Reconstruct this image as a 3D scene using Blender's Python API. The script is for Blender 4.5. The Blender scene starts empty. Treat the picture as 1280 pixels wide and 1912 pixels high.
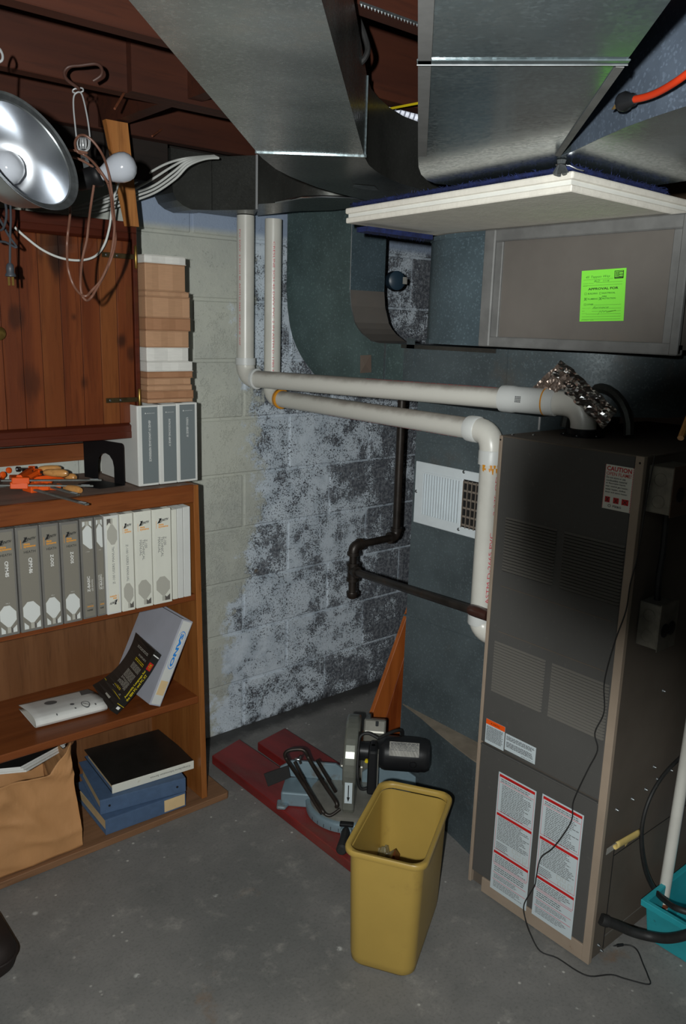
import bpy, bmesh, math, random
from mathutils import Vector, Matrix
random.seed(7)
scene = bpy.context.scene
COL = scene.collection
V = Vector
# ------------------------------------------------------------------ camera
RIGHT = V((0.7654307, -0.6429027, 0.0281421)); DOWN = V((-0.1222266, -0.1881785, -0.9744996)); FWD = V((0.6318042, 0.7424722, -0.2226174))
FPX = 1527.25
CAM = V((0, 0, 1.62))
cd = bpy.data.cameras.new('camera'); cam = bpy.data.objects.new('camera', cd); COL.objects.link(cam)
cd.sensor_fit = 'HORIZONTAL'; cd.lens = 18.0; cd.sensor_width = 18.0 * 1280 / FPX
cd.clip_start = 0.01; cd.clip_end = 50
cam.matrix_world = Matrix(((RIGHT.x, -DOWN.x, -FWD.x, CAM.x), (RIGHT.y, -DOWN.y, -FWD.y, CAM.y), (RIGHT.z, -DOWN.z, -FWD.z, CAM.z), (0, 0, 0, 1)))
scene.camera = cam
# ------------------------------------------------------------------ light: the camera's flash, a very dim basement around it
scene.view_settings.view_transform = 'Standard'; scene.view_settings.look = 'None'
scene.view_settings.exposure = 0.0; scene.view_settings.gamma = 1.0; scene.view_settings.use_curve_mapping = False
w = bpy.data.worlds.new('world'); scene.world = w; w.use_nodes = True
w.node_tree.nodes['Background'].inputs[0].default_value = (0.75, 0.9, 1.0, 1); w.node_tree.nodes['Background'].inputs[1].default_value = 0.006
FLASH = CAM - RIGHT * 0.083 - FWD * 0.153
fl = bpy.data.lights.new('flash', 'AREA'); fl.shape = 'RECTANGLE'; fl.size = 0.015; fl.size_y = 0.032; fl.energy = 50; fl.color = (0.975, 1.0, 0.975)
flo = bpy.data.objects.new('flash', fl); COL.objects.link(flo)
mw = cam.matrix_world.copy(); mw.translation = FLASH; flo.matrix_world = mw

def ray(px, py): return RIGHT * ((px - 640) / FPX) + DOWN * ((py - 956) / FPX) + FWD
def at(px, py, X=None, Y=None, Z=None, d=None):
    "the point on the plane X=, Y= or Z= (or at depth d) that the photograph shows at px, py"
    r = ray(px, py)
    if d is not None: return CAM + r * d
    if X is not None: return CAM + r * ((X - CAM.x) / r.x)
    if Y is not None: return CAM + r * ((Y - CAM.y) / r.y)
    return CAM + r * ((Z - CAM.z) / r.z)

# ------------------------------------------------------------------ materials
def c(r, g, b):
    f = lambda v: (v / 255 / 12.92) if v <= 10 else ((v / 255 + 0.055) / 1.055) ** 2.4
    return (f(r), f(g), f(b), 1)
def mul(col, k): return tuple(min(1, x * k) for x in col[:3]) + (1,)
class NT:
    def __init__(s, m, coord='Object'):
        m.use_nodes = True; s.t = m.node_tree; s.b = s.t.nodes['Principled BSDF']
        if coord == 'World': s.co = s.n('ShaderNodeNewGeometry').outputs['Position']
        else: s.co = s.n('ShaderNodeTexCoord').outputs[coord]
    def n(s, typ, **k):
        x = s.t.nodes.new(typ)
        for a, v in k.items(): setattr(x, a, v)
        return x
    def put(s, sock, v):
        if hasattr(v, 'is_output'): s.t.links.new(v, sock)
        elif v is not None: sock.default_value = v
    def mapv(s, scale=(1, 1, 1), rot=(0, 0, 0), loc=(0, 0, 0), src=None):
        x = s.n('ShaderNodeMapping'); s.put(x.inputs['Vector'], src or s.co); x.inputs['Scale'].default_value = scale; x.inputs['Rotation'].default_value = rot; x.inputs['Location'].default_value = loc
        return x.outputs[0]
    def noise(s, scale, detail=4, rough=0.55, vec=None, dist=0):
        x = s.n('ShaderNodeTexNoise'); s.put(x.inputs['Vector'], vec or s.co); x.inputs['Scale'].default_value = scale; x.inputs['Detail'].default_value = detail; x.inputs['Roughness'].default_value = rough; x.inputs['Distortion'].default_value = dist
        return x.outputs['Fac']
    def vor(s, scale, out='Color', vec=None, feature='F1'):
        x = s.n('ShaderNodeTexVoronoi', feature=feature); s.put(x.inputs['Vector'], vec or s.co); x.inputs['Scale'].default_value = scale
        return x.outputs[out]
    def rng(s, v, a, b, lo=0.0, hi=1.0):
        x = s.n('ShaderNodeMapRange', interpolation_type='SMOOTHSTEP'); s.put(x.inputs[0], v); x.inputs[1].default_value = a; x.inputs[2].default_value = b; x.inputs[3].default_value = lo; x.inputs[4].default_value = hi
        return x.outputs[0]
    def math(s, op, a, b=0.0):
        x = s.n('ShaderNodeMath', operation=op); s.put(x.inputs[0], a); s.put(x.inputs[1], b); return x.outputs[0]
    def mix(s, fac, a, b, bt='MIX'):
        x = s.n('ShaderNodeMix', data_type='RGBA', blend_type=bt); s.put(x.inputs[0], fac); s.put(x.inputs[6], a); s.put(x.inputs[7], b); return x.outputs[2]
    def xyz(s):
        x = s.n('ShaderNodeSeparateXYZ'); s.put(x.inputs[0], s.co); return x.outputs
    def bump(s, h, strength=0.3, dist=0.01):
        x = s.n('ShaderNodeBump'); s.put(x.inputs['Height'], h); x.inputs['Strength'].default_value = strength; x.inputs['Distance'].default_value = dist
        s.t.links.new(x.outputs[0], s.b.inputs['Normal'])
def base(name, col, rough=0.5, metal=0.0, spec=0.5, coat=0.0):
    m = bpy.data.materials.new(name); m.use_nodes = True; b = m.node_tree.nodes['Principled BSDF']
    b.inputs['Base Color'].default_value = col; b.inputs['Roughness'].default_value = rough; b.inputs['Metallic'].default_value = metal
    b.inputs['Specular IOR Level'].default_value = spec; b.inputs['Coat Weight'].default_value = coat; m.diffuse_color = col
    return m
def worn(name, col, rough=0.5, metal=0.0, spec=0.5, var=0.25, scale=8, stretch=(1, 1, 1), dirt=None, dirt_scale=5, dirt_lo=0.58, dirt_hi=0.75, bump=0.0, bump_scale=60, coord='Object', coat=0.0):
    "a colour with soft blotches, dirt patches and a fine relief"
    m = base(name, col, rough, metal, spec, coat); t = NT(m, coord)
    v = t.mapv(stretch)
    o = t.mix(t.rng(t.noise(scale, 5, 0.6, v), 0.3, 0.7), mul(col, 1 - var), mul(col, 1 + var))
    if dirt: o = t.mix(t.rng(t.noise(dirt_scale, 6, 0.65, v), dirt_lo, dirt_hi), o, dirt)
    t.put(t.b.inputs['Base Color'], o)
    if bump: t.bump(t.noise(bump_scale, 5, 0.6, v), bump, 0.004)
    return m
def wood(name, c0, c1, axis='Z', rough=0.45, spec=0.4, ring=18, knots=False, coat=0.0, grain=90, knot_c=None, spots=()):
    m = base(name, c0, rough, 0, spec, coat); t = NT(m, 'World')
    st = {'X': (0.08, 1, 1), 'Y': (1, 0.08, 1), 'Z': (1, 1, 0.08)}[axis]
    v = t.mapv(st)
    big = t.noise(ring, 4, 0.6, v, 0.6); fine = t.noise(grain, 3, 0.6, v)
    o = t.mix(t.rng(big, 0.35, 0.68), c0, c1)
    o = t.mix(t.rng(fine, 0.35, 0.7), o, mul(c0, 0.62), 'MIX') if False else t.mix(t.math('MULTIPLY', t.rng(fine, 0.5, 0.72), 0.45), o, mul(c0, 0.5))
    if knots:
        kv = t.mapv({'Z': (1.15, 0, 0.62), 'X': (0.62, 0, 1), 'Y': (1, 0.62, 0)}[axis], loc=(0.37, 0, 0.21))
        k = t.vor(5.2, 'Distance', kv); o = t.mix(t.rng(k, 0.04, 0.17, 0.85, 0.0), o, knot_c or mul(c0, 0.15))
    for (kx, kz, kr, ka) in spots:
        mm = t.n('ShaderNodeVectorMath', operation='DISTANCE'); t.put(mm.inputs[0], t.mapv((1, 0, 0.6))); mm.inputs[1].default_value = (kx, 0, kz * 0.6)
        dd_ = t.math('ADD', mm.outputs['Value'], t.math('MULTIPLY', t.math('SUBTRACT', big, 0.5), kr * 2.2)); o = t.mix(t.math('MULTIPLY', t.rng(dd_, kr * 0.3, kr, 1.0, 0.0), ka), o, knot_c or mul(c0, 0.15))
    t.put(t.b.inputs['Base Color'], o); t.bump(fine, 0.08, 0.002)
    return m
def galv(name, col, rough=0.42, metal=0.55, spangle=0.5, scale=170, smudge=None):
    m = base(name, col, rough, metal, 0.5); t = NT(m, 'World')
    s = t.n('ShaderNodeSeparateColor'); t.put(s.inputs[0], t.vor(scale))
    fl_ = t.rng(s.outputs[0], 0.80, 0.99)
    o = t.mix(t.rng(t.noise(5, 4), 0.3, 0.7), mul(col, 0.78), mul(col, 1.2))
    o = t.mix(t.math('MULTIPLY', fl_, spangle), o, mul(col, 4.0))
    if smudge: o = t.mix(t.rng(t.noise(3.2, 6, 0.7), 0.55, 0.75), o, smudge)
    t.put(t.b.inputs['Base Color'], o)
    t.put(t.b.inputs['Roughness'], t.rng(s.outputs[1], 0, 1, rough - 0.04, rough + 0.05))
    return m
M = {}
M['white_pvc'] = worn('white_pvc', c(206, 204, 196), 0.32, var=0.07, scale=6, dirt=c(120, 110, 98), dirt_scale=9, dirt_lo=0.6, dirt_hi=0.85)
M['dusty_pvc'] = base('dusty_pvc', c(206, 204, 196), 0.4)
_t = NT(M['dusty_pvc'], 'World'); _g = _t.n('ShaderNodeNewGeometry'); _s = _t.n('ShaderNodeSeparateXYZ'); _t.t.links.new(_g.outputs['Normal'], _s.inputs[0])
_f = _t.math('ADD', _s.outputs[2], _t.math('MULTIPLY', _t.noise(14, 5, 0.65), 0.9)); _t.put(_t.b.inputs['Base Color'], _t.mix(_t.rng(_f, 0.75, 1.45, 0.0, 0.75), c(206, 204, 196), c(118, 106, 96)))
M['white_plastic'] = base('white_plastic', c(205, 207, 205), 0.4)
M['white_vinyl'] = worn('white_vinyl', c(206, 207, 203), 0.38, var=0.03, scale=9, dirt=c(170, 160, 140), dirt_scale=14, dirt_lo=0.66, dirt_hi=0.8)
M['cream_vinyl'] = worn('cream_vinyl', c(214, 214, 203), 0.38, var=0.03, scale=9, dirt=c(165, 150, 120), dirt_scale=18, dirt_lo=0.66, dirt_hi=0.8)
M['white_paper'] = worn('white_paper', c(212, 212, 208), 0.7, var=0.03, scale=20)
M['grey_vinyl'] = worn('grey_vinyl', c(112, 110, 106), 0.3, var=0.06, scale=12)
M['taupe_print'] = base('taupe_print', c(126, 122, 112), 0.4)
M['taupe_light'] = base('taupe_light', c(172, 170, 160), 0.4)
M['octagon'] = base('octagon', c(208, 211, 208), 0.4)
M['taupe_dark'] = base('taupe_dark', c(92, 88, 84), 0.4)
M['slate_print'] = base('slate_print', c(112, 120, 122), 0.4)
M['ink'] = base('ink', c(22, 22, 24), 0.6)
M['grey_ink'] = base('grey_ink', c(95, 97, 98), 0.6)
M['white_ink'] = base('white_ink', c(225, 225, 222), 0.6)
M['orange_ink'] = base('orange_ink', c(226, 150, 20), 0.6)
M['yellow_ink'] = base('yellow_ink', c(214, 190, 20), 0.6)
M['red_ink'] = base('red_ink', c(190, 22, 22), 0.6)
M['pink_ink'] = base('pink_ink', c(205, 60, 80), 0.6)
M['blue_ink'] = base('blue_ink', c(30, 130, 215), 0.6)
M['orange_label'] = base('orange_label', c(232, 84, 12), 0.5)
M['label_white'] = base('label_white', c(192, 203, 208), 0.45)
M['page_edges'] = worn('page_edges', c(150, 148, 142), 0.8, var=0.3, scale=40, stretch=(6, 0.3, 0.3))
M['steel'] = base('steel', c(190, 192, 196), 0.25, 1.0)
M['brushed'] = base('brushed', c(196, 200, 206), 0.32, 1.0)
_t = NT(M['brushed']); _tg = _t.n('ShaderNodeTangent', direction_type='RADIAL', axis='Z'); _t.t.links.new(_tg.outputs[0], _t.b.inputs['Tangent']); _t.b.inputs['Anisotropic'].default_value = 0.9
M['wire_steel'] = base('wire_steel', c(186, 188, 190), 0.35, 0.35)
M['zinc'] = worn('zinc', c(120, 124, 126), 0.4, 0.8, var=0.25, scale=30)
M['brass'] = base('brass', c(160, 130, 70), 0.35, 0.9)
M['dark_brass'] = worn('dark_brass', c(74, 62, 40), 0.45, 0.7, var=0.3, scale=40)
M['black_iron'] = worn('black_iron', c(46, 40, 36), 0.42, 0.35, var=0.35, scale=16, dirt=c(84, 58, 40), dirt_scale=14, dirt_lo=0.55, dirt_hi=0.8)
M['black_plastic'] = base('black_plastic', c(28, 29, 31), 0.35)
M['black_rubber'] = worn('black_rubber', c(30, 30, 30), 0.6, var=0.3, scale=30, dirt=c(62, 58, 52), dirt_scale=40, dirt_lo=0.6, dirt_hi=0.8)
M['black_enamel'] = base('black_enamel', c(18, 18, 20), 0.5, 0, 0.25)
KN = [(lambda p: (p.x, p.z, r_, a_))(at(x_, y_, Y=2.302)) for x_, y_, r_, a_ in ((30, 592, 0.024, 0.6), (138, 592, 0.012, 0.6), (226, 636, 0.020, 0.75), (66, 716, 0.038, 0.5), (156, 714, 0.022, 0.6), (98, 455, 0.05, 0.75), (120, 440, 0.045, 0.6), (245, 660, 0.02, 0.6), (100, 488, 0.02, 0.5))]
M['cabinet_wood'] = wood('cabinet_wood', c(92, 42, 17), c(110, 55, 24), 'Z', 0.4, knot_c=c(30, 12, 6), coat=0.15, spots=KN)
M['cabinet_wood_light'] = wood('cabinet_wood_light', c(104, 53, 22), c(120, 68, 32), 'Z', 0.4, knot_c=c(32, 14, 6), coat=0.15, spots=KN)
M['cabinet_frame'] = wood('cabinet_frame', c(72, 30, 18), c(88, 38, 22), 'X', 0.35, coat=0.15)
M['shelf_wood'] = wood('shelf_wood', c(112, 58, 26), c(126, 70, 34), 'X', 0.4)
M['upright_wood'] = wood('upright_wood', c(138, 82, 38), c(152, 96, 48), 'Z', 0.4, knots=True, knot_c=c(70, 34, 16))
M['ply_back'] = wood('ply_back', c(108, 70, 42), c(122, 82, 52), 'Z', 0.45)
M['base_plank'] = wood('base_plank', c(118, 84, 58), c(134, 98, 70), 'X', 0.7)
M['shelf_top_dusty'] = wood('shelf_top_dusty', c(120, 100, 88), c(136, 114, 102), 'X', 0.7)
M['stud_wood'] = wood('stud_wood', c(158, 98, 48), c(172, 114, 60), 'Z', 0.6)
M['joist_wood'] = wood('joist_wood', c(60, 26, 13), c(72, 33, 16), 'X', 0.7, ring=9, grain=60)
M['joist_wood_dark'] = wood('joist_wood_dark', c(58, 42, 34), c(70, 52, 42), 'X', 0.8)
M['subfloor_wood'] = wood('subfloor_wood', c(36, 22, 15), c(46, 28, 19), 'Y', 0.8)
M['shade_wood'] = wood('shade_wood', c(30, 24, 21), c(38, 30, 26), 'X', 0.9)  # near-black tone standing for the shade at the wall top
M['cedar'] = wood('cedar', c(158, 80, 34), c(116, 50, 20), 'Z', 0.45, ring=26)
M['cedar_light'] = wood('cedar_light', c(176, 96, 42), c(160, 84, 36), 'Z', 0.45, ring=20)
M['handle_wood'] = wood('handle_wood', c(196, 140, 80), c(206, 152, 92), 'X', 0.25, coat=0.4)
M['red_plank'] = worn('red_plank', c(120, 34, 32), 0.5, var=0.28, scale=9, stretch=(1, 0.35, 1), dirt=c(98, 72, 62), dirt_scale=4, dirt_lo=0.52, dirt_hi=0.78, bump=0.1, coord='World')
M['clamp_orange'] = base('clamp_orange', c(226, 86, 20), 0.4)
M['clamp_bar'] = worn('clamp_bar', c(112, 114, 110), 0.4, 0.35, var=0.3, scale=30)
M['bulb_glass'] = base('bulb_glass', c(168, 172, 180), 0.12, coat=0.5)
M['brown_cord'] = base('brown_cord', c(104, 70, 56), 0.5)
M['grey_cord'] = base('grey_cord', c(60, 64, 70), 0.45)
M['white_cord'] = base('white_cord', c(206, 208, 204), 0.45)
M['orange_cord'] = base('orange_cord', c(188, 52, 20), 0.45)
M['dusty_plug'] = worn('dusty_plug', c(120, 96, 54), 0.6, var=0.2, scale=40)
M['rust'] = worn('rust', c(110, 58, 34), 0.7, var=0.3, scale=40)
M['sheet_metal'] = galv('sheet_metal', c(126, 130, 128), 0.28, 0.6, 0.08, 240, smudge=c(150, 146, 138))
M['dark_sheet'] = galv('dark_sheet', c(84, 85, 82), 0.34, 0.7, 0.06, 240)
M['spangled_steel'] = galv('spangled_steel', c(88, 106, 106), 0.45, 0.35, 0.16, 190)
M['drop_steel'] = galv('drop_steel', c(78, 88, 92), 0.5, 0.2, 0.16, 240, smudge=c(86, 84, 80))
M['bright_galv'] = galv('bright_galv', c(110, 122, 126), 0.17, 0.65, 0.10, 200)
M['blue_galv'] = galv('blue_galv', c(104, 116, 132), 0.36, 0.4, 0.14, 260)
M['plenum_blue'] = galv('plenum_blue', c(82, 98, 106), 0.42, 0.3, 0.20, 260)
M['grey_panel'] = worn('grey_panel', c(112, 107, 102), 0.5, 0.25, var=0.08, scale=5, dirt=c(126, 116, 106), dirt_scale=3)
M['grey_flange'] = worn('grey_flange', c(108, 108, 107), 0.6, 0.1, var=0.16, scale=14)
M['dust'] = worn('dust', c(122, 112, 98), 0.9, var=0.18, scale=18)
M['foil'] = base('foil', c(190, 188, 186), 0.18, 1.0)
M['foil_brown'] = base('foil_brown', c(150, 134, 124), 0.35, 0.7)
M['furnace_door'] = worn('furnace_door', c(80, 79, 77), 0.6, 0.0, 0.12, var=0.05, scale=4, dirt=c(86, 85, 82), dirt_scale=60, dirt_lo=0.62, dirt_hi=0.66)
M['furnace_side'] = worn('furnace_side', c(92, 84, 76), 0.6, 0.0, 0.15, var=0.12, scale=4)
M['furnace_louvre'] = base('furnace_louvre', c(100, 97, 92), 0.6, 0, 0.12)
M['furnace_beige'] = worn('furnace_beige', c(150, 134, 118), 0.5, var=0.06, scale=9, dirt=c(110, 84, 62), dirt_scale=22, dirt_lo=0.66, dirt_hi=0.8)
M['slot_dark'] = base('slot_dark', c(14, 13, 12), 0.8)
M['lime_paper'] = base('lime_paper', c(132, 232, 70), 0.6)
M['green_ink'] = base('green_ink', c(44, 110, 40), 0.6)
M['grille_white'] = worn('grille_white', c(206, 214, 218), 0.4, var=0.03, scale=20)
M['grille_tan'] = base('grille_tan', c(120, 110, 100), 0.5)
M['blue_fibre'] = worn('blue_fibre', c(20, 32, 78), 0.8, var=0.4, scale=50)
M['foam_board'] = worn('foam_board', c(230, 225, 214), 0.75, var=0.05, scale=24, bump=0.25, bump_scale=90)
M['foam_white'] = worn('foam_white', c(226, 226, 220), 0.7, var=0.03, scale=24)
M['bin_yellow'] = worn('bin_yellow', c(166, 138, 68), 0.42, var=0.05, scale=4, dirt=c(120, 92, 50), dirt_scale=7, dirt_lo=0.58, dirt_hi=0.82)
M['saw_blue'] = worn('saw_blue', c(120, 140, 150), 0.45, 0.2, var=0.08, scale=10, dirt=c(110, 104, 96), dirt_scale=12)
M['saw_grey'] = worn('saw_grey', c(132, 130, 122), 0.4, 0.4, var=0.15, scale=14)
M['guard_metal'] = worn('guard_metal', c(122, 124, 116), 0.28, 0.45, var=0.15, scale=14)
M['paper_bag'] = worn('paper_bag', c(178, 130, 84), 0.7, var=0.07, scale=7, bump=0.9, bump_scale=16, stretch=(1, 1, 0.45))
M['blue_cloth'] = worn('blue_cloth', c(72, 94, 124), 0.6, var=0.08, scale=40)
M['black_vinyl'] = worn('black_vinyl', c(34, 33, 31), 0.4, var=0.15, scale=20, dirt=c(70, 66, 60), dirt_scale=50, dirt_lo=0.72, dirt_hi=0.76)
M['tan_pages'] = worn('tan_pages', c(176, 136, 104), 0.75, var=0.06, scale=60, stretch=(0.4, 1, 6))
M['tan_pages_dark'] = worn('tan_pages_dark', c(160, 116, 84), 0.75, var=0.06, scale=60, stretch=(0.4, 1, 6))
M['white_pages'] = worn('white_pages', c(214, 212, 206), 0.75, var=0.05, scale=60, stretch=(0.4, 1, 6))
M['tape_label'] = worn('tape_label', c(214, 186, 140), 0.6, var=0.05, scale=20)
M['lavender_vinyl'] = worn('lavender_vinyl', c(168, 170, 180), 0.4, var=0.04, scale=10)
M['teal_plastic'] = worn('teal_plastic', c(40, 150, 160), 0.45, var=0.12, scale=9, dirt=c(38, 74, 74), dirt_scale=26, dirt_lo=0.62, dirt_hi=0.76)
M['blue_plastic'] = base('blue_plastic', c(26, 52, 150), 0.4)
M['meter_blue'] = base('meter_blue', c(40, 58, 72), 0.4)
M['yellow_paper'] = worn('yellow_paper', c(196, 172, 104), 0.7, var=0.08, scale=16)
M['glue_orange'] = base('glue_orange', c(206, 138, 30), 0.35)
M['box_metal'] = worn('box_metal', c(122, 118, 108), 0.45, 0.5, var=0.25, scale=20)
M['hook_brown'] = base('hook_brown', c(72, 46, 38), 0.5)
M['cover_brown'] = base('cover_brown', c(84, 66, 52), 0.5)
M['dull_brown'] = worn('dull_brown', c(26, 16, 12), 0.7, var=0.2, scale=10)
M['trash_clear'] = base('trash_clear', c(200, 190, 150), 0.2); M['trash_clear'].node_tree.nodes['Principled BSDF'].inputs['Transmission Weight'].default_value = 0.75
M['trash_brown'] = base('trash_brown', c(110, 60, 34), 0.4)
M['louver_alu'] = base('louver_alu', c(205, 208, 220), 0.4, 0.6)
M['fitting_brown'] = base('fitting_brown', c(60, 36, 30), 0.3, coat=0.4)
M['light_paper'] = worn('light_paper', c(196, 194, 186), 0.55, var=0.03, scale=10)

def block_wall_material(name, joint=False):
    m = base(name, c(160, 165, 170), 0.75, 0, 0.3); t = NT(m, 'World'); x, y, z = t.xyz()
    n1 = t.noise(3.0, 6, 0.62); n2 = t.noise(26, 5, 0.7); n3 = t.noise(9, 6, 0.68); n4 = t.noise(70, 3, 0.6); n5 = t.noise(170, 3, 0.65)
    cream = t.mix(t.rng(n1, 0.35, 0.7), c(192, 194, 183), c(174, 177, 170))
    cream = t.mix(t.math('MULTIPLY', t.rng(n4, 0.6, 0.75), 0.35), cream, c(120, 122, 116))
    blue = t.mix(t.rng(n3, 0.36, 0.66), c(204, 214, 224), c(172, 184, 196))
    bare = t.mix(t.rng(n4, 0.4, 0.62), c(84, 88, 96), c(126, 130, 136))
    # peeling: more of it towards the corner and the floor
    g = t.math('ADD', t.math('MULTIPLY', x, 0.22), t.math('MULTIPLY', n3, 0.95))
    oi = t.n('ShaderNodeObjectInfo'); g = t.math('ADD', g, t.math('MULTIPLY', oi.outputs['Random'], 0.14)); g = t.math('ADD', g, t.math('MULTIPLY', n2, 0.55)); g = t.math('SUBTRACT', g, t.math('MULTIPLY', z, 0.045))
    g = t.math('ADD', g, t.math('MULTIPLY', t.math('SUBTRACT', n5, 0.5), 0.75))
    peel = t.rng(g, 1.215, 1.30)
    if joint: peel = t.math('MULTIPLY', peel, t.rng(n2, 0.45, 0.7, 0.1, 0.8))
    o = t.mix(peel, blue, bare)
    o = t.mix(t.math('MULTIPLY', t.rng(n5, 0.56, 0.60), t.math('MULTIPLY', t.rng(x, 1.5, 1.9, 0.3, 0.95), t.rng(t.noise(6.5, 4, 0.6, t.mapv(loc=(2, 5, 1))), 0.35, 0.6))), o, c(60, 62, 68))
    o = t.mix(t.rng(t.noise(5.2, 5, 0.6, t.mapv(loc=(3, 1, 7))), 0.70, 0.74), o, c(112, 104, 96))
    edge = t.math('ADD', x, t.math('MULTIPLY', n1, -0.45)); edge = t.math('SUBTRACT', edge, t.rng(z, 0.05, 1.1, 0.0, 0.22)); edge = t.math('ADD', edge, t.rng(z, 1.25, 1.5, 0.0, 0.08)); edge = t.math('ADD', edge, t.math('MULTIPLY', n3, -0.16))
    edge = t.math('SUBTRACT', edge, t.math('MULTIPLY', t.math('SUBTRACT', n2, 0.35), 0.22))
    o = t.mix(t.rng(edge, 1.185, 1.245), cream, o)
    top = t.math('MULTIPLY', t.rng(z, 1.915, 1.945), t.rng(x, 1.25, 1.3)); o = t.mix(top, o, c(146, 160, 182))
    o = t.mix(t.rng(t.math('ADD', z, t.math('MULTIPLY', n3, -0.22)), -0.075, -0.125, 0.0, 0.9), o, c(46, 46, 48))
    t.put(t.b.inputs['Base Color'], o)
    h = t.math('ADD', t.math('MULTIPLY', n2, 0.6), t.math('MULTIPLY', peel, -0.5)); h = t.math('ADD', h, t.math('MULTIPLY', n4, 0.35)); t.bump(h, 0.55, 0.006)
    return m
M['painted_block'] = block_wall_material('painted_block'); M['mortar'] = block_wall_material('mortar', True)
def floor_material():
    m = base('concrete_floor', c(88, 86, 84), 0.7, 0, 0.35); t = NT(m, 'World')
    n1 = t.noise(2.2, 6, 0.65); n2 = t.noise(11, 6, 0.7); n3 = t.noise(120, 3, 0.6)
    o = t.mix(t.rng(n1, 0.32, 0.7), c(104, 104, 102), c(126, 124, 121))
    o = t.mix(t.math('MULTIPLY', t.rng(n2, 0.52, 0.74), 0.65), o, c(150, 147, 141))
    o = t.mix(t.math('MULTIPLY', t.rng(n3, 0.45, 0.8), 0.35), o, c(66, 64, 62))
    o = t.mix(t.math('MULTIPLY', t.rng(t.noise(4.5, 5, 0.6, t.mapv(loc=(7, 2, 0))), 0.64, 0.75), 0.6), o, c(120, 92, 66))
    d = t.vor(7.5, 'Distance', t.mapv(loc=(0.3, 0.7, 0))); o = t.mix(t.math('MULTIPLY', t.rng(d, 0.03, 0.085, 1, 0), t.rng(n2, 0.5, 0.56)), o, c(176, 176, 172))
    d2 = t.vor(24, 'Distance'); o = t.mix(t.math('MULTIPLY', t.rng(d2, 0.06, 0.13, 1, 0), t.rng(n1, 0.5, 0.6)), o, c(186, 184, 178))
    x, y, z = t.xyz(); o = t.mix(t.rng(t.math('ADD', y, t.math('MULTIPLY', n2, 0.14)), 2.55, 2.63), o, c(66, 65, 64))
    t.put(t.b.inputs['Base Color'], o); t.bump(t.math('ADD', n2, t.math('MULTIPLY', n3, 0.4)), 0.15, 0.004)
    return m
M['concrete_floor'] = floor_material()
M['plain_wall'] = worn('plain_wall', c(120, 118, 110), 0.8, var=0.05, scale=6, bump=0.2)
M['dark_wall'] = worn('dark_wall', c(96, 76, 60), 0.8, var=0.1, scale=4)
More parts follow.
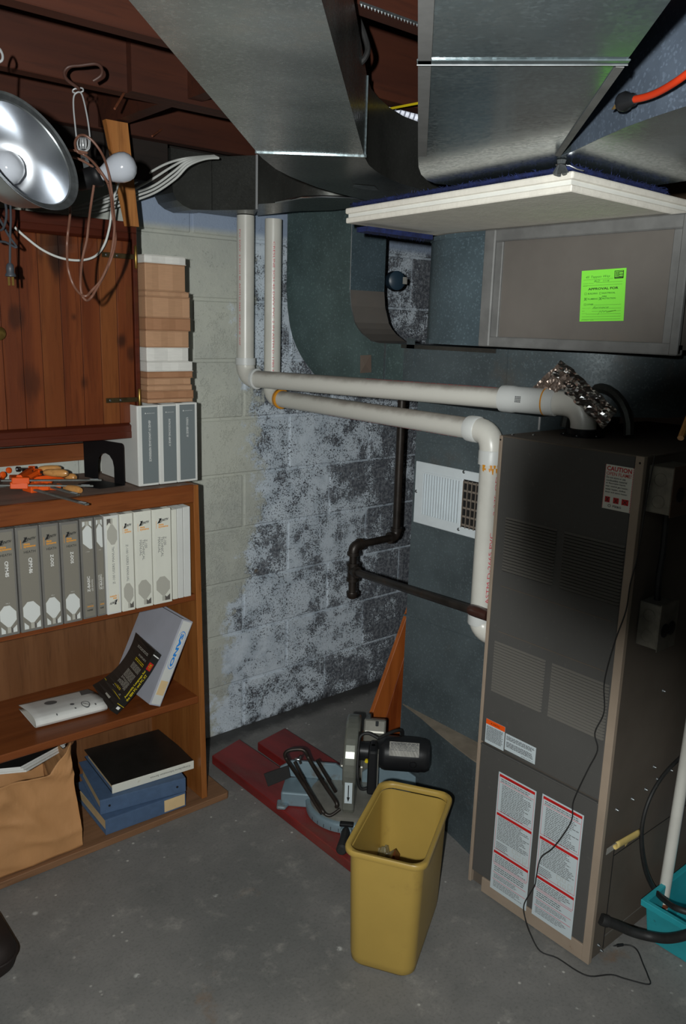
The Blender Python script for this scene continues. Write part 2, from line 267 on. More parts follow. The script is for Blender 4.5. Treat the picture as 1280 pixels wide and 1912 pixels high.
# ------------------------------------------------------------------ geometry helpers
class MB:
    def __init__(s): s.v = []; s.f = []; s.m = []; s.s = []
    def add(s, vs, fs, mi=0, sm=False):
        o = len(s.v); s.v += [V(p) for p in vs]
        for f in fs: s.f.append([o + i for i in f]); s.m.append(mi); s.s.append(sm)
        return s
    def hexa(s, p, mi=0):       # p: 4 bottom, 4 top, same turn
        return s.add(p, [(3, 2, 1, 0), (4, 5, 6, 7), (0, 1, 5, 4), (1, 2, 6, 5), (2, 3, 7, 6), (3, 0, 4, 7)], mi)
    def box(s, a, b, mi=0):
        x0, y0, z0 = a; x1, y1, z1 = b
        return s.hexa([(x0, y0, z0), (x1, y0, z0), (x1, y1, z0), (x0, y1, z0), (x0, y0, z1), (x1, y0, z1), (x1, y1, z1), (x0, y1, z1)], mi)
    def obox(s, o, U, W, N, mi=0):   # corner o and three full edge vectors
        o, U, W, N = V(o), V(U), V(W), V(N)
        return s.hexa([o, o + U, o + U + W, o + W, o + N, o + U + N, o + U + W + N, o + W + N], mi)
    def quad(s, a, b, c_, d, mi=0): return s.add([a, b, c_, d], [(0, 1, 2, 3)], mi)
    def prism(s, poly, vec, mi=0, sm=False):
        n = len(poly); vec = V(vec); poly = [V(p) for p in poly]
        fs = [tuple(range(n))[::-1], tuple(range(n, 2 * n))]
        o = len(s.v); s.v += poly + [p + vec for p in poly]
        for f in fs: s.f.append([o + i for i in f]); s.m.append(mi); s.s.append(False)
        for i in range(n):
            j = (i + 1) % n; s.f.append([o + i, o + j, o + n + j, o + n + i]); s.m.append(mi); s.s.append(sm)
        return s
    def tube(s, pts, r, n=8, mi=0, caps=True, closed=False):
        pts = [V(p) for p in pts]; k = len(pts); rs = r if isinstance(r, (list, tuple)) else [r] * k
        ring = []; prev = None
        for i in range(k):
            if closed: t = pts[(i + 1) % k] - pts[i - 1]
            else: t = pts[min(i + 1, k - 1)] - pts[max(i - 1, 0)]
            t = t.normalized() if t.length > 1e-9 else V((0, 0, 1))
            if prev is None:
                a = V((0, 0, 1)) if abs(t.z) < 0.9 else V((1, 0, 0)); u = t.cross(a).normalized()
            else:
                u = prev - t * prev.dot(t); u = u.normalized() if u.length > 1e-6 else t.orthogonal().normalized()
            prev = u; w_ = t.cross(u)
            ring.append([pts[i] + (u * math.cos(2 * math.pi * j / n) + w_ * math.sin(2 * math.pi * j / n)) * rs[i] for j in range(n)])
        o = len(s.v)
        for q in ring: s.v += q
        for i in range(k if closed else k - 1):
            i2 = (i + 1) % k
            for j in range(n):
                j2 = (j + 1) % n; s.f.append([o + i * n + j, o + i * n + j2, o + i2 * n + j2, o + i2 * n + j]); s.m.append(mi); s.s.append(True)
        if caps and not closed:
            s.f.append([o + j for j in range(n)][::-1]); s.m.append(mi); s.s.append(False)
            s.f.append([o + (k - 1) * n + j for j in range(n)]); s.m.append(mi); s.s.append(False)
        return s
    def lathe(s, o, axis, prof, n=24, mi=0, cap=True):   # prof: (radius, height along axis)
        o = V(o); t = V(axis).normalized(); u = t.orthogonal().normalized(); w_ = t.cross(u); st = len(s.v); k = len(prof)
        for r, h in prof:
            for j in range(n): s.v.append(o + t * h + (u * math.cos(2 * math.pi * j / n) + w_ * math.sin(2 * math.pi * j / n)) * max(r, 1e-5))
        for i in range(k - 1):
            for j in range(n):
                j2 = (j + 1) % n; s.f.append([st + i * n + j, st + i * n + j2, st + (i + 1) * n + j2, st + (i + 1) * n + j]); s.m.append(mi); s.s.append(True)
        if cap:
            s.f.append([st + j for j in range(n)][::-1]); s.m.append(mi); s.s.append(False)
            s.f.append([st + (k - 1) * n + j for j in range(n)]); s.m.append(mi); s.s.append(False)
        return s
    def grid(s, fn, nu, nv, mi=0, sm=True, thick=None):
        P_ = [[V(fn(i / nu, j / nv)) for j in range(nv + 1)] for i in range(nu + 1)]; o = len(s.v)
        for row in P_: s.v += row
        for i in range(nu):
            for j in range(nv):
                a = o + i * (nv + 1) + j; s.f.append([a, a + nv + 1, a + nv + 2, a + 1]); s.m.append(mi); s.s.append(sm)
        return s
    def build(s, name, mats, parent=None, local=False, bevel=0.0, seg=1, loc=None, sharp=40, solid=0.0):
        "link the collected shape as one mesh object; points are world points unless local"
        if not isinstance(mats, (list, tuple)): mats = [mats]
        org = V((0, 0, 0))
        if parent is not None and not local: org = root_loc(parent)
        if loc is not None and parent is None and not local: org = V(loc)
        me = bpy.data.meshes.new(name); me.from_pydata([tuple(p - org) for p in s.v], [], s.f)
        for m in mats: me.materials.append(M[m])
        me.polygons.foreach_set('material_index', s.m); me.polygons.foreach_set('use_smooth', s.s); me.update()
        bm = bmesh.new(); bm.from_mesh(me); bmesh.ops.recalc_face_normals(bm, faces=bm.faces)
        bm.to_mesh(me); bm.free()
        if any(s.s): me.set_sharp_from_angle(angle=math.radians(sharp))
        o = bpy.data.objects.new(name, me); COL.objects.link(o)
        if parent is not None: o.parent = parent
        elif loc is not None: o.location = loc
        if bevel > 0:
            b = o.modifiers.new('bevel', 'BEVEL'); b.width = bevel; b.segments = seg; b.limit_method = 'ANGLE'; b.angle_limit = math.radians(35)
        if solid:
            b = o.modifiers.new('solid', 'SOLIDIFY'); b.thickness = solid; b.offset = 0
        return o
def root_loc(o):
    while o.parent is not None: o = o.parent
    return o.location.copy()
def tag(o, label, cat, group=None):
    o['label'] = label; o['category'] = cat
    if group: o['group'] = group
    return o
def thing(name, label, cat, loc=(0, 0, 0), group=None, rot=None):
    o = bpy.data.objects.new(name, None); COL.objects.link(o); o.location = loc; o.empty_display_size = 0.05
    if rot is not None: o.rotation_euler = rot
    return tag(o, label, cat, group)
def structure(o): o['kind'] = 'structure'; return o
def stuff(o): o['kind'] = 'stuff'; return o
def arc(cx, cy, r, a0, a1, n): return [(cx + r * math.cos(math.radians(a0 + (a1 - a0) * i / n)), cy + r * math.sin(math.radians(a0 + (a1 - a0) * i / n))) for i in range(n + 1)]
def spline(pts, n=8):
    pts = [V(p) for p in pts]; out = []
    for i in range(len(pts) - 1):
        p0 = pts[max(i - 1, 0)]; p1 = pts[i]; p2 = pts[i + 1]; p3 = pts[min(i + 2, len(pts) - 1)]
        for k in range(n):
            t = k / n; out.append(0.5 * ((2 * p1) + (p2 - p0) * t + (2 * p0 - 5 * p1 + 4 * p2 - p3) * t * t + (3 * p1 - p0 - 3 * p2 + p3) * t ** 3))
    out.append(pts[-1]); return out
_tc = {}
def glyphs(body, bold=0.0, shear=0.0):
    k = (body, bold, shear)
    if k not in _tc:
        cu = bpy.data.curves.new('t', 'FONT'); cu.body = body; cu.size = 1; cu.resolution_u = 2; cu.offset = bold; cu.shear = shear
        ob = bpy.data.objects.new('t', cu); COL.objects.link(ob)
        dg = bpy.context.evaluated_depsgraph_get(); me = bpy.data.meshes.new_from_object(ob.evaluated_get(dg))
        vs = [(v.co.x, v.co.y) for v in me.vertices]; fs = [tuple(p.vertices) for p in me.polygons]
        bpy.data.objects.remove(ob); bpy.data.curves.remove(cu); bpy.data.meshes.remove(me)
        x0 = min(v[0] for v in vs); x1 = max(v[0] for v in vs); y0 = min(v[1] for v in vs); y1 = max(v[1] for v in vs)
        _tc[k] = ([((v[0] - x0) / (x1 - x0), (v[1] - y0) / (y1 - y0)) for v in vs], fs)
    return _tc[k]
def text_into(mb, body, O, U, W, w_, h_, mi=0, bold=0.0, shear=0.0):
    "letters filling the rectangle from corner O, w_ along unit U and h_ along unit W"
    vs, fs = glyphs(body, bold, shear); O, U, W = V(O), V(U).normalized(), V(W).normalized()
    mb.add([O + U * (x * w_) + W * (y * h_) for x, y in vs], fs, mi)
def print_lines(mb, O, U, W, w_, h_, rows, mi=0, seed=1, fill=0.5, ragged=0.25):
    "rows of tiny words, too small to read, printed inside a rectangle (top left O)"
    rnd = random.Random(seed); O, U, W = V(O), V(U).normalized(), V(W).normalized(); lh = h_ / rows
    for r in range(rows):
        x = 0; end = w_ * (1 - ragged * rnd.random())
        y = -(r + 0.5 - fill / 2) * lh
        while x < end:
            l = w_ * rnd.uniform(0.03, 0.12); l = min(l, end - x)
            p = O + U * x + W * y; mb.add([p, p + U * l, p + U * l - W * lh * fill, p - W * lh * fill], [(0, 1, 2, 3)], mi)
            x += l + w_ * 0.016
def frame2(O, U, W, off):
    "a drawing board on a surface: s(u, v) gives the point u along U, v along W, lifted off the surface"
    O, U, W = V(O), V(U).normalized(), V(W).normalized(); N = U.cross(W)
    return lambda u, v, k=1.0: O + U * u + W * v + N * off * k
# ------------------------------------------------------------------ the setting
WALL_Y = 2.6
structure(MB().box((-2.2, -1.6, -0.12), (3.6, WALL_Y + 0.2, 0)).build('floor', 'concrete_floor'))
wall = structure(MB().box((-2.2, WALL_Y + 0.0035, 0), (3.6, WALL_Y + 0.2, 2.34)).build('wall_back', 'mortar'))
BL, BH = 0.427, 0.2135
shared = {}
for row in range(11):
    z1 = 1.055 + BH * (6 - row); z0 = z1 - BH
    if z0 < -0.03: z0 = 0.0
    z1 = min(z1, 2.335)
    if z1 - z0 < 0.02: continue
    off = 1.92 if (row % 2) == 1 else 2.1335
    x0 = off - BL * 5
    for k in range(10):
        xa, xb = x0 + BL * k, x0 + BL * (k + 1)
        if xb < 0.25 or xa > 3.3: continue
        key = round(z1 - z0, 3)
        j = 0.0045
        if key not in shared:
            o = MB().box((j, -0.001, j), (BL - j, 0.03, z1 - z0 - j)).build('block', 'painted_block', wall, local=True, bevel=0.004); shared[key] = o.data
        else:
            o = bpy.data.objects.new('block', shared[key]); COL.objects.link(o); o.parent = wall
            b = o.modifiers.new('bevel', 'BEVEL'); b.width = 0.004; b.segments = 1; b.limit_method = 'ANGLE'
        o.location = (xa, WALL_Y + random.uniform(-0.0012, 0.0006), z0)
structure(MB().box((3.4, -1.6, 0), (3.6, WALL_Y, 2.34)).build('wall_right', 'dark_wall'))
structure(MB().box((-2.2, -1.6, 0), (-2.0, WALL_Y, 2.34)).build('wall_left', 'plain_wall'))
structure(MB().box((-2.0, -1.6, 0), (3.4, -1.4, 2.34)).build('wall_front', 'plain_wall'))
ceil = structure(MB().box((-2.2, -1.6, 2.36), (3.6, WALL_Y + 0.2, 2.38)).build('ceiling', 'subfloor_wood'))
for k in range(28):
    y0 = -1.6 + k * 0.15
    MB().box((-2.2, y0 + 0.002, 2.342), (3.6, y0 + 0.148, 2.3605)).build('board', 'subfloor_wood', ceil)
JZ = 2.15
for k, y0 in enumerate((-1.2, -0.79, -0.38, 0.03, 0.44, 0.74, 1.17, 1.575, 1.985, 2.40)):
    MB().box((-2.2, y0, JZ), (3.4, y0 + 0.042, 2.342)).build('joist', 'joist_wood', ceil, bevel=0.002)
MB().box((1.08, 2.027, JZ + 0.004), (1.12, 2.40, 2.342)).build('blocking', 'joist_wood', ceil)
MB().box((1.12, 1.617, JZ + 0.01), (1.16, 1.985, 2.342)).build('blocking', 'joist_wood', ceil)
MB().box((0.97, 1.96, JZ + 0.0), (3.0, 1.985, JZ + 0.13)).build('sister_board', 'joist_wood', ceil)
MB().box((1.45, 1.212, JZ + 0.07), (1.58, 1.26, JZ + 0.09)).build('nailing_cleat', 'joist_wood_dark', ceil)
mb = MB()
for k in range(70):
    x = 1.0 + k * 0.0078; mb.add([(x, 1.168, JZ - 0.0005), (x + 0.005, 1.168, JZ - 0.0005), (x + 0.0025, 1.168, JZ - 0.005), (x + 0.0025, 1.1665, JZ - 0.0005)], [(0, 1, 2), (0, 3, 2), (1, 2, 3)], 0)
mb.box((1.0, 1.1685, JZ - 0.001), (1.546, 1.1702, JZ + 0.004)); mb.build('serrated_edging', 'zinc', ceil)
MB().box((-2.2, 2.446, 2.035), (1.325, WALL_Y - 0.003, 2.341)).build('shade_board', 'shade_wood', ceil)  # dark board added to cover the wall top where it lies unlit
MB().box((1.326, 2.588, 2.035), (3.4, WALL_Y - 0.003, 2.341)).build('shade_board', 'shade_wood', ceil)  # same added shade cover, kept thin behind the branch duct
for a, b_ in (((228, 180), (214, 203)), ((301, 242), (284, 254))):
    p = at(*a, Y=1.985 if a[0] < 240 else 2.40); q = at(*b_, Y=1.95 if a[0] < 240 else 2.36)
    MB().tube([p + (p - q) * 0.3, q], 0.003, 6).build('nail', 'rust', ceil)
# ------------------------------------------------------------------ bookcase
YF = 2.205; BX0, BX1 = 0.40, 1.30
bc = thing('bookcase', 'stained wooden bookcase against the block wall, its shelves holding rows of binders', 'bookcase', (0.85, YF, 0))
MB().hexa([(1.281, YF, 0.024), (1.302, YF, 0.024), (1.302, 2.57, 0.024), (1.281, 2.57, 0.024), (1.262, YF, 1.121), (1.281, YF, 1.121), (1.281, 2.57, 1.121), (1.262, 2.57, 1.121)]).build('side_panel', 'upright_wood', bc, bevel=0.0015)
MB().box((BX0 - 0.02, YF, 0.024), (BX0, 2.57, 1.121)).build('side_panel', 'upright_wood', bc, bevel=0.0015)
MB().box((BX0, YF + 0.004, 1.100), (1.262, 2.57, 1.122)).build('top_board', 'shelf_top_dusty', bc)
MB().box((BX0, YF - 0.002, 1.066), (1.2635, YF + 0.018, 1.124)).build('front_rail', 'shelf_wood', bc, bevel=0.003)
MB().box((BX0, YF + 0.006, 0.742), (1.268, 2.56, 0.763)).build('shelf', 'shelf_wood', bc, bevel=0.0015)
MB().box((BX0, YF + 0.006, 0.380), (1.276, 2.56, 0.405)).build('shelf', 'shelf_wood', bc, bevel=0.003)
MB().box((BX0, 2.56, 0.024), (1.288, 2.575, 1.10)).build('back_panel', 'ply_back', bc)
MB().prism([(BX0 - 0.1, 2.188, 0), (1.372, 2.188, 0), (1.380, 2.196, 0), (1.380, 2.572, 0), (BX0 - 0.1, 2.572, 0)], (0, 0, 0.0225)).build('base_plank', 'base_plank', bc, bevel=0.002)
# ------------------------------------------------------------------ wall cabinet
CY = 2.30; CX1 = 1.140
cab = thing('wall_cabinet', 'dark stained wall cabinet with a knotty plank door and strap hinges', 'cabinet', (0.75, CY, 1.27))
MB().box((0.30, CY + 0.02, 1.27), (CX1 - 0.002, 2.57, 1.888)).build('carcass', 'cabinet_frame', cab)
MB().box((0.30, CY - 0.004, 1.862), (CX1, CY + 0.02, 1.892)).build('top_rail', 'cabinet_frame', cab, bevel=0.002)
MB().box((0.30, CY - 0.004, 1.268), (CX1, CY + 0.02, 1.290)).build('bottom_rail', 'cabinet_frame', cab, bevel=0.002)
MB().box((CX1 - 0.014, CY - 0.003, 1.289), (CX1, CY + 0.02, 1.863)).build('stile', 'cabinet_frame', cab, bevel=0.002)
door = MB().box((0.32, CY + 0.010, 1.291), (CX1 - 0.015, CY + 0.019, 1.861)).build('door', 'cabinet_frame', cab)
MB().prism([(0.32, CY + 0.01, 1.862), (0.32, CY - 0.002, 1.862), (0.32, CY - 0.0035, 1.846), (0.32, CY + 0.01, 1.838)], (CX1 - 0.3352, 0, 0)).build('door_rail', 'cabinet_frame', door)
MB().prism([(0.32, CY + 0.01, 1.290), (0.32, CY - 0.002, 1.290), (0.32, CY - 0.0035, 1.306), (0.32, CY + 0.01, 1.314)], (CX1 - 0.3352, 0, 0)).build('door_rail', 'cabinet_frame', door)
xs = [at(px, 600, Y=CY).x for px in (3, 40, 77, 116, 153, 188, 220)] + [CX1 - 0.016]
xs = [xs[0] - 0.055 * k for k in range(7, 0, -1)] + xs
for i in range(len(xs) - 1):
    m_ = 'cabinet_wood_light' if i in (9, 12) else 'cabinet_wood'
    MB().box((xs[i] + 0.0006, CY + 0.002, 1.3135), (xs[i + 1] - 0.0006, CY + 0.011, 1.8385)).build('plank', m_, door, bevel=0.0018)
for (pz, px0) in ((475, 190), (748, 198)):
    a = at(px0, pz, Y=CY - 0.003); z = a.z; x0 = a.x
    h = MB().box((x0, CY - 0.0055, z - 0.007), (CX1 - 0.012, CY - 0.002, z + 0.007)).build('hinge', 'dark_brass', cab, bevel=0.0008)
    MB().lathe((CX1 - 0.007, CY - 0.006, z - 0.03), (0, 0, 1), [(0.002, -0.003), (0.0045, 0), (0.0045, 0.06), (0.002, 0.063)], 10).build('pin', 'brass', h)
    m2 = MB()
    for dx in (0.012, 0.045): m2.lathe((x0 + dx, CY - 0.0055, z), (0, -1, 0), [(0.0035, 0), (0.0015, 0.0016)], 8)
    m2.build('screw', 'zinc', h)
k = at(-7, 622, Y=CY)
MB().lathe((k.x, CY + 0.002, k.z), (0, -1, 0), [(0.008, 0), (0.007, 0.012), (0.018, 0.016), (0.018, 0.024), (0.008, 0.03)], 16).build('knob', 'brass', cab)
tag(MB().box((0.3, 2.555, 1.168), (1.150, 2.583, 1.222)).build('wall_cleat', 'shelf_wood', loc=(0.75, 2.57, 1.17)), 'long stained wooden cleat fixed to the wall just below the cabinet', 'cleat')
tag(MB().hexa([(1.108, 2.270, 1.878), (1.134, 2.270, 1.878), (1.134, 2.293, 1.878), (1.100, 2.293, 1.878), (1.044, 2.270, 2.149), (1.108, 2.270, 2.149), (1.108, 2.293, 2.149), (1.044, 2.293, 2.149)]).build('stud', 'stud_wood', loc=(1.09, 2.28, 1.88)), 'light brown wooden stud running from joists down to the cabinet corner', 'stud')
# ------------------------------------------------------------------ binders
def hexagon(s, cx, cy, hw, hh, skew=0.35):
    return [s(cx - hw, cy + hh * 0.55), s(cx - hw * 0.45, cy + hh), s(cx + hw * 0.25, cy + hh), s(cx + hw, cy + hh * 0.35), s(cx + hw, cy - hh * 0.4), s(cx + hw * 0.25, cy - hh), s(cx - hw * 0.15, cy - hh), s(cx - hw, cy - hh * 0.3)]
def poly(mb, pts, mi): mb.add(pts, [tuple(range(len(pts)))], mi)
def binder_shell(root, w_, d, h, cover, t=0.003, pages='white_paper', fill=0.7, ring=True):
    "an upright ring binder in its own coordinates: x along the spine's width, y into the shelf, z up; spine at y = 0"
    mb = MB(); mb.box((0, 0, 0), (w_, t, h)); mb.box((0, t, 0), (t, d, h)); mb.box((w_ - t, t, 0), (w_, d, h))
    mb.build('cover', cover, root, local=True, bevel=min(0.0022, w_ * 0.08), seg=2)
    pw = (w_ - 2 * t - 0.002) * fill; x0 = t + 0.001 + (w_ - 2 * t - 0.002 - pw) * 0.5
    MB().box((x0, 0.014, 0.006), (x0 + pw, d - 0.012, h - 0.007)).build('page_block', pages, root, local=True)
    if ring:
        mb = MB(); mb.box((w_ * 0.3, t, 0.004), (w_ * 0.7, t + 0.005, h - 0.004))
        mb.lathe((w_ * 0.5, t + 0.004, h - 0.012), (0, 0, 1), [(0.003, 0), (0.004, 0.008), (0.002, 0.01)], 10)
        mb.build('ring_metal', 'steel', root, local=True)
def zenith_spine(root, w_, h, mats, style, title, sub=None, vol=None, flip=False, inset=0.08):
    "printed spine card: emblem lettering at the head, title reading down, octagon at the foot"
    mb = MB(); m0, hexm, l1, l2, logo, orange, ttl = 0, 1, 2, 3, 4, 5, 6
    a = w_ * inset; W_, H_ = w_ - 2 * a, h - 0.014
    if flip: O, U, Z_ = V((w_ - a, -0.0006, h - 0.007)), V((-1, 0, 0)), V((0, 0, -1))
    else: O, U, Z_ = V((a, -0.0006, 0.007)), V((1, 0, 0)), V((0, 0, 1))
    s0 = frame2(O, U, Z_, 0.0002); s = lambda u, v, k=1: s0(u * W_, v * H_, k)
    s1 = lambda u, v: s(u, v, 2)
    mb.obox(s(0, 0, 0) + V((0, 0.0006, 0)), U * W_, Z_ * H_, V((0, -0.0006, 0)), m0)
    # foot bands and octagon
    top = 0.235 if style == 'grey' else 0.245
    poly(mb, [s(0.06, 0.005), s(0.30, 0.005), s(0.30, 0.035), s(0.06, 0.078)], hexm if style == 'grey' else m0)
    poly(mb, [s(0.74, 0.005), s(0.97, 0.005), s(0.97, 0.075), s(0.74, 0.042)], hexm if style == 'grey' else l2)
    poly(mb, [s(0.42, 0.005), s(0.62, 0.005), s(0.62, 0.062), s(0.42, 0.062)], l1)
    poly(mb, [s(0.62, 0.005, 1.2), s(0.74, 0.005, 1.2), s(0.74, 0.045, 1.2), s(0.62, 0.062, 1.2)], l2)
    poly(mb, hexagon(s1, 0.5, 0.172, 0.47, 0.108), hexm)
    lw = 0.60 if style != 'thin' else 0.5
    x0 = 0.26
    text_into(mb, 'ZENITH', s1(x0 + 0.06, 0.884), U + Z_ * 0.12, Z_ + U * 0.25, W_ * lw, H_ * 0.026, logo, bold=0.035, shear=0.2)
    poly(mb, [s1(x0 + 0.02, 0.922), s1(x0 + 0.24, 0.925), s1(x0 + 0.10, 0.884), s1(x0 + 0.26, 0.880), s1(x0 - 0.08, 0.870), s1(x0 + 0.08, 0.912)], logo)
    text_into(mb, 'data', s1(x0, 0.846), U, Z_, W_ * 0.36, H_ * 0.022, orange, bold=0.03)
    text_into(mb, 'systems', s1(x0, 0.816), U, Z_, W_ * 0.66, H_ * 0.026, orange, bold=0.03)
    poly(mb, [s1(x0 - 0.15, 0.815), s1(x0 - 0.13, 0.815), s1(x0 - 0.13, 0.90), s1(x0 - 0.15, 0.90)], orange)
    if style == 'grey':
        text_into(mb, 'HEATH', s1(x0, 0.766), U, Z_, W_ * 0.64, H_ * 0.024, logo, bold=0.005)
        text_into(mb, title, s1(0.48, 0.718), -Z_, U, H_ * (0.155 if len(title) > 5 else 0.122), W_ * 0.21, ttl, bold=0.02)
    else:
        rows = title.split('|')
        for i, r in enumerate(rows):
            if len(rows) == 1: text_into(mb, r, s1(0.36, 0.70), -Z_, U, H_ * 0.40, W_ * 0.22, ttl)
            else: text_into(mb, r, s1(0.60 - 0.2 * i, 0.72), -Z_, U, H_ * (0.095, 0.22, 0.17)[i], W_ * 0.17, ttl)
    if vol: text_into(mb, vol, s1(0.40, 0.298), U, Z_, W_ * 0.22, H_ * 0.009, ttl)
    mb.build('spine_card', mats, root, local=True)
def row_binder(px0, px1, pyb, pyt, Y, label, grp=None, name='ring_binder', d=0.27):
    xa, xb = at(px0, pyb, Y=Y), at(px1, pyb, Y=Y); z1 = min(1.0635, at((px0 + px1) / 2, pyt, Y=Y).z)
    r = thing(name, label, 'binder', (xa.x + 0.0008, Y, 0.7635), grp)
    return r, xb.x - xa.x - 0.0016, d, z1 - 0.7635
GREY = ['taupe_print', 'octagon', 'taupe_light', 'taupe_dark', 'ink', 'orange_ink', 'white_ink']
WHITE = ['cream_vinyl', 'taupe_light', 'taupe_light', 'taupe_dark', 'ink', 'orange_ink', 'grey_ink']
ROWG = 'binders on the second shelf'
YB = 2.190
for (p0, p1, yb, yt, title, vol, lab) in (
    (-4, 38, 1178, 984, 'CP/M-85', 'VOL. II', 'wide grey binder cut off by the left picture edge, first of its row'),
    (39.5, 82.5, 1176, 982, 'CP/M-86', None, 'wide grey binder with a white octagon, second from the left in its row'),
    (83, 119, 1169, 977, 'Z-DOS', 'VOL. I', 'grey binder with a white octagon, third from the left in its row'),
    (120, 155, 1162, 973, 'Z-DOS', 'VOL. II', 'grey binder with a white octagon, directly left of the two narrow grey binders')):
    r, w_, d, h = row_binder(p0, p1, yb, yt, YB, lab, ROWG)
    binder_shell(r, w_, d, h, 'grey_vinyl', 0.003, 'page_edges', 0.8)
    zenith_spine(r, w_, h, GREY, 'grey', title, vol=vol, inset=0.10)
def basic_spine(root, w_, h, extra):
    mb = MB(); a = w_ * 0.12; W_, H_ = w_ - 2 * a, h - 0.012; O = V((a, -0.0006, 0.006)); U = V((1, 0, 0)); Z_ = V((0, 0, 1))
    s0 = frame2(O, U, Z_, 0.0002); s = lambda u, v, k=1: s0(u * W_, v * H_, k)
    mb.obox(O + V((0, 0.0006, 0)), U * W_, Z_ * H_, V((0, -0.0006, 0)), 0)
    poly(mb, [s(0.05, 0.935), s(0.3, 0.955), s(0.3, 0.99), s(0.05, 0.99)], 1); poly(mb, [s(0.7, 0.955), s(0.96, 0.93), s(0.96, 0.99), s(0.7, 0.99)], 1)
    poly(mb, [s(0.36, 0.945), s(0.64, 0.945), s(0.64, 0.99), s(0.36, 0.99)], 2)
    poly(mb, [s(0.05, 0.90, 2), s(0.42, 0.945, 2), s(0.65, 0.945, 2), s(0.96, 0.91, 2), s(0.96, 0.705, 2), s(0.7, 0.705, 2), s(0.05, 0.77, 2)], 1)
    text_into(mb, 'VOL. I', s(0.68, 0.684, 2), -U, -Z_, W_ * 0.36, H_ * 0.008, 6)
    text_into(mb, 'Z-BASIC', s(0.58 if not extra else 0.62, 0.26, 2), Z_, -U, H_ * 0.165, W_ * 0.26, 6, bold=0.02)
    text_into(mb, '(Z-DOS)', s(0.90, 0.265, 2), Z_, -U, H_ * 0.12, W_ * 0.16, 6)
    if extra: text_into(mb, 'LANGUAGE', s(0.26, 0.27, 2), Z_, -U, H_ * 0.15, W_ * 0.16, 6)
    text_into(mb, 'HEATH', s(0.84, 0.137, 2), -U, -Z_, W_ * 0.6, H_ * 0.010, 3)
    text_into(mb, 'data systems', s(0.84, 0.118, 2), -U, -Z_, W_ * 0.62, H_ * 0.024, 5, bold=0.02)
    text_into(mb, 'ZENITH', s(0.80, 0.075, 2), -U, -Z_, W_ * 0.6, H_ * 0.016, 4, bold=0.04, shear=0.2)
    mb.build('spine_card', GREY, root, local=True)
for (p0, p1, yb, yt, ex, lab) in ((156, 181.5, 1150, 959, False, 'narrow grey binder with its white octagon at the top, left of two'),
                                  (182.5, 199, 1144, 956, True, 'narrow grey binder touching the white binder that stands upside down')):
    r, w_, d, h = row_binder(p0, p1, yb, yt, YB + 0.004, lab, ROWG)
    binder_shell(r, w_, d, h, 'grey_vinyl', 0.0025, 'page_edges', 0.7); basic_spine(r, w_, h, ex)
r, w_, d, h = row_binder(200.5, 227.5, 1142, 960, YB - 0.002, 'white users manual binder standing upside down, its octagon at the top', ROWG)
binder_shell(r, w_, d, h, 'white_vinyl', 0.003, 'light_paper', 0.75)
zenith_spine(r, w_, h, WHITE, 'white', 'Z-100 USERS MANUAL', flip=True, inset=0.13)
r, w_, d, h = row_binder(228.5, 253, 1133, 955, YB - 0.002, 'slim white binder directly right of the upside-down white binder', ROWG)
binder_shell(r, w_, d, h, 'cream_vinyl', 0.003, 'light_paper', 0.75)
zenith_spine(r, w_, h, WHITE, 'white', 'Z-100 USERS MANUAL', inset=0.10)
for (p0, p1, yb, yt, lab) in ((254.5, 286.5, 1126, 951, 'white technical manual binder with a grey octagon, left of two'), (287.5, 322, 1118, 942, 'taller soiled white technical manual binder with a grey octagon, right of two')):
    r, w_, d, h = row_binder(p0, p1, yb, yt, YB, lab, ROWG)
    binder_shell(r, w_, d, h, 'cream_vinyl', 0.003, 'light_paper', 0.75)
    zenith_spine(r, w_, h, WHITE, 'white', 'Z-100|TECHNICAL|MANUAL', inset=0.10)
for (p0, p1, yb, yt, m_, lab, nm) in ((323, 332.5, 1113, 951, 'cream_vinyl', 'thin cream book beside the taller technical manual', 'book'), (333, 343.5, 1111, 949, 'white_vinyl', 'plain white box file between the cream book and another white box file', 'box_file'), (344, 357, 1108, 946, 'white_vinyl', 'plain white box file at the right end of the binder row', 'box_file')):
    r, w_, d, h = row_binder(p0, p1, yb, yt, YB + 0.012, lab, None, nm, 0.24); r['category'] = 'book' if nm == 'book' else 'box file'
    if nm == 'book':
        mb = MB(); mb.box((0, 0, 0), (w_, 0.002, h)); mb.box((0, 0.002, 0), (0.0018, d, h)); mb.box((w_ - 0.0018, 0.002, 0), (w_, d, h)); mb.build('cover', m_, r, local=True, bevel=0.0008)
        MB().box((0.002, 0.003, 0.003), (w_ - 0.002, d - 0.004, h - 0.004)).build('page_block', 'white_paper', r, local=True)
    else:
        mb = MB(); mb.box((0, 0, 0), (w_, 0.002, h)); mb.box((0, 0.002, 0), (0.002, d, h)); mb.box((w_ - 0.002, 0.002, 0), (w_, d, h)); mb.box((0.002, 0.002, 0), (w_ - 0.002, d, 0.002)); mb.build('case', m_, r, local=True, bevel=0.001)
        MB().box((0.003, 0.004, 0.003), (w_ - 0.003, d - 0.01, h - 0.012)).build('page_block', 'page_edges', r, local=True)
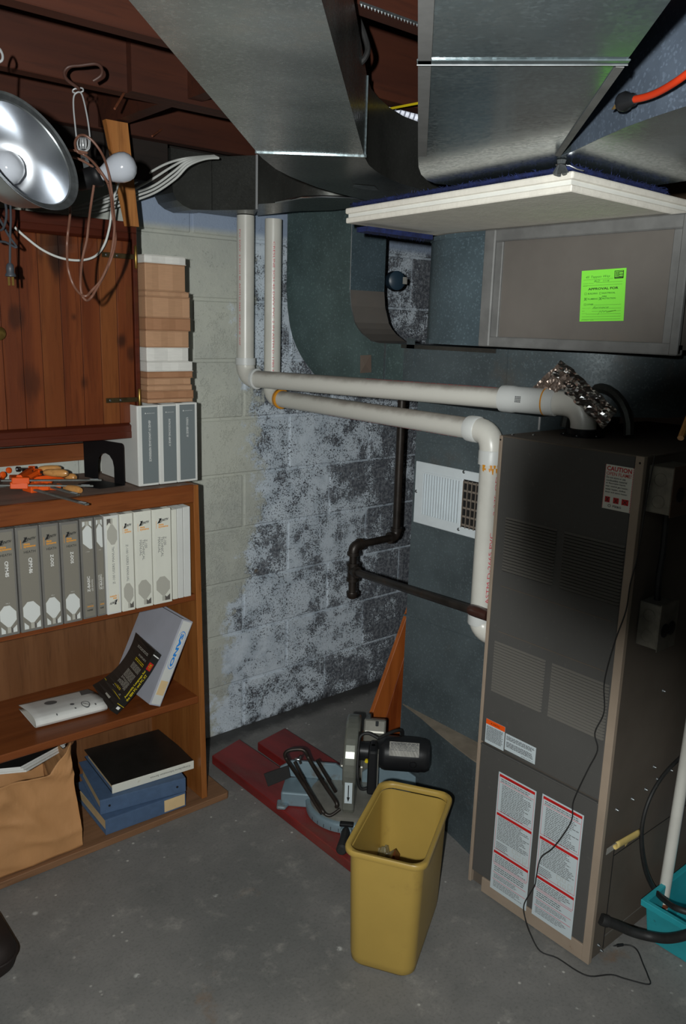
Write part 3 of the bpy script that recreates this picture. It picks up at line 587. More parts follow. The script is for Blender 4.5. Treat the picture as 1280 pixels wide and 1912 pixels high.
# three grey and white binders standing on the bookcase
YT = 2.255
for (p0, p1, pyt, title, ga, gb, lab) in (
    (259.5, 297.5, 757, 'dBASE IV LANGUAGE REFERENCE', 0.20, 0.03, 'white binder with a grey spine on top of the bookcase, leftmost of three'),
    (298.3, 331, 755, 'INTRODUCING dBASE IV', 0.24, 0.02, 'white binder with a grey spine on top of the bookcase, middle of three'),
    (331.6, 369.5, 752, 'USING dBASE IV', 0.14, 0.12, 'white binder with a grey spine on top of the bookcase, rightmost of three')):
    xa, xb = at(p0, 905, Y=YT).x, at(p1, 902, Y=YT).x; z1 = at((p0 + p1) / 2, pyt, Y=YT).z
    r = thing('ring_binder', lab, 'binder', (xa + 0.0006, YT, 1.1245), 'binders on top of the bookcase'); w_ = xb - xa - 0.0012; h = z1 - 1.1245
    binder_shell(r, w_, 0.27, h, 'white_vinyl', 0.004, 'light_paper', 0.8)
    mb = MB(); a = w_ * ga; W_ = w_ - a - w_ * gb; H_ = h - 0.012; O = V((a, -0.0006, 0.007)); U = V((1, 0, 0)); Z_ = V((0, 0, 1)); s = frame2(O, U, Z_, 0.0003)
    mb.obox(O + V((0, 0.0006, 0)), U * W_, Z_ * H_, V((0, -0.0006, 0)), 0)
    text_into(mb, title, s(W_ * 0.42, H_ * 0.83), -Z_, U, H_ * {27: 0.54, 20: 0.36, 14: 0.26}[len(title)], W_ * 0.14, 1)
    text_into(mb, 'ASHTON-TATE', s(W_ * 0.32, H_ * 0.915), U, Z_, W_ * 0.5, H_ * 0.009, 1)
    poly(mb, [s(W_ * 0.2, H_ * 0.914), s(W_ * 0.28, H_ * 0.914), s(W_ * 0.24, H_ * 0.934)], 1)
    mb.build('spine_card', ['slate_print', 'white_ink'], r, local=True)
# thick books lying in a pile on those binders
edges = [479.5, 495, 546, 557, 596, 620, 651.5, 678, 696.5, 709, 722.5, 733, 748, 755]   # picture rows where one book ends and the next begins
tone = ['white_pages', 'tan_pages', 'tan_pages', 'tan_pages', 'tan_pages_dark', 'tan_pages', 'white_pages', 'white_pages', 'tan_pages_dark', 'tan_pages', 'tan_pages', 'tan_pages_dark', 'tan_pages']
right = [347, 346, 353, 354, 355, 352, 352, 360, 360, 356, 358, 361, 360]
word = ['floppy white-edged book lying topmost of the pile beside the cabinet', 'thick tan-edged book second from the top of the pile', 'thin tan-edged book third from the top of the pile', 'thick tan-edged book fourth from the top of the pile', 'tan-edged book fifth from the top of the pile', 'tan-edged book lying on the upper white-edged book of the pile', 'upper of two white-edged books in the middle of the pile', 'lower of two white-edged books in the middle of the pile', 'brown-edged book just under the two white-edged books', 'tan-edged book fourth from the bottom of the pile', 'tan-edged book third from the bottom of the pile', 'brown-edged book second from the bottom of the pile', 'thin tan-edged book at the bottom of the pile on the binders']
ztop = at(300, 754, Y=2.27).z; scale_z = [at(300, e, Y=2.27).z for e in edges]
zb0 = 1.1245 + at(350, 752, Y=YT).z - 1.1245 + 0.001
adj = zb0 - scale_z[-1]
for i in range(13):
    z1, z0 = scale_z[i] + adj, scale_z[i + 1] + adj + 0.0004
    x1 = at(right[i], edges[i], Y=2.27).x; x0 = 1.148
    r = thing('thick_book', word[i], 'book', (x0, 2.27, z0), 'books piled on the grey binders')
    h = z1 - z0; w_ = x1 - x0; c_ = 0.0012 if h > 0.012 else 0.0007
    def blk(u, v, h=h, w_=w_, c_=c_, i=i): return None
    mb = MB(); n = 6
    front = [(w_ * k / n, -0.002 * math.sin(k * 1.7 + i) , 0) for k in range(n + 1)]
    mb.prism([V((p[0], p[1], c_)) for p in front] + [V((w_ - 0.003 * (i % 3), 0.20, c_)), V((0, 0.20, c_))], (0, 0, h - 2 * c_))
    mb.build('page_block', tone[i], r, local=True, bevel=min(0.0025, h * 0.2), seg=2)
    mb = MB(); mb.box((-0.001, -0.001, 0), (w_ + 0.0005, 0.203, c_)); mb.box((-0.001, -0.001, h - c_), (w_ + 0.0005, 0.203, h)); mb.build('cover', tone[i], r, local=True)
# bookend
be = thing('bookend', 'black metal bookend with an arched cut-out, standing left of the grey binders', 'bookend', (1.05, 2.38, 1.1235))
zt = 1.1245
L_ = at(158, 891, Z=zt); R_ = at(232, 906, Z=zt); up = V((0, 0, 1)); a = (R_ - L_); wl = a.length; a = a.normalized()
Ht = 0.128
pts = []
for x_, z_ in [(0, 0.0015)] + [(0.012 + 0.012 * math.cos(math.radians(t)), Ht - 0.012 + 0.012 * math.sin(math.radians(t))) for t in (180, 150, 120, 90)] + [(wl - 0.012 + 0.012 * math.cos(math.radians(t)), Ht - 0.012 + 0.012 * math.sin(math.radians(t))) for t in (90, 60, 30, 0)] + [(wl, 0.0015), (wl * 0.76, 0.0015), (wl * 0.76, 0.04)] + [(wl * 0.55 + wl * 0.21 * math.cos(math.radians(t)), 0.05 + wl * 0.21 * math.sin(math.radians(t))) for t in (0, 30, 60, 90, 120, 150, 180)] + [(wl * 0.34, 0.0015)]:
    pts.append(L_ + a * x_ + up * z_)
nn = a.cross(up)
MB().prism(pts, nn * -0.0022).build('upright_plate', 'black_enamel', be)
f = nn if nn.x < 0 else -nn
tong = [L_ + a * (wl * 0.36), L_ + a * (wl * 1.02), L_ + a * (wl * 0.96) + f * 0.085, L_ + a * (wl * 0.70) + f * 0.10, L_ + a * (wl * 0.42) + f * 0.085]
MB().prism([p + up * 0 for p in tong], (0, 0, 0.0014)).build('foot_plate', 'black_enamel', be)
# bar clamps
ZT = 1.1225
def clamp(label, head, tip, zh, zt_, hd0, hd1, zhd, roll=0):
    p = at(*head, Z=zh); q = at(*tip, Z=zt_)
    r = thing('bar_clamp', label, 'clamp', (p.x, p.y, ZT + 0.002), 'bar clamps on the bookcase top')
    d = (q - p).normalized(); sd = d.cross(V((0, 0, 1))).normalized(); u = sd.cross(d)
    L = (q - p).length
    bar = MB().obox(p - d * 0.05 - sd * 0.006 - u * 0.0025, d * (L + 0.05), sd * 0.012, u * 0.005).build('bar', 'clamp_bar', r, bevel=0.001)
    MB().obox(q - d * 0.034 - sd * 0.0045 + u * 0.0024, d * 0.024, sd * 0.009, u * 0.0006).build('bar_label', 'label_white', bar)
    mb = MB(); mb.obox(p - d * 0.022 - sd * 0.012 - u * 0.009, d * 0.048, sd * 0.024, u * 0.019)
    jaw = [p + d * 0.026 - sd * 0.012, p + d * 0.034 - sd * 0.04, p + d * 0.012 - sd * 0.062, p - d * 0.02 - sd * 0.056, p - d * 0.022 - sd * 0.012]
    mb.prism([x - u * 0.006 for x in jaw], u * 0.013); mb.build('sliding_jaw', 'clamp_orange', r, bevel=0.002)
    mb = MB(); mb.obox(p - d * 0.085 - sd * 0.010 - u * 0.007, d * 0.03, sd * 0.02, u * 0.014)
    mb.prism([x - u * 0.006 for x in (p - d * 0.085 - sd * 0.01, p - d * 0.06 - sd * 0.01, p - d * 0.062 - sd * 0.05, p - d * 0.08 - sd * 0.054)], u * 0.012); mb.build('fixed_jaw', 'clamp_orange', r, bevel=0.002)
    a_ = at(*hd0, Z=zhd); b_ = at(*hd1, Z=zhd); hdir = (b_ - a_).normalized(); l = (b_ - a_).length
    MB().tube([p + u * 0.006, a_ - hdir * 0.018], [0.011, 0.009], 6).build('screw_arm', 'clamp_orange', r)
    MB().tube([a_ - hdir * 0.028, a_ - hdir * 0.010], 0.010, 8).build('screw_boss', 'clamp_orange', r)
    MB().tube([a_ - hdir * 0.05, a_ + hdir * 0.004], 0.0045, 8).build('screw_rod', 'black_iron', r)
    MB().lathe(a_, hdir, [(0.006, 0), (0.009, 0.006), (0.0115, l * 0.3), (0.0125, l * 0.6), (0.012, l * 0.85), (0.007, l)], 14).build('handle', 'handle_wood', r)
    MB().lathe(a_ - hdir * 0.055, -hdir, [(0.004, 0), (0.008, 0.003), (0.008, 0.009), (0.003, 0.012)], 10).build('swivel_pad', 'steel', r)
clamp('orange clamp with its bar topmost and longest, wooden handle lying farthest back', (36, 897), (189, 896), 1.160, 1.146, (72, 876), (114, 876), 1.168)
clamp('orange clamp whose large pale handle points right, above the second bar', (34, 906), (174, 907), 1.146, 1.134, (82, 882), (126, 884), 1.166)
clamp('orange clamp with a short bar ending between the other bar tips', (62, 900), (147, 924), 1.136, 1.128, (122, 890), (141, 892), 1.146)
clamp('orange clamp whose bar sticks out over the front shelf edge', (56, 912), (163, 942), 1.132, 1.128, (120, 911), (151, 916), 1.130)
pk = at(10, 880, Z=1.135)
oc = thing('bar_clamp', 'orange clamp pad and jaw at the left picture edge', 'clamp', (pk.x, pk.y, ZT), 'bar clamps on the bookcase top')
mb = MB()
for px, py in ((4, 886), (15, 878)):
    q = at(px, py, Z=1.150); mb.lathe(q - V((0, 0.003, 0)), (0.3, -1, 0.2), [(0.004, -0.004), (0.0095, 0), (0.0095, 0.004), (0.004, 0.006)], 16)
mb.build('swivel_pad', 'clamp_orange', oc)
q0 = at(-30, 905, Z=1.14); q1 = at(8, 884, Z=1.148); d = (q1 - q0).normalized()
MB().obox(q0 - V((0, 0, 0.017)), (q1 - q0), V((0.004, 0.012, 0)), V((0, 0, 0.012))).build('fixed_jaw', 'clamp_orange', oc, bevel=0.002)
MB().box((q0.x - 0.2, q0.y + 0.02, ZT), (q0.x + 0.07, q0.y + 0.034, ZT + 0.006)).build('bar', 'clamp_bar', oc, bevel=0.001)
# ------------------------------------------------------------------ lower shelf
ZS = 0.4055
P_ = at(299, 1319.6, Z=ZS); Q_ = at(360.4, 1161, Y=P_.y); ang = math.atan2(Q_.x - P_.x, Q_.z - P_.z); hS = (Q_ - P_).length
sano = thing('ring_binder', 'white binder with blue spine lettering leaning against the right side of the bookcase', 'binder', (P_.x, P_.y, ZS), rot=(0, ang, 0))
wS = 0.041
mb = MB(); mb.box((-wS, 0, 0), (0, 0.003, hS)); mb.box((-wS, 0.003, 0), (-wS + 0.003, 0.262, hS)); mb.box((-0.003, 0.003, 0), (0, 0.262, hS)); mb.build('cover', 'lavender_vinyl', sano, local=True, bevel=0.002, seg=2)
MB().box((-wS + 0.006, 0.012, 0.006), (-0.006, 0.25, hS - 0.008)).build('page_block', 'light_paper', sano, local=True)
mb = MB(); s = frame2((-wS + 0.004, -0.0004, 0.005), (1, 0, 0), (0, 0, 1), 0.0004); Ws, Hs = wS - 0.008, hS - 0.01
mb.obox(V((-wS + 0.004, 0, 0.005)), V((Ws, 0, 0)), V((0, 0, Hs)), V((0, -0.0004, 0)), 0)
text_into(mb, 'SANO', s(Ws * 0.31, Hs * 0.855), (0, 0, -1), (1, 0, 0), Hs * 0.40, Ws * 0.38, 1, bold=0.05)
cap = [(0.5 + 0.40 * math.cos(t * math.pi / 10), 0.80 + 0.085 * math.sin(t * math.pi / 10)) for t in range(11)] + [(0.5 - 0.40 * math.cos(t * math.pi / 10), 0.51 - 0.085 * math.sin(t * math.pi / 10)) for t in range(11)]
pp = [s(Ws * a_, Hs * b_, 1.5) for a_, b_ in cap]
for i in range(len(pp)):
    a_, b_ = pp[i], pp[(i + 1) % len(pp)]; cen = s(Ws * 0.5, Hs * 0.655, 1.5); a2 = cen + (a_ - cen) * 0.955; b2 = cen + (b_ - cen) * 0.955; mb.quad(a_, b_, b2, a2, 1)
mb.build('spine_card', ['white_vinyl', 'blue_ink'], sano, local=True)
MB().box((-wS + 0.008, -0.0012, Hs * 0.13), (-0.006, -0.0004, Hs * 0.30)).build('tape_label', 'tape_label', sano, local=True)
mb = MB(); so = frame2((-wS - 0.0003, 0.20, 0.12), (0, -1, 0), (0, 0, 1), 0.0002)
text_into(mb, 'SANO', so(0.03, -0.05), (0, -1, 0), (0, 0, 1), 0.06, 0.010, 0); mb.build('cover_print', 'blue_ink', sano, local=True)
# black paperback: a bent slab, spine to the room
B0 = at(209, 1325, Z=ZS + 0.027); T0 = at(294.8, 1213, Y=B0.y + 0.004)
bk = thing('paperback', 'worn black paperback with a yellow lettered spine leaning on a white binder', 'book', (B0.x, B0.y, ZS))
B0 = B0 - V((0.006, 0, 0)); T0 = T0 - V((0.010, 0, 0)); Ld = T0 - B0; Wd = V((0.02, 0.178, 0.0))
th = 0.030
def cov(t, s_, off=0.0):
    sag = -4 * t * (1 - t) * 0.030 * (0.35 + 0.65 * s_)
    n_ = V((-Ld.z, 0, Ld.x)).normalized()
    lift = V((0, 0, 0.012 * s_ * (1 - t)))
    return B0 + Ld * t + Wd * s_ + n_ * (sag + off - 0.0) + lift
NL = 12
def slab(o0, o1, t0=0.0, t1=1.0, s0=0.0, s1=1.0):
    mb = MB(); g = []
    for i in range(NL + 1):
        t = t0 + (t1 - t0) * i / NL
        g.append([cov(t, s0, o0), cov(t, s1, o0), cov(t, s1, o1), cov(t, s0, o1)])
    o = 0
    for q in g: mb.v += q
    for i in range(NL):
        for j in range(4):
            a_ = i * 4 + j; b_ = i * 4 + (j + 1) % 4; mb.f.append([a_, b_, b_ + 4, a_ + 4]); mb.m.append(0); mb.s.append(False)
    mb.f.append([3, 2, 1, 0]); mb.m.append(0); mb.s.append(False); e = NL * 4; mb.f.append([e, e + 1, e + 2, e + 3]); mb.m.append(0); mb.s.append(False)
    return mb
slab(-0.0012, 0.0).build('cover', 'black_vinyl', bk); slab(-th, -th + 0.0012).build('cover', 'black_vinyl', bk)
slab(-th + 0.0013, -0.0013, 0.004, 0.995, 0.012, 0.985).build('page_block', 'light_paper', bk)
slab(-th, 0.0, 0.0, 1.0, -0.006, 0.010).build('spine', 'black_vinyl', bk)
mb = MB()
def cs(u, v): return cov(v, u, 0.0006)
def strip(mb, u0, u1, v0, v1, mi):
    n = 4
    for k in range(n):
        a_ = v0 + (v1 - v0) * k / n; b_ = v0 + (v1 - v0) * (k + 1) / n
        mb.quad(cs(u0, a_), cs(u1, a_), cs(u1, b_), cs(u0, b_), mi)
strip(mb, 0.02, 0.98, 0.185, 0.192, 1)
rnd = random.Random(3)
for (v0, v1, rows, mi, ul, ur) in ((0.86, 0.90, 2, 0, 0.3, 0.85), (0.78, 0.81, 2, 0, 0.5, 0.9), (0.70, 0.75, 2, 1, 0.45, 0.92), (0.58, 0.67, 6, 0, 0.45, 0.92), (0.43, 0.55, 7, 0, 0.42, 0.9), (0.30, 0.42, 8, 0, 0.42, 0.9), (0.25, 0.285, 2, 1, 0.42, 0.75), (0.21, 0.24, 2, 0, 0.4, 0.9)):
    for r_ in range(rows):
        vv = v1 - (v1 - v0) * (r_ + 0.3) / rows; dv = (v1 - v0) / rows * 0.5; x = ul
        while x < ur:
            l = rnd.uniform(0.05, 0.14); l = min(l, ur - x); mb.quad(cs(1 - x, vv), cs(1 - x - l, vv), cs(1 - x - l, vv - dv), cs(1 - x, vv - dv), mi); x += l + 0.02
strip(mb, 0.30, 0.52, 0.075, 0.11, 0)
mb.build('cover_print', ['taupe_light', 'yellow_ink'], bk)
mb = MB(); e0 = cov(0, -0.0075, -th * 0.5); e1 = cov(1, -0.0075, -th * 0.5)
def sp(t, k): return cov(t, -0.0078, -th * k)
text_into(mb, 'Assembly Language for', sp(0.24, 0.42), sp(0.70, 0.42) - sp(0.24, 0.42), V((-Ld.z, 0, Ld.x)), (sp(0.70, 0.42) - sp(0.24, 0.42)).length, th * 0.30, 0, bold=0.02)
text_into(mb, 'the IBM PC and PC XT', sp(0.22, 0.82), sp(0.66, 0.82) - sp(0.22, 0.82), V((-Ld.z, 0, Ld.x)), (sp(0.66, 0.82) - sp(0.22, 0.82)).length, th * 0.30, 0, bold=0.02)
for (a_, b_, k0, k1, mi) in ((0.72, 0.83, 0.15, 0.75, 1), (0.125, 0.132, 0, 1, 0), (0.06, 0.1, 0.3, 0.7, 2), (0.93, 0.945, 0.05, 0.9, 2)): mb.quad(sp(a_, k0), sp(b_, k0), sp(b_, k1), sp(a_, k1), mi)
text_into(mb, 'ASM', sp(0.73, 0.68), sp(0.82, 0.68) - sp(0.73, 0.68), V((-Ld.z, 0, Ld.x)), (sp(0.82, 0.68) - sp(0.73, 0.68)).length * 0.9, th * 0.42, 0, bold=0.03)
for q in range(len(mb.v)): mb.v[q] = mb.v[q] + V((0, -0.0006, 0))
mb.build('spine_print', ['yellow_ink', 'red_ink', 'white_ink'], bk)
# folded brochure
c0 = at(67.9, 1363, Z=ZS); c1 = at(201, 1329, Z=ZS); ba = at(33.7, 1318, Z=ZS + 0.012); bb = at(163.6, 1288, Z=ZS + 0.012)
br = thing('brochure', 'white folded brochure with a printed pressure gauge, lying flat on the lower shelf', 'brochure', (c0.x, c0.y, ZS))
Uf = c1 - c0; Df0 = V((ba.x - c0.x, ba.y - c0.y, 0)); Df1 = V((bb.x - c1.x, bb.y - c1.y, 0))
prof = [(1.0, 0.002), (0.5, 0.001), (0.12, 0.001), (0.03, 0.004), (0.0, 0.012), (0.02, 0.022), (0.08, 0.029), (0.2, 0.032), (0.45, 0.030), (0.75, 0.022), (1.0, 0.014)]
def bro(i, j):
    k = j * (len(prof) - 1); a_ = int(min(k, len(prof) - 2)); fr = k - a_; d_ = prof[a_][0] * (1 - fr) + prof[a_ + 1][0] * fr; z_ = prof[a_][1] * (1 - fr) + prof[a_ + 1][1] * fr
    return c0 + Uf * i + (Df0 * (1 - i) + Df1 * i) * d_ + V((0, 0, z_ + 0.001))
MB().grid(bro, 8, 30).build('folded_sheet', 'white_paper', br, solid=0.001)
def bro2(i, j): p = bro(i, j); return c0 + Uf * (0.01 + 0.98 * i) + (p - c0 - Uf * i) * 0.93 + V((0, 0.006, 0.001))
MB().grid(bro2, 6, 24).build('inner_sheet', 'light_paper', br, solid=0.001)
mb = MB(); J = lambda d_: None
def top(u, d_):
    for a_ in range(5, len(prof) - 1):
        if prof[a_][0] <= d_ <= prof[a_ + 1][0]:
            fr = (d_ - prof[a_][0]) / (prof[a_ + 1][0] - prof[a_][0]); return bro(u, (a_ + fr) / (len(prof) - 1)) + V((-0.0002, -0.0008, 0.0014))
    return bro(u, 5 / (len(prof) - 1)) + V((0, -0.001, 0.001))
def disc(u, d_, ru, rd, mi, n=16, inner=0.0):
    o = [top(u + ru * math.cos(2 * math.pi * k / n), min(0.99, max(0.021, d_ + rd * math.sin(2 * math.pi * k / n)))) for k in range(n)]
    if inner:
        q = [top(u + ru * inner * math.cos(2 * math.pi * k / n), min(0.99, max(0.021, d_ + rd * inner * math.sin(2 * math.pi * k / n)))) for k in range(n)]
        for k in range(n): mb.quad(o[k], o[(k + 1) % n], q[(k + 1) % n], q[k], mi)
    else: mb.add(o, [tuple(range(n))], mi)
disc(0.36, 0.62, 0.085, 0.13, 1); disc(0.73, 0.16, 0.058, 0.115, 1, 20, 0.78); disc(0.73, 0.16, 0.006, 0.012, 0)
mb.quad(top(0.70, 0.20), top(0.71, 0.215), top(0.77, 0.11), top(0.765, 0.10), 0)
disc(0.57, 0.27, 0.03, 0.05, 1); disc(0.57, 0.10, 0.012, 0.025, 1); disc(0.85, 0.08, 0.012, 0.025, 1); disc(0.30, 0.06, 0.010, 0.02, 1)
mb.quad(top(0.80, 0.62), top(0.995, 0.62), top(0.995, 0.95), top(0.86, 0.95), 1)
stuff(mb.build('print', ['ink', 'grey_ink'], br))
# ------------------------------------------------------------------ bottom of the bookcase: a pile of lying binders, a paper bag
ZP = 0.0235
def lying(label, pl, pr, z0, t, depth, cover, spine, name='ring_binder', cov_open=0.0, yaw=None):
    a_, b_ = at(*pl, Z=z0), at(*pr, Z=z0); d = V((b_.x - a_.x, b_.y - a_.y, 0)); L = d.length; rz = math.atan2(d.y, d.x)
    r = thing(name, label, 'binder', (a_.x, a_.y, z0), 'binders piled at the foot of the bookcase', rot=(0, 0, rz))
    mb = MB(); mb.box((0, 0.003, 0), (L, depth, 0.003)); mb.box((0, 0.003, t - 0.003), (L, depth, t)); mb.build('cover', cover, r, local=True, bevel=0.0015, seg=2)
    MB().box((0, 0, 0), (L, 0.0032, t)).build('spine', spine, r, local=True, bevel=0.0015, seg=2)
    mb = MB(); mb.prism([(0.008, 0.02, 0.006), (0.008, depth - 0.02, 0.004), (0.008, depth - 0.02, t * 0.55), (0.008, 0.05, t * 0.8), (0.008, 0.02, t * 0.7)], (L - 0.016, 0, 0)); mb.build('page_block', 'tape_label', r, local=True)
    mb = MB()
    for x_ in (0.03, L * 0.5, L - 0.03):
        mb.tube([(x_, 0.012 + 0.4 * t * (1 - math.cos(q)), t * 0.5 + t * 0.38 * math.sin(q)) for q in [k * math.pi / 6 for k in range(13)]], 0.0016, 6, closed=False)
    mb.box((0.003, 0.003, t * 0.3), (L - 0.003, 0.008, t * 0.7)); mb.build('ring_metal', 'steel', r, local=True)
    return r, L
b2, L2 = lying('blue cloth binder with a paper label, at the bottom of the pile', (197.7, 1560), (347, 1505), ZP, 0.053, 0.265, 'blue_cloth', 'blue_cloth')
MB().box((L2 * 0.72, -0.0006, 0.006), (L2 * 0.985, 0, 0.048)).build('label_card', 'tape_label', b2, local=True)
b1, L1 = lying('blue cloth binder with two rivet holes, in the middle of the pile', (187.3, 1522), (347, 1477.5), ZP + 0.054, 0.050, 0.27, 'blue_cloth', 'blue_cloth')
mb = MB()
for x_ in (0.03, L1 - 0.03): mb.lathe((x_, 0.0004, 0.025), (0, -1, 0), [(0.004, 0), (0.004, 0.0012)], 12)
mb.build('rivet', 'ink', b1, local=True)
b0, L0 = lying('black binder with a white lettered spine, topmost of the pile', (209.7, 1482.6), (362, 1435), ZP + 0.105, 0.030, 0.272, 'black_vinyl', 'cream_vinyl')
mb = MB(); text_into(mb, 'CompuServe Information Service', V((L0 * 0.95, -0.0006, 0.021)), (-1, 0, 0), (0, 0, -1), L0 * 0.50, 0.009, 0); mb.build('spine_print', 'ink', b0, local=True)
MB().box((0.001, 0.006, 0.0034), (L0 - 0.001, 0.268, 0.0060)).build('lining', 'blue_cloth', b0, local=True)
# paper bag
bx0, bx1 = 0.50, at(163, 1580, Z=ZP).x - 0.01; by0, by1 = 2.206, 2.47
bag = thing('paper_bag', 'crumpled brown paper bag full of magazines at the foot of the bookcase', 'bag', ((bx0 + bx1) / 2, 2.33, ZP))
from mathutils import noise as mn
def bag_pt(u, v):   # u around, v up
    per = [(bx0, by0), (bx1, by0), (bx1 - 0.01, by1), (bx0, by1)]
    seg = u * 4; i = int(seg) % 4; f_ = seg - int(seg); a_, b_ = per[i], per[(i + 1) % 4]
    x, y = a_[0] + (b_[0] - a_[0]) * f_, a_[1] + (b_[1] - a_[1]) * f_
    cx, cy = (bx0 + bx1) / 2, (by0 + by1) / 2
    rimz = 0.278 + 0.012 * math.sin(u * 23) + 0.062 * math.exp(-((u - 0.25) / 0.035) ** 2) + (0.02 if i in (1, 2) else 0)
    z = ZP + 0.001 + v * rimz
    k = 1 - 0.20 * max(0, v - 0.25) * (1.0 if x > cx else 0.4)
    x = cx + (x - cx) * k; y = cy + (y - cy) * (1 - 0.05 * v)
    sk = x + 0.55 * z; q = V((sk * 5.5, y * 5, z * 3.2)); rid = lambda p: (1 - abs(mn.noise(p)) * 2) ** 2
    amp = (0.25 + 0.75 * min(1, v * 1.8)) if i != 3 else 0.2
    d_ = (rid(q * 0.8 + V((3, 1, 2))) * 0.018 + rid(V((sk * 4, y * 9, z * 11)) + V((0, 5, 4))) * 0.012 + rid(q * 3.1) * 0.004 - 0.012) * amp * (0.45 if i == 1 else 1)
    n_ = V(((0, -1), (1, 0), (0, 1), (-1, 0))[i] + (0,))
    p = V((x, y, z)) + n_ * d_
    p.y = max(p.y, 2.191); p.x = min(p.x, bx1 + 0.004)
    return p
MB().grid(bag_pt, 120, 44).build('bag_sheet', 'paper_bag', bag, solid=0.0008, sharp=80)
MB().box((bx0 + 0.01, by0 + 0.012, ZP + 0.001), (bx1 - 0.02, by1 - 0.012, ZP + 0.004)).build('bag_bottom', 'paper_bag', bag)
for i, (m_, lab) in enumerate((('black_vinyl', 'black glossy magazine on top in the brown paper bag'), ('white_paper', 'white magazine just under the black one in the paper bag'), ('light_paper', 'lowest visible white magazine in the paper bag'))):
    A_ = at(123, 1385, Y=2.33) - V((0.004 * i, 0.002 * i, 0.0085 * i)); B_ = at(38, 1431, Y=2.235) - V((-0.008 * i, 0.0, 0.0085 * i)); w2 = V((-0.19, 0.07, 0.012))
    t_ = thing('magazine', lab, 'magazine', B_)
    MB().obox(B_ - V((0, 0, 0.0065)), A_ - B_, w2, V((0, 0, 0.0052))).build('page_block', 'white_paper', t_)
    MB().obox(B_ - V((0, 0, 0.0012)), A_ - B_, w2, V((0, 0, 0.0010))).build('cover', m_, t_)
# ------------------------------------------------------------------ overhead ducts
def up2(pts, z): return [V((p[0], p[1], z)) for p in pts]
ZA, ZA1 = 1.96, 2.112
A_L0, A_L1, A_R0, A_R1 = at(240, 0, Z=ZA), at(480, 285, Z=ZA), at(600, 0, Z=ZA), at(680, 292, Z=ZA)
dL = (A_L1 - A_L0).normalized(); dR = (A_R1 - A_R0).normalized()
td = thing('trunk_duct', 'grey sheet metal duct crossing diagonally overhead, turning right at its far end', 'duct', (A_L1.x, A_L1.y, ZA))
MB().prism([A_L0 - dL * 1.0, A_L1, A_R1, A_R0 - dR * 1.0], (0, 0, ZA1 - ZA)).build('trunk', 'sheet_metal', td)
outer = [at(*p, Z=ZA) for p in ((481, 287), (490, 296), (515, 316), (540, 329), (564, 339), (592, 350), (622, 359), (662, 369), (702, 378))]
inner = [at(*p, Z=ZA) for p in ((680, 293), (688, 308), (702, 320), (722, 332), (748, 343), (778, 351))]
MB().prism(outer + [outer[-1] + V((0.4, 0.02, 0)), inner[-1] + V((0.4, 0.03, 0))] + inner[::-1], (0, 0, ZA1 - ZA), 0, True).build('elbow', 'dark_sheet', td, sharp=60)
e = (A_R1 - A_L1); en = e.normalized(); fw = V((en.y, -en.x, 0)); fw = fw if fw.dot(dL) > 0 else -fw
MB().obox(A_L1 - en * 0.004 - fw * 0.004 - V((0, 0, 0.002)), e + en * 0.008, fw * 0.004, V((0, 0, 0.005))).build('seam_cleat', 'bright_galv', td)
mb = MB(); mb.obox(A_R1 - fw * 0.003 - en * 0.002 + V((0, 0, 0)), en * 0.005, fw * 0.005, V((0, 0, ZA1 - ZA))); mb.build('seam_cleat', 'bright_galv', td)
fp = at(684, 350, Z=ZA - 0.001)
mb = MB(); mb.add([fp + V((-0.05, -0.01, 0)), fp + V((0, -0.03, 0)), fp + V((0.05, 0.01, 0)), fp + V((0.03, 0.03, 0)), fp + V((-0.03, 0.02, 0))], [(0, 1, 2, 3, 4)]); mb.build('foil_patch', 'zinc', td)
# duct along the wall corner
ZB, ZB1 = 1.98, 2.146
bd = thing('branch_duct', 'dark sheet metal branch duct tucked behind the diagonal duct against the block wall', 'duct', (1.6, 2.3, ZB))
front = [at(*p, Z=ZB) for p in ((482, 381), (515, 379), (540, 374), (564, 369.5), (600, 368), (653, 370), (704, 378.5))]
back = [at(*p, Z=ZB) for p in ((479, 403), (537, 396), (564, 394), (617, 393), (675, 387))]
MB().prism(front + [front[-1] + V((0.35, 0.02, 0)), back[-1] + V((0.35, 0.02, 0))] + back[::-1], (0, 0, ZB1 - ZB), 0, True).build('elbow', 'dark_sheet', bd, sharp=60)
f0, f1 = at(355, 393, Z=ZB), at(479, 391, Z=ZB)
MB().prism([V((f0.x, 2.56, ZB)), V((f1.x + 0.005, f1.y, ZB)), V((back[0].x - 0.01, back[0].y, ZB)), V((1.70, 2.58, ZB)), V((f0.x, 2.58, ZB))], (0, 0, ZB1 - ZB)).build('trunk', 'dark_sheet', bd)
pz = [at(px, py, Y=2.575) for px, py in ((287, 330), (291, 366), (298, 380), (310, 390), (326, 397), (362, 398))]
MB().prism([V((p.x, 2.46, p.z)) for p in pz] + [V((pz[-1].x, 2.46, ZB1)), V((pz[0].x, 2.46, ZB1))], (0, 0.125, 0)).build('end_elbow', 'dark_sheet', bd, sharp=60)
for a_, z0 in ((f0, ZB), (f1, ZB)): MB().box((a_.x - 0.005, a_.y - 0.005 if a_ is f1 else 2.553, z0), (a_.x + 0.0, a_.y + 0.0 if a_ is f1 else 2.558, ZB1)).build('seam_cleat', 'wire_steel', bd)
MB().tube([p + V((-0.001, -0.001, 0.002)) for p in front[1:]], 0.0035, 8).build('bottom_bead', 'steel', bd)  # steel tube added to draw the bright highlight along the bottom edge
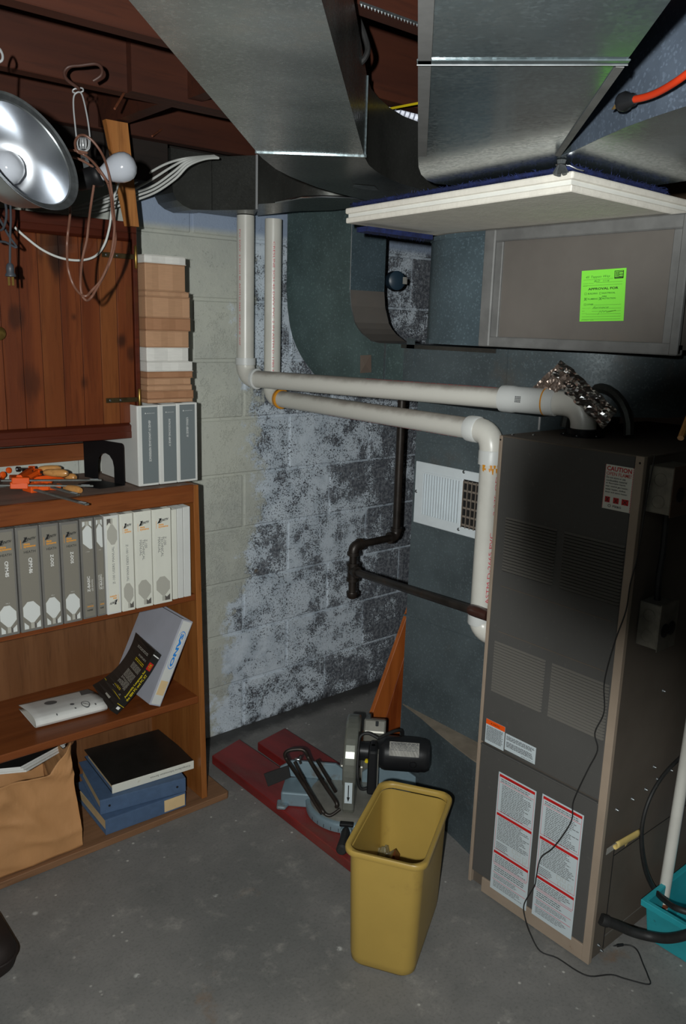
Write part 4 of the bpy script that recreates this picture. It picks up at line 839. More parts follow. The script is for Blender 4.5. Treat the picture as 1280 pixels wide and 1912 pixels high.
# big plenum with a V-shaped notch
ZG, ZG1 = 1.925, 2.105
G = lambda px, py: at(px, py, Z=ZG)
g_left0 = G(780, 0); dl = (G(780, 200) - g_left0).normalized(); g_r0 = G(1258, 0); dr = (G(1047, 289) - g_r0).normalized()
pl = thing('main_plenum', 'big bright galvanised plenum overhead at upper right, notched like a V', 'duct', (1.2, 1.0, ZG))
corner = [G(780, 292), G(781, 312), G(786, 326), G(796, 336), G(812, 343)]
MB().prism([g_left0 - dl * 0.8, G(780, 119), G(1165, 119), g_r0 - dr * 0.8], (0, 0, ZG1 - ZG)).build('left_leg', 'bright_galv', pl)
h0, h1 = G(1050, 291), G(1280, 198); hd = (h1 - h0).normalized()
mids = [G(px, py) for px, py in ((1080, 277), (1120, 258), (1170, 236), (1225, 216))]
MB().prism([G(780, 119), ] + corner + [G(850, 347), G(1000, 349), G(1100, 347), G(1225, 346), G(1280, 338), G(1280, 338) + hd * 0.5 * V((1, 1, 0)).length * 0 + V((0.3, -0.5, 0)), h1 + (h1 - mids[-1]).normalized() * 0.5] + [h1] + mids[::-1] + [G(1047, 290), G(1165, 119)], (0, 0, ZG1 - ZG)).build('junction', 'bright_galv', pl, sharp=50)
a_, b_ = G(778, 117), G(1172, 117); ee = (b_ - a_); eu = ee.normalized(); ew = V((eu.y, -eu.x, 0))
mb = MB(); mb.obox(a_ - V((0, 0, 0.002)), ee, ew * 0.014, V((0, 0, 0.0025))); mb.build('drive_cleat', 'bright_galv', pl, bevel=0.0008)
mb = MB(); mb.tube([a_ - V((0, 0, 0.0025)), b_ - V((0, 0, 0.0025))], 0.0010, 8); mb.build('cleat_bead', 'zinc', pl)
mb = MB(); mb.obox(g_left0 - dl * 0.6 - V((0, 0, 0.002)), (G(780, 290) - g_left0) + dl * 0.6, V((0.011, -0.011, 0)), V((0, 0, 0.0025))); mb.build('edge_seam', 'grey_flange', pl)
mb = MB(); e0 = G(1165, 122); e1 = G(1046, 289); mb.obox(e0 - V((0, 0, 0.0025)), e1 - e0, V((-0.008, 0.006, 0)), V((0, 0, 0.003))); mb.build('edge_seam', 'grey_flange', pl)
line = [h0] + mids + [h1, h1 + (h1 - mids[-1]).normalized() * 0.45]
mb = MB()
for i in range(len(line) - 1):
    p, q = line[i], line[i + 1]; nrm = V((-(q - p).y, (q - p).x, 0)).normalized(); nrm = nrm if nrm.dot(FWD) < 0 else -nrm
    mb.hexa([p + nrm * 0.002 - V((0, 0, 0.001)), q + nrm * 0.002 - V((0, 0, 0.001)), q - nrm * 0.001, p - nrm * 0.001, p + nrm * 0.002 + V((0, 0, 0.017)), q + nrm * 0.002 + V((0, 0, 0.017)), q - nrm * 0.001 + V((0, 0, 0.017)), p - nrm * 0.001 + V((0, 0, 0.017))])
mb.build('bottom_flange', 'blue_galv', pl)
mb = MB()
for i in range(len(line) - 1):
    p, q = line[i], line[i + 1]; nrm = V((-(q - p).y, (q - p).x, 0)).normalized(); nrm = nrm if nrm.dot(FWD) < 0 else -nrm
    mb.hexa([p + nrm * 0.0012 + V((0, 0, 0.017)), q + nrm * 0.0012 + V((0, 0, 0.017)), q - nrm * 0.001 + V((0, 0, 0.017)), p - nrm * 0.001 + V((0, 0, 0.017)), p + nrm * 0.0012 + V((0, 0, 0.178)), q + nrm * 0.0012 + V((0, 0, 0.178)), q - nrm * 0.001 + V((0, 0, 0.178)), p - nrm * 0.001 + V((0, 0, 0.178))])
mb.build('side_skin', 'blue_galv', pl)
kn = G(1048, 297)
kt = thing('wire_tie', 'crimped metal knot with a loose wire tail under the plenum notch', 'wire tie', kn)
mb = MB()
for k in range(7):
    a_ = k * 0.9; mb.tube([kn + V((0.006 * math.cos(a_), 0.006 * math.sin(a_), -0.001)), kn + V((0.004 * math.cos(a_), 0.004 * math.sin(a_), -0.010)), kn + V((0.011 * math.cos(a_), 0.011 * math.sin(a_), -0.024 - 0.003 * (k % 2)))], [0.003, 0.003, 0.0045], 6)
mb.build('crimp', 'zinc', kt)
MB().tube([kn + V((0.009 * math.cos(k * 0.5), 0.009 * math.sin(k * 0.5), -0.010)) for k in range(13)] + [kn + RIGHT * 0.015 + V((0, 0, -0.011)), kn + RIGHT * 0.030 + V((0, 0, -0.017)), kn + RIGHT * 0.042 + V((0, 0, -0.020))], 0.0011, 6).build('wire', 'steel', kt)
# things seen between the ducts
pth = [at(*p, d=dd_) for p, dd_ in (((1292, 130), 1.03), ((1262, 152), 1.06), ((1230, 171), 1.10), ((1205, 181), 1.13), ((1182, 186), 1.155))]
ec = thing('extension_cord', 'orange extension cord with a dusty black plug hanging beside the plenum', 'cord', pth[-1])
MB().tube(spline([pth[0] + (pth[0] - pth[1]) * 2] + pth, 6), 0.0050, 10).build('cord', 'orange_cord', ec)
dd = (pth[-1] - pth[-2]).normalized(); sd = dd.cross(FWD).normalized()
MB().lathe(pth[-1] - dd * 0.004, dd, [(0.006, 0), (0.009, 0.005), (0.010, 0.016), (0.0135, 0.022), (0.013, 0.030), (0.009, 0.034)], 12).build('plug_body', 'black_plastic', ec)
MB().obox(pth[-1] + dd * 0.028 - sd * 0.011 - FWD * 0.008, dd * 0.010, sd * 0.022, FWD * 0.016).build('plug_face', 'dusty_plug', ec, bevel=0.002)
fx = at(690, 188, d=2.12); fy = at(800, 228, d=2.20)
n_ = 26; cd_ = (fy - fx) / n_; pts = []; rr = []
for k in range(-1, 3 * n_):
    pts.append(fx + cd_ * (k / 1.0)); rr.append(0.046 if k % 2 == 0 else 0.041)
mb = MB(); mb.tube(pts, rr, 20); tag(mb.build('flexible_duct', 'louver_alu', loc=(fx.x, fx.y, fx.z), sharp=20), 'ribbed silver flexible duct glimpsed above the joist gap', 'duct')
p = at(650, 0, Z=2.13); q = at(649, 100, Z=2.02)
p0 = at(652, -60, d=1.42); p1 = at(648, 96, d=1.42)
tag(MB().tube([p0 + V((0, 0, 0.0)), p1, p1 + V((0, 0, -0.004))], [0.004, 0.004, 0.002], 8).build('copper_strap', 'brown_cord', loc=p1), 'brown strap hanging beside the diagonal duct up high', 'strap')
pc = [at(*p, d=1.50) for p in ((655, -40), (664, 20), (678, 60), (686, 90), (681, 108), (672, 118))]
tag(MB().tube(spline(pc, 6), 0.0055, 8).build('black_cable', 'black_rubber', loc=pc[2]), 'black cable looping in the gap between the two ceiling ducts', 'cable')
y0, y1 = at(722, 205, Z=2.14), at(800, 190, Z=2.12)
tag(MB().obox(y0, (y1 - y0), V((0.003, 0.01, 0)), V((0, 0, 0.004))).build('yellow_lath', 'yellow_ink', loc=y0), 'thin yellow stick lying across the ribbed silver duct', 'stick')
# ------------------------------------------------------------------ return duct: riser, trunk, drop and boot
XD = 1.88
rd = thing('return_duct', 'dark spangled steel return duct curving from the ceiling down behind the furnace', 'duct', (XD, 1.8, 0))
cp = lambda px, py: at(px, py, X=XD)
heel = [cp(*p) for p in ((534.8, 541), (536.5, 575), (540.8, 608), (546, 630), (554, 650), (563, 667), (574, 683), (588, 701), (606, 718), (630, 733))]
zbot = 1.40
throat = [cp(*p) for p in ((653, 541), (655, 571), (662, 602), (668, 613), (676, 623), (692, 636), (708, 640.5))]
top = V((XD, heel[0].y, 2.13)); top2 = V((XD, throat[0].y, 2.13))
poly_ = [top] + heel + [V((XD, 1.93, zbot)), V((XD, 1.93, throat[-1].z))] + throat[::-1] + [top2]
MB().prism(poly_, (0.16, 0, 0), 0, True).build('riser', 'spangled_steel', rd, sharp=60)
mb = MB(); a_, b_ = cp(535, 541), cp(650, 541); mb.obox(V((XD - 0.0015, a_.y, a_.z)), V((0, b_.y - a_.y, b_.z - a_.z)), V((0.0015, 0, 0)), V((0, 0, 0.026))); 
mb.obox(V((XD - 0.001, b_.y - 0.001, b_.z - 0.004)), V((0.161, 0, -0.002)), V((0, 0.001, 0)), V((0, 0, 0.026))); mb.build('seam_band', 'spangled_steel', rd)
th_ = [V((XD + 0.001, p.y - 0.0008, p.z)) for p in throat]
mb = MB()
for i in range(len(th_) - 1): mb.quad(th_[i], th_[i + 1], th_[i + 1] + V((0.158, 0, 0)), th_[i] + V((0.158, 0, 0)))
mb.build('throat_skin', 'grey_panel', rd)
a_ = th_[0]; MB().quad(a_, V((a_.x, a_.y, 1.99)), V((a_.x + 0.158, a_.y, 1.99)), a_ + V((0.158, 0, 0))).build('throat_face', 'plenum_blue', rd)
zt = throat[-1].z
plan = [(XD, 1.93), (XD, 1.55), (1.884, 1.48), (1.896, 1.40), (1.922, 1.31), (1.965, 1.23), (2.03, 1.165), (2.11, 1.125), (2.3, 1.10), (2.3, 1.93)]
MB().prism(up2(plan, zbot), (0, 0, zt - zbot), 0, True).build('trunk', 'drop_steel', rd, sharp=50)
for px in (718, 945): q = cp(px, 680); MB().box((XD - 0.003, q.y - 0.004, zbot), (XD, q.y + 0.004, zt)).build('drive_cleat', 'drop_steel', rd)
q = cp(775, 640); MB().box((XD - 0.004, q.y, zt - 0.07), (XD - 0.001, q.y + 0.035, zt + 0.02)).build('hanger_strap', 'drop_steel', rd)
MB().tube([V((XD, top2.y, 2.12)), V((XD, throat[0].y, throat[0].z))] + [V((XD, p.y, p.z)) for p in throat], 0.0016, 6).build('corner_bead', 'zinc', rd)
mb = MB(); mb.box((XD - 0.004, 1.55, zt - 0.012), (XD, 1.94, zt)); mb.build('top_lip', 'dark_sheet', rd)
yL = cp(776, 830).y; yR = 1.377
MB().prism([V((XD, yR, 1.388)), V((XD, yL, 1.388)), V((XD, yL + 0.012, 0.0)), V((XD, yR, 0.0))], (0.4, 0, 0)).build('drop', 'drop_steel', rd)
mb = MB(); q = cp(997, 800); mb.box((XD - 0.003, yR, 1.352), (XD, yR + 0.005, 1.388)); mb.build('corner_bead', 'wire_steel', rd)
for (a_, b_) in (((752.8, 1149), (901.5, 1202)), ((775, 826), (900, 842))):
    p, q = cp(*a_), cp(*b_); MB().obox(V((XD - 0.002, p.y, p.z)), V((0, q.y - p.y, q.z - p.z)), V((0.002, 0, 0)), V((0, 0, 0.006))).build('cross_seam', 'drop_steel', rd)
ZL = 0.336
bo = [(XD, yL + 0.004), (1.866, 1.75), (1.845, 1.62), (1.826, 1.53), (1.806, 1.45), (1.797, yR + 0.003), (XD, yR + 0.003)]
bo2 = [(XD, yL + 0.004), (1.858, 1.75), (1.830, 1.65), (1.806, 1.55), (1.788, 1.46), (1.778, yR + 0.003), (XD, yR + 0.003)]
nb = len(bo); mb = MB(); mb.add(up2(bo, 0.0) + up2(bo2, ZL), [tuple(range(nb))[::-1], tuple(range(nb, 2 * nb))] + [(i, (i + 1) % nb, nb + (i + 1) % nb, nb + i) for i in range(nb)]); mb.build('boot', 'drop_steel', rd)
MB().prism(up2(bo2, ZL), (0, 0, 0.004)).build('dusty_ledge', 'dust', rd)
fpx = cp(684, 681); mb = MB()
mb.add([V((XD - 0.002, fpx.y + 0.032, fpx.z + 0.03)), V((XD - 0.003, fpx.y - 0.025, fpx.z + 0.034)), V((XD - 0.002, fpx.y - 0.028, fpx.z - 0.024)), V((XD - 0.005, fpx.y + 0.026, fpx.z - 0.03)), V((XD - 0.007, fpx.y, fpx.z))], [(0, 1, 4), (1, 2, 4), (2, 3, 4), (3, 0, 4)])
mb.build('tape_patch', 'foil_brown', rd)
# grille on the drop
p0, p1 = cp(780.7, 860.8), cp(769.3, 973.2); gy1 = (p0.y + p1.y) / 2; gz1 = p0.z; gz0 = p1.z; gy0 = 1.44
# edges drift a little with height; a plain upright rectangle is used
gr = MB().box((XD - 0.004, gy0, gz0), (XD, gy1, gz1)).build('grille_frame', 'grille_white', rd, bevel=0.002)
ya, yb = cp(792, 900).y, cp(862, 905).y; za, zb = gz0 + 0.035, gz1 - 0.035
mb = MB(); mb.box((XD - 0.0065, yb - 0.004, za - 0.006), (XD - 0.004, ya + 0.004, za)); mb.box((XD - 0.0065, yb - 0.004, zb), (XD - 0.004, ya + 0.004, zb + 0.006)); mb.box((XD - 0.0065, ya, za), (XD - 0.004, ya + 0.004, zb)); mb.box((XD - 0.0065, yb - 0.004, za), (XD - 0.004, yb, zb)); mb.build('grille_rim', 'grille_white', gr)
ns = 14
for k in range(ns):
    y1 = ya - (ya - yb) * k / ns; dy = (ya - yb) / ns
    MB().hexa([(XD - 0.004, y1, za), (XD - 0.011, y1 - dy * 0.82, za), (XD - 0.009, y1 - dy * 0.86, za), (XD - 0.004, y1 - dy * 0.15, za), (XD - 0.004, y1, zb), (XD - 0.011, y1 - dy * 0.82, zb), (XD - 0.009, y1 - dy * 0.86, zb), (XD - 0.004, y1 - dy * 0.15, zb)]).build('slat', 'grille_white', gr)
ya2, yb2 = cp(867, 905).y, gy0 + 0.012
MB().box((XD - 0.0045, yb2, za - 0.008), (XD - 0.0041, ya2, zb + 0.008)).build('grille_opening', 'slot_dark', gr)
mb = MB(); n2 = 11
for k in range(n2 + 1):
    y1 = ya2 - (ya2 - yb2) * k / n2; mb.hexa([(XD - 0.0045, y1, za - 0.004), (XD - 0.013, y1 - 0.004, za - 0.008), (XD - 0.013, y1 - 0.007, za - 0.008), (XD - 0.0045, y1 - 0.003, za - 0.004), (XD - 0.0045, y1, zb + 0.006), (XD - 0.013, y1 - 0.004, zb + 0.004), (XD - 0.013, y1 - 0.007, zb + 0.004), (XD - 0.0045, y1 - 0.003, zb + 0.006)], 0)
for k in range(6):
    z1 = za + (zb - za) * k / 5; mb.box((XD - 0.006, yb2, z1 - 0.003), (XD - 0.0046, ya2, z1 + 0.003), 0)
mb.build('grille_lattice', 'grille_tan', gr)
mb = MB()
for px, py in ((867, 881), (778, 917), (857, 988)): q = cp(px, py); mb.lathe((XD - 0.004, q.y, q.z), (-1, 0, 0), [(0.0055, 0), (0.004, 0.002), (0.001, 0.0028)], 10)
mb.build('screw', 'zinc', gr)
# meter seen between riser and supply plenum
q = at(738, 524, Y=2.24)
wm = thing('gas_gauge', 'small dark blue round gauge with a pale label between the two steel ducts', 'gauge', q)
MB().lathe(q, (-0.25, -1, 0), [(0.026, -0.03), (0.034, -0.02), (0.034, 0.012), (0.026, 0.018)], 18).build('gauge_body', 'meter_blue', wm)
MB().box((q.x + 0.004, q.y - 0.036, q.z - 0.012), (q.x + 0.024, q.y - 0.034, q.z + 0.012)).build('gauge_label', 'page_edges', wm)
MB().tube([(q.x + 0.02, q.y + 0.03, q.z), (q.x + 0.02, q.y + 0.37, q.z)], 0.01, 8).build('stub_pipe', 'black_iron', wm)
# ------------------------------------------------------------------ supply plenum above the furnace
XP = 1.70; zp0, zp1 = 1.588, 1.868
sp_ = thing('supply_plenum', 'grey supply plenum above the furnace wearing a lime green approval tag', 'duct', (XP, 1.2, zp0))
yA, yB_ = 0.905, 1.447
plan = [(XP + 0.004, yB_), (XP + 0.004, 1.55), (XP + 0.010, 1.61), (XP + 0.030, 1.67), (XP + 0.062, 1.715), (XP + 0.11, 1.75), (XP + 0.2, 1.77), (XP + 0.6, 1.77), (XP + 0.6, yB_)]
MB().prism(up2(plan, zp0 - 0.010), (0, 0, zp1 - zp0 + 0.008), 0, True).build('elbow', 'plenum_blue', sp_, sharp=60)
mb = MB()
for i in range(6):
    p, q = plan[i], plan[i + 1]; n2 = V((-(q[1] - p[1]), q[0] - p[0], 0)).normalized(); n2 = n2 if n2.x < 0 else -n2
    for z0 in (zp0 - 0.012, zp1 - 0.012): mb.hexa([V((p[0], p[1], z0)) + n2 * 0.003, V((q[0], q[1], z0)) + n2 * 0.003, V((q[0], q[1], z0)), V((p[0], p[1], z0)), V((p[0], p[1], z0 + 0.012)) + n2 * 0.003, V((q[0], q[1], z0 + 0.012)) + n2 * 0.003, V((q[0], q[1], z0 + 0.012)), V((p[0], p[1], z0 + 0.012))])
mb.build('elbow_lip', 'plenum_blue', sp_)
MB().box((XP + 0.004, yA, zp0), (XP + 0.6, yB_, zp1)).build('panel', 'grey_panel', sp_)
MB().box((XP - 0.004, yA, zp0 - 0.012), (XP + 0.02, yB_ + 0.01, zp0 + 0.014)).build('bottom_flange', 'grey_flange', sp_, bevel=0.004, seg=2)
MB().box((XP - 0.004, yA, zp1 - 0.030), (XP + 0.02, yB_ + 0.01, zp1)).build('top_flange', 'grey_flange', sp_, bevel=0.003)
MB().box((XP - 0.007, yB_ - 0.022, zp0 - 0.012), (XP + 0.01, yB_ + 0.014, zp1)).build('side_flange', 'grey_flange', sp_, bevel=0.003)
MB().box((XP - 0.002, yB_ - 0.045, zp0 + 0.012), (XP + 0.01, yB_ - 0.022, zp1 - 0.030)).build('side_flange', 'grey_flange', sp_, bevel=0.002)
MB().box((XP - 0.007, yA, zp0 - 0.012), (XP + 0.01, yA + 0.020, zp1)).build('side_flange', 'grey_flange', sp_, bevel=0.003)
MB().box((XP - 0.002, yA + 0.020, zp0 + 0.012), (XP + 0.01, yA + 0.040, zp1 - 0.030)).build('side_flange', 'grey_flange', sp_, bevel=0.002)
XT = XP + 0.0034; tp = lambda px, py: at(px, py, X=XT)
c00, c10, c01 = tp(1081.5, 600.5), tp(1163.5, 599), tp(1086, 506)
U, W = (c10 - c00), (c01 - c00); tw, thh = U.length, W.length; U.normalize(); W.normalize()
tg = MB().obox(c00, U * tw, W * thh, V((-0.0006, 0, 0))).build('approval_tag', 'lime_paper', sp_)
mb = MB(); s = lambda u, v: c00 + U * (u * tw) + W * (v * thh) + V((-0.0009, 0, 0))
def tline(u0, u1, v, h=0.006): mb.quad(s(u0, v), s(u1, v), s(u1, v + h), s(u0, v + h), 1)
text_into(mb, 'APPROVAL FOR', s(0.17, 0.612), U, W, tw * 0.68, thh * 0.045, 0, bold=0.03)
for t_, u, v, l in (('BUILDING', 0.17, 0.53, 0.22), ('ELECTRICAL', 0.50, 0.53, 0.29), ('PLUMBING', 0.17, 0.425, 0.23), ('FIRE', 0.50, 0.465, 0.10), ('PROTECTION', 0.50, 0.425, 0.30), ('OTHER', 0.16, 0.318, 0.15)): text_into(mb, t_, s(u, v), U, W, tw * l, thh * 0.030, 1, bold=0.02)
for u, v in ((0.09, 0.525), (0.43, 0.525), (0.09, 0.42), (0.43, 0.42), (0.09, 0.312)):
    for (a_, b_, c_, d_) in ((u, v, u + 0.05, v + 0.005), (u, v + 0.035, u + 0.05, v + 0.04), (u, v, u + 0.006, v + 0.04), (u + 0.044, v, u + 0.05, v + 0.04)): mb.quad(s(a_, b_), s(c_, b_), s(c_, d_), s(a_, d_), 1)
for u in (0.09, 0.43): mb.quad(s(u - 0.01, 0.41), s(u, 0.41), s(u + 0.07, 0.47), s(u + 0.06, 0.47), 1); mb.quad(s(u, 0.47), s(u + 0.01, 0.47), s(u + 0.06, 0.41), s(u + 0.05, 0.41), 1)
for u0, u1, v in ((0.05, 0.72, 0.815), (0.35, 0.93, 0.75), (0.05, 0.93, 0.70), (0.32, 0.93, 0.315), (0.28, 0.93, 0.245), (0.28, 0.93, 0.195), (0.15, 0.93, 0.14), (0.05, 0.93, 0.09), (0.05, 0.93, 0.04)): tline(u0, u1, v, 0.004)
text_into(mb, '45 Tappan Way', s(0.10, 0.835), U, W, tw * 0.56, thh * 0.055, 1, shear=0.3)
text_into(mb, 'BLD   1116', s(0.30, 0.765), U, W, tw * 0.34, thh * 0.04, 1, shear=0.3)
text_into(mb, 'furnace', s(0.30, 0.255), U, W, tw * 0.36, thh * 0.035, 1, shear=0.4)
for t_, u, v, l in (('Location of work', 0.05, 0.738, 0.24), ('Block', 0.05, 0.692, 0.1), ('Type of work', 0.05, 0.252, 0.2), ('Date', 0.05, 0.20, 0.06), ('Inspector', 0.05, 0.148, 0.12), ('FORM 100', 0.05, 0.018, 0.28)): text_into(mb, t_, s(u, v), U, W, tw * l, thh * 0.014, 1)
sg = [(0.42, 0.12), (0.47, 0.2), (0.50, 0.16), (0.53, 0.21), (0.55, 0.17), (0.60, 0.20), (0.62, 0.17), (0.82, 0.20), (0.62, 0.17)]
for (a_, b_) in zip(sg[:-1], sg[1:]): mb.quad(s(*a_), s(*b_), s(b_[0], b_[1] + 0.008), s(a_[0], a_[1] + 0.008), 1)
for (u0, v0, u1, v1) in ((0.75, 0.82, 0.765, 0.96), (0.75, 0.95, 0.95, 0.96), (0.935, 0.82, 0.95, 0.96), (0.75, 0.81, 0.95, 0.835), (0.785, 0.84, 0.80, 0.945), (0.815, 0.84, 0.83, 0.945), (0.84, 0.84, 0.935, 0.855), (0.84, 0.88, 0.935, 0.895), (0.84, 0.925, 0.935, 0.94), (0.84, 0.84, 0.852, 0.94)): mb.quad(s(u0, v0), s(u1, v0), s(u1, v1), s(u0, v1), 0)
mb.build('tag_print', ['ink', 'green_ink'], tg)
# ------------------------------------------------------------------ foam ceiling board lying on the plenum, with a blue filter mat on it
ZBt = zp1 + 0.0025; tb = 0.036
N_ = at(1066, 357, Z=ZBt); L_ = at(643, 417, Z=ZBt); R_ = at(1222, 392, Z=ZBt)
e1 = (L_ - N_); e2 = (R_ - N_).normalized() * 0.61
fb = thing('foam_board', 'white foam ceiling board with a grooved edge jutting out over the plenum', 'board', N_)
def slab2(ins, z0, z1):
    a_, b_ = e1.normalized() * ins, e2.normalized() * ins
    q = [N_ + a_ + b_, N_ + e1 - a_ + b_, N_ + e1 + e2 - a_ - b_, N_ + e2 + a_ - b_]
    return [p + V((0, 0, z0)) for p in q], z1 - z0
q, hh = slab2(0.002, 0, 0.013); MB().prism(q, (0, 0, hh)).build('lower_layer', 'foam_board', fb, bevel=0.002)
q, hh = slab2(0.007, 0.013, 0.022); MB().prism(q, (0, 0, hh)).build('groove_layer', 'foam_white', fb)
q, hh = slab2(0.0, 0.022, tb); MB().prism(q, (0, 0, hh)).build('upper_layer', 'foam_board', fb, bevel=0.004, seg=2)
fm = thing('filter_mat', 'fuzzy blue filter mat lying on the white foam board', 'filter mat', N_ + V((0, 0, tb)))
a_, b_ = e1.normalized(), e2.normalized(); rnd = random.Random(5)
o_ = N_ + a_ * 0.006 + b_ * 0.006 + V((0, 0, tb + 0.0005)); lx, ly = e1.length - 0.02, 0.36
def mat_pt(i, j):
    return o_ + a_ * (lx * i) + b_ * (ly * j) + V((0, 0, 0.007 + 0.003 * mn.noise(V((i * 30, j * 18, 1)))))
MB().grid(mat_pt, 40, 16).build('mat', 'blue_fibre', fm, solid=0.006)
mb = MB()
for k in range(5200):
    if rnd.random() < 0.75: i, j = (rnd.random(), abs(rnd.gauss(0, 0.04))) if rnd.random() < 0.6 else (abs(rnd.gauss(0, 0.02)), rnd.random())
    else: i, j = rnd.random(), rnd.random()
    p = o_ + a_ * (lx * min(i, 1)) + b_ * (ly * min(j, 1)) + V((0, 0, rnd.uniform(0.002, 0.010)))
    d = V((rnd.gauss(0, 1), rnd.gauss(0, 1), rnd.gauss(0, 0.45))).normalized() * rnd.uniform(0.004, 0.012); s_ = d.cross(V((rnd.random(), rnd.random(), 1))).normalized() * 0.0006
    m_ = p + d * 0.5 + V((0, 0, 0.001)); mb.add([p - s_, p + s_, m_ + s_, m_ - s_, p + d], [(0, 1, 2, 3), (3, 2, 4)])
stuff(mb.build('fibres', 'blue_fibre', fm))
mb = MB(); p = L_ + b_ * 0.03 - a_ * 0.015 - V((0, 0, 0.008)); mb.obox(p - V((0, 0, 0.012)), b_ * 0.24, a_ * -0.045, V((0, 0, 0.012)))
for k in range(700):
    q = p + b_ * (0.24 * rnd.random()) - a_ * 0.046 * rnd.random() - V((0, 0, 0.006 + 0.007 * rnd.random())); d = V((rnd.gauss(0, 1), rnd.gauss(0, 1), rnd.gauss(0, 0.6))).normalized() * rnd.uniform(0.004, 0.01); s_ = d.cross(V((rnd.random(), 0.3, 1))).normalized() * 0.0006
    mb.add([q - s_, q + s_, q + d], [(0, 1, 2)])
mb.build('folded_end', 'blue_fibre', fm)
# ------------------------------------------------------------------ white plastic vent pipes
def bend(c_, d0, d1, R, n=9):
    "points of a bend leaving c_ - d0*R and arriving at c_ + d1*R"
    d0, d1 = V(d0).normalized(), V(d1).normalized(); out = []
    for k in range(n + 1):
        t = k / n; a0 = c_ - d0 * R; a1 = c_ + d1 * R
        out.append(a0 * (1 - t) ** 2 + c_ * 2 * t * (1 - t) + a1 * t * t)
    return out
rp = 0.0302; rc = 0.0352
Y1 = 2.50; pv = at(458, 560, Y=Y1); corner1 = at(459, 706, Y=Y1)
vz = 1.352; vent = at(1087, 812, Z=vz)
top_c = at(1077, 770, d=(vent - CAM).dot(FWD)); zc = 1.432; cr2 = V((vent.x, vent.y, zc))
c1 = V((pv.x, Y1, corner1.z)); hz = (cr2 - c1).normalized()
p1_ = thing('vent_pipe', 'upper white plastic vent pipe, from the block wall to the furnace top', 'pipe', (c1.x, c1.y, c1.z), 'white vent pipes')
MB().tube([(pv.x, Y1, 1.978), c1 + V((0, 0, 0.065))], rp, 24).build('riser', 'white_pvc', p1_)
el = bend(c1, (0, 0, -1), hz, 0.055)
MB().tube(el, rc - 0.002, 24).build('elbow', 'white_pvc', p1_)
mb = MB(); mb.lathe(c1 + V((0, 0, 0.05)), (0, 0, 1), [(rp, 0.022), (rc + 0.001, 0.022), (rc + 0.001, -0.002), (rc - 0.003, -0.004)], 24); mb.lathe(c1 + hz * 0.05, hz, [(rc - 0.003, -0.004), (rc + 0.0015, 0), (rc + 0.0015, 0.010), (rp, 0.012)], 24); mb.build('coupling', 'white_plastic', p1_)
a1 = cr2 - hz * 0.20
MB().tube([c1 + hz * 0.055, a1 + hz * 0.02], rp, 24).build('run', 'dusty_pvc', p1_)
MB().lathe(a1, hz, [(rp, -0.045), (rc + 0.002, -0.045), (rc + 0.003, -0.035), (rc + 0.003, -0.008), (rc + 0.001, 0), (rc + 0.001, 0.085), (rc + 0.002, 0.088), (rc + 0.002, 0.118), (rp, 0.12)], 28).build('coupling', 'white_plastic', p1_)
MB().tube([a1 + hz * 0.115] + bend(cr2, hz, (0, 0, -1), 0.062) + [V((vent.x, vent.y, vz + 0.002))], rc - 0.001, 24).build('elbow', 'white_pvc', p1_)
MB().lathe(a1 + hz * 0.0855, hz, [(rc, -0.001), (rc + 0.0025, 0), (rc + 0.0025, 0.0035), (rc, 0.0045)], 28).build('glue_ring', 'glue_orange', p1_)
# second pipe
Y2 = 2.50; qv = at(509, 550, Y=Y2); c2 = V((qv.x, Y2, at(512, 742, Y=Y2).z))
c3 = V((1.770, 1.452, at(916, 806, X=1.77).z)); h2 = (c3 - c2).normalized()
c4 = V((1.770, 1.452, at(903, 1180, X=1.77).z))
p2_ = thing('vent_pipe', 'lower white plastic intake pipe that turns down beside the furnace', 'pipe', (c2.x, c2.y, c2.z), 'white vent pipes')
MB().tube([(qv.x, Y2, 1.978), c2 + V((0, 0, 0.06))], rp, 24).build('riser', 'white_pvc', p2_)
MB().tube(bend(c2, (0, 0, -1), h2, 0.055), rc - 0.002, 24).build('elbow', 'white_pvc', p2_)
MB().lathe(c2 + h2 * 0.05, h2, [(rc - 0.002, -0.004), (rc + 0.001, 0), (rc + 0.001, 0.012), (rp, 0.014)], 24).build('glue_ring', 'glue_orange', p2_)
MB().tube([c2 + h2 * 0.055, c3 - h2 * 0.055], rp, 24).build('run', 'dusty_pvc', p2_)
MB().lathe(c3 - h2 * 0.085, h2, [(rp, 0), (rc + 0.001, 0.0), (rc + 0.002, 0.006), (rc + 0.002, 0.034), (rc - 0.001, 0.038)], 26).build('coupling', 'white_plastic', p2_)
MB().tube(bend(c3, h2, (0, 0, -1), 0.055), rc - 0.001, 24).build('elbow', 'white_pvc', p2_)
MB().lathe(c3 - V((0, 0, 0.05)), (0, 0, -1), [(rc - 0.001, 0), (rc + 0.0005, 0.003), (rc + 0.0005, 0.04), (rp, 0.041)], 24).build('coupling', 'white_plastic', p2_)
MB().tube([c3 - V((0, 0, 0.055)), c4 + V((0, 0, 0.05))], rp, 24).build('drop', 'white_pvc', p2_)
MB().lathe(c4 + V((0, 0, 0.02)), (0, 0, 1), [(rc - 0.001, 0.0), (rc + 0.001, 0.004), (rc + 0.001, 0.04), (rp, 0.042)], 24).build('coupling', 'white_plastic', p2_)
MB().tube(bend(c4, (0, 0, -1), V((0.25, -1, 0)), 0.05) + [c4 + V((0.02, -0.072, 0))], rc - 0.001, 24).build('elbow', 'white_pvc', p2_)
mb = MB(); rnd = random.Random(2)
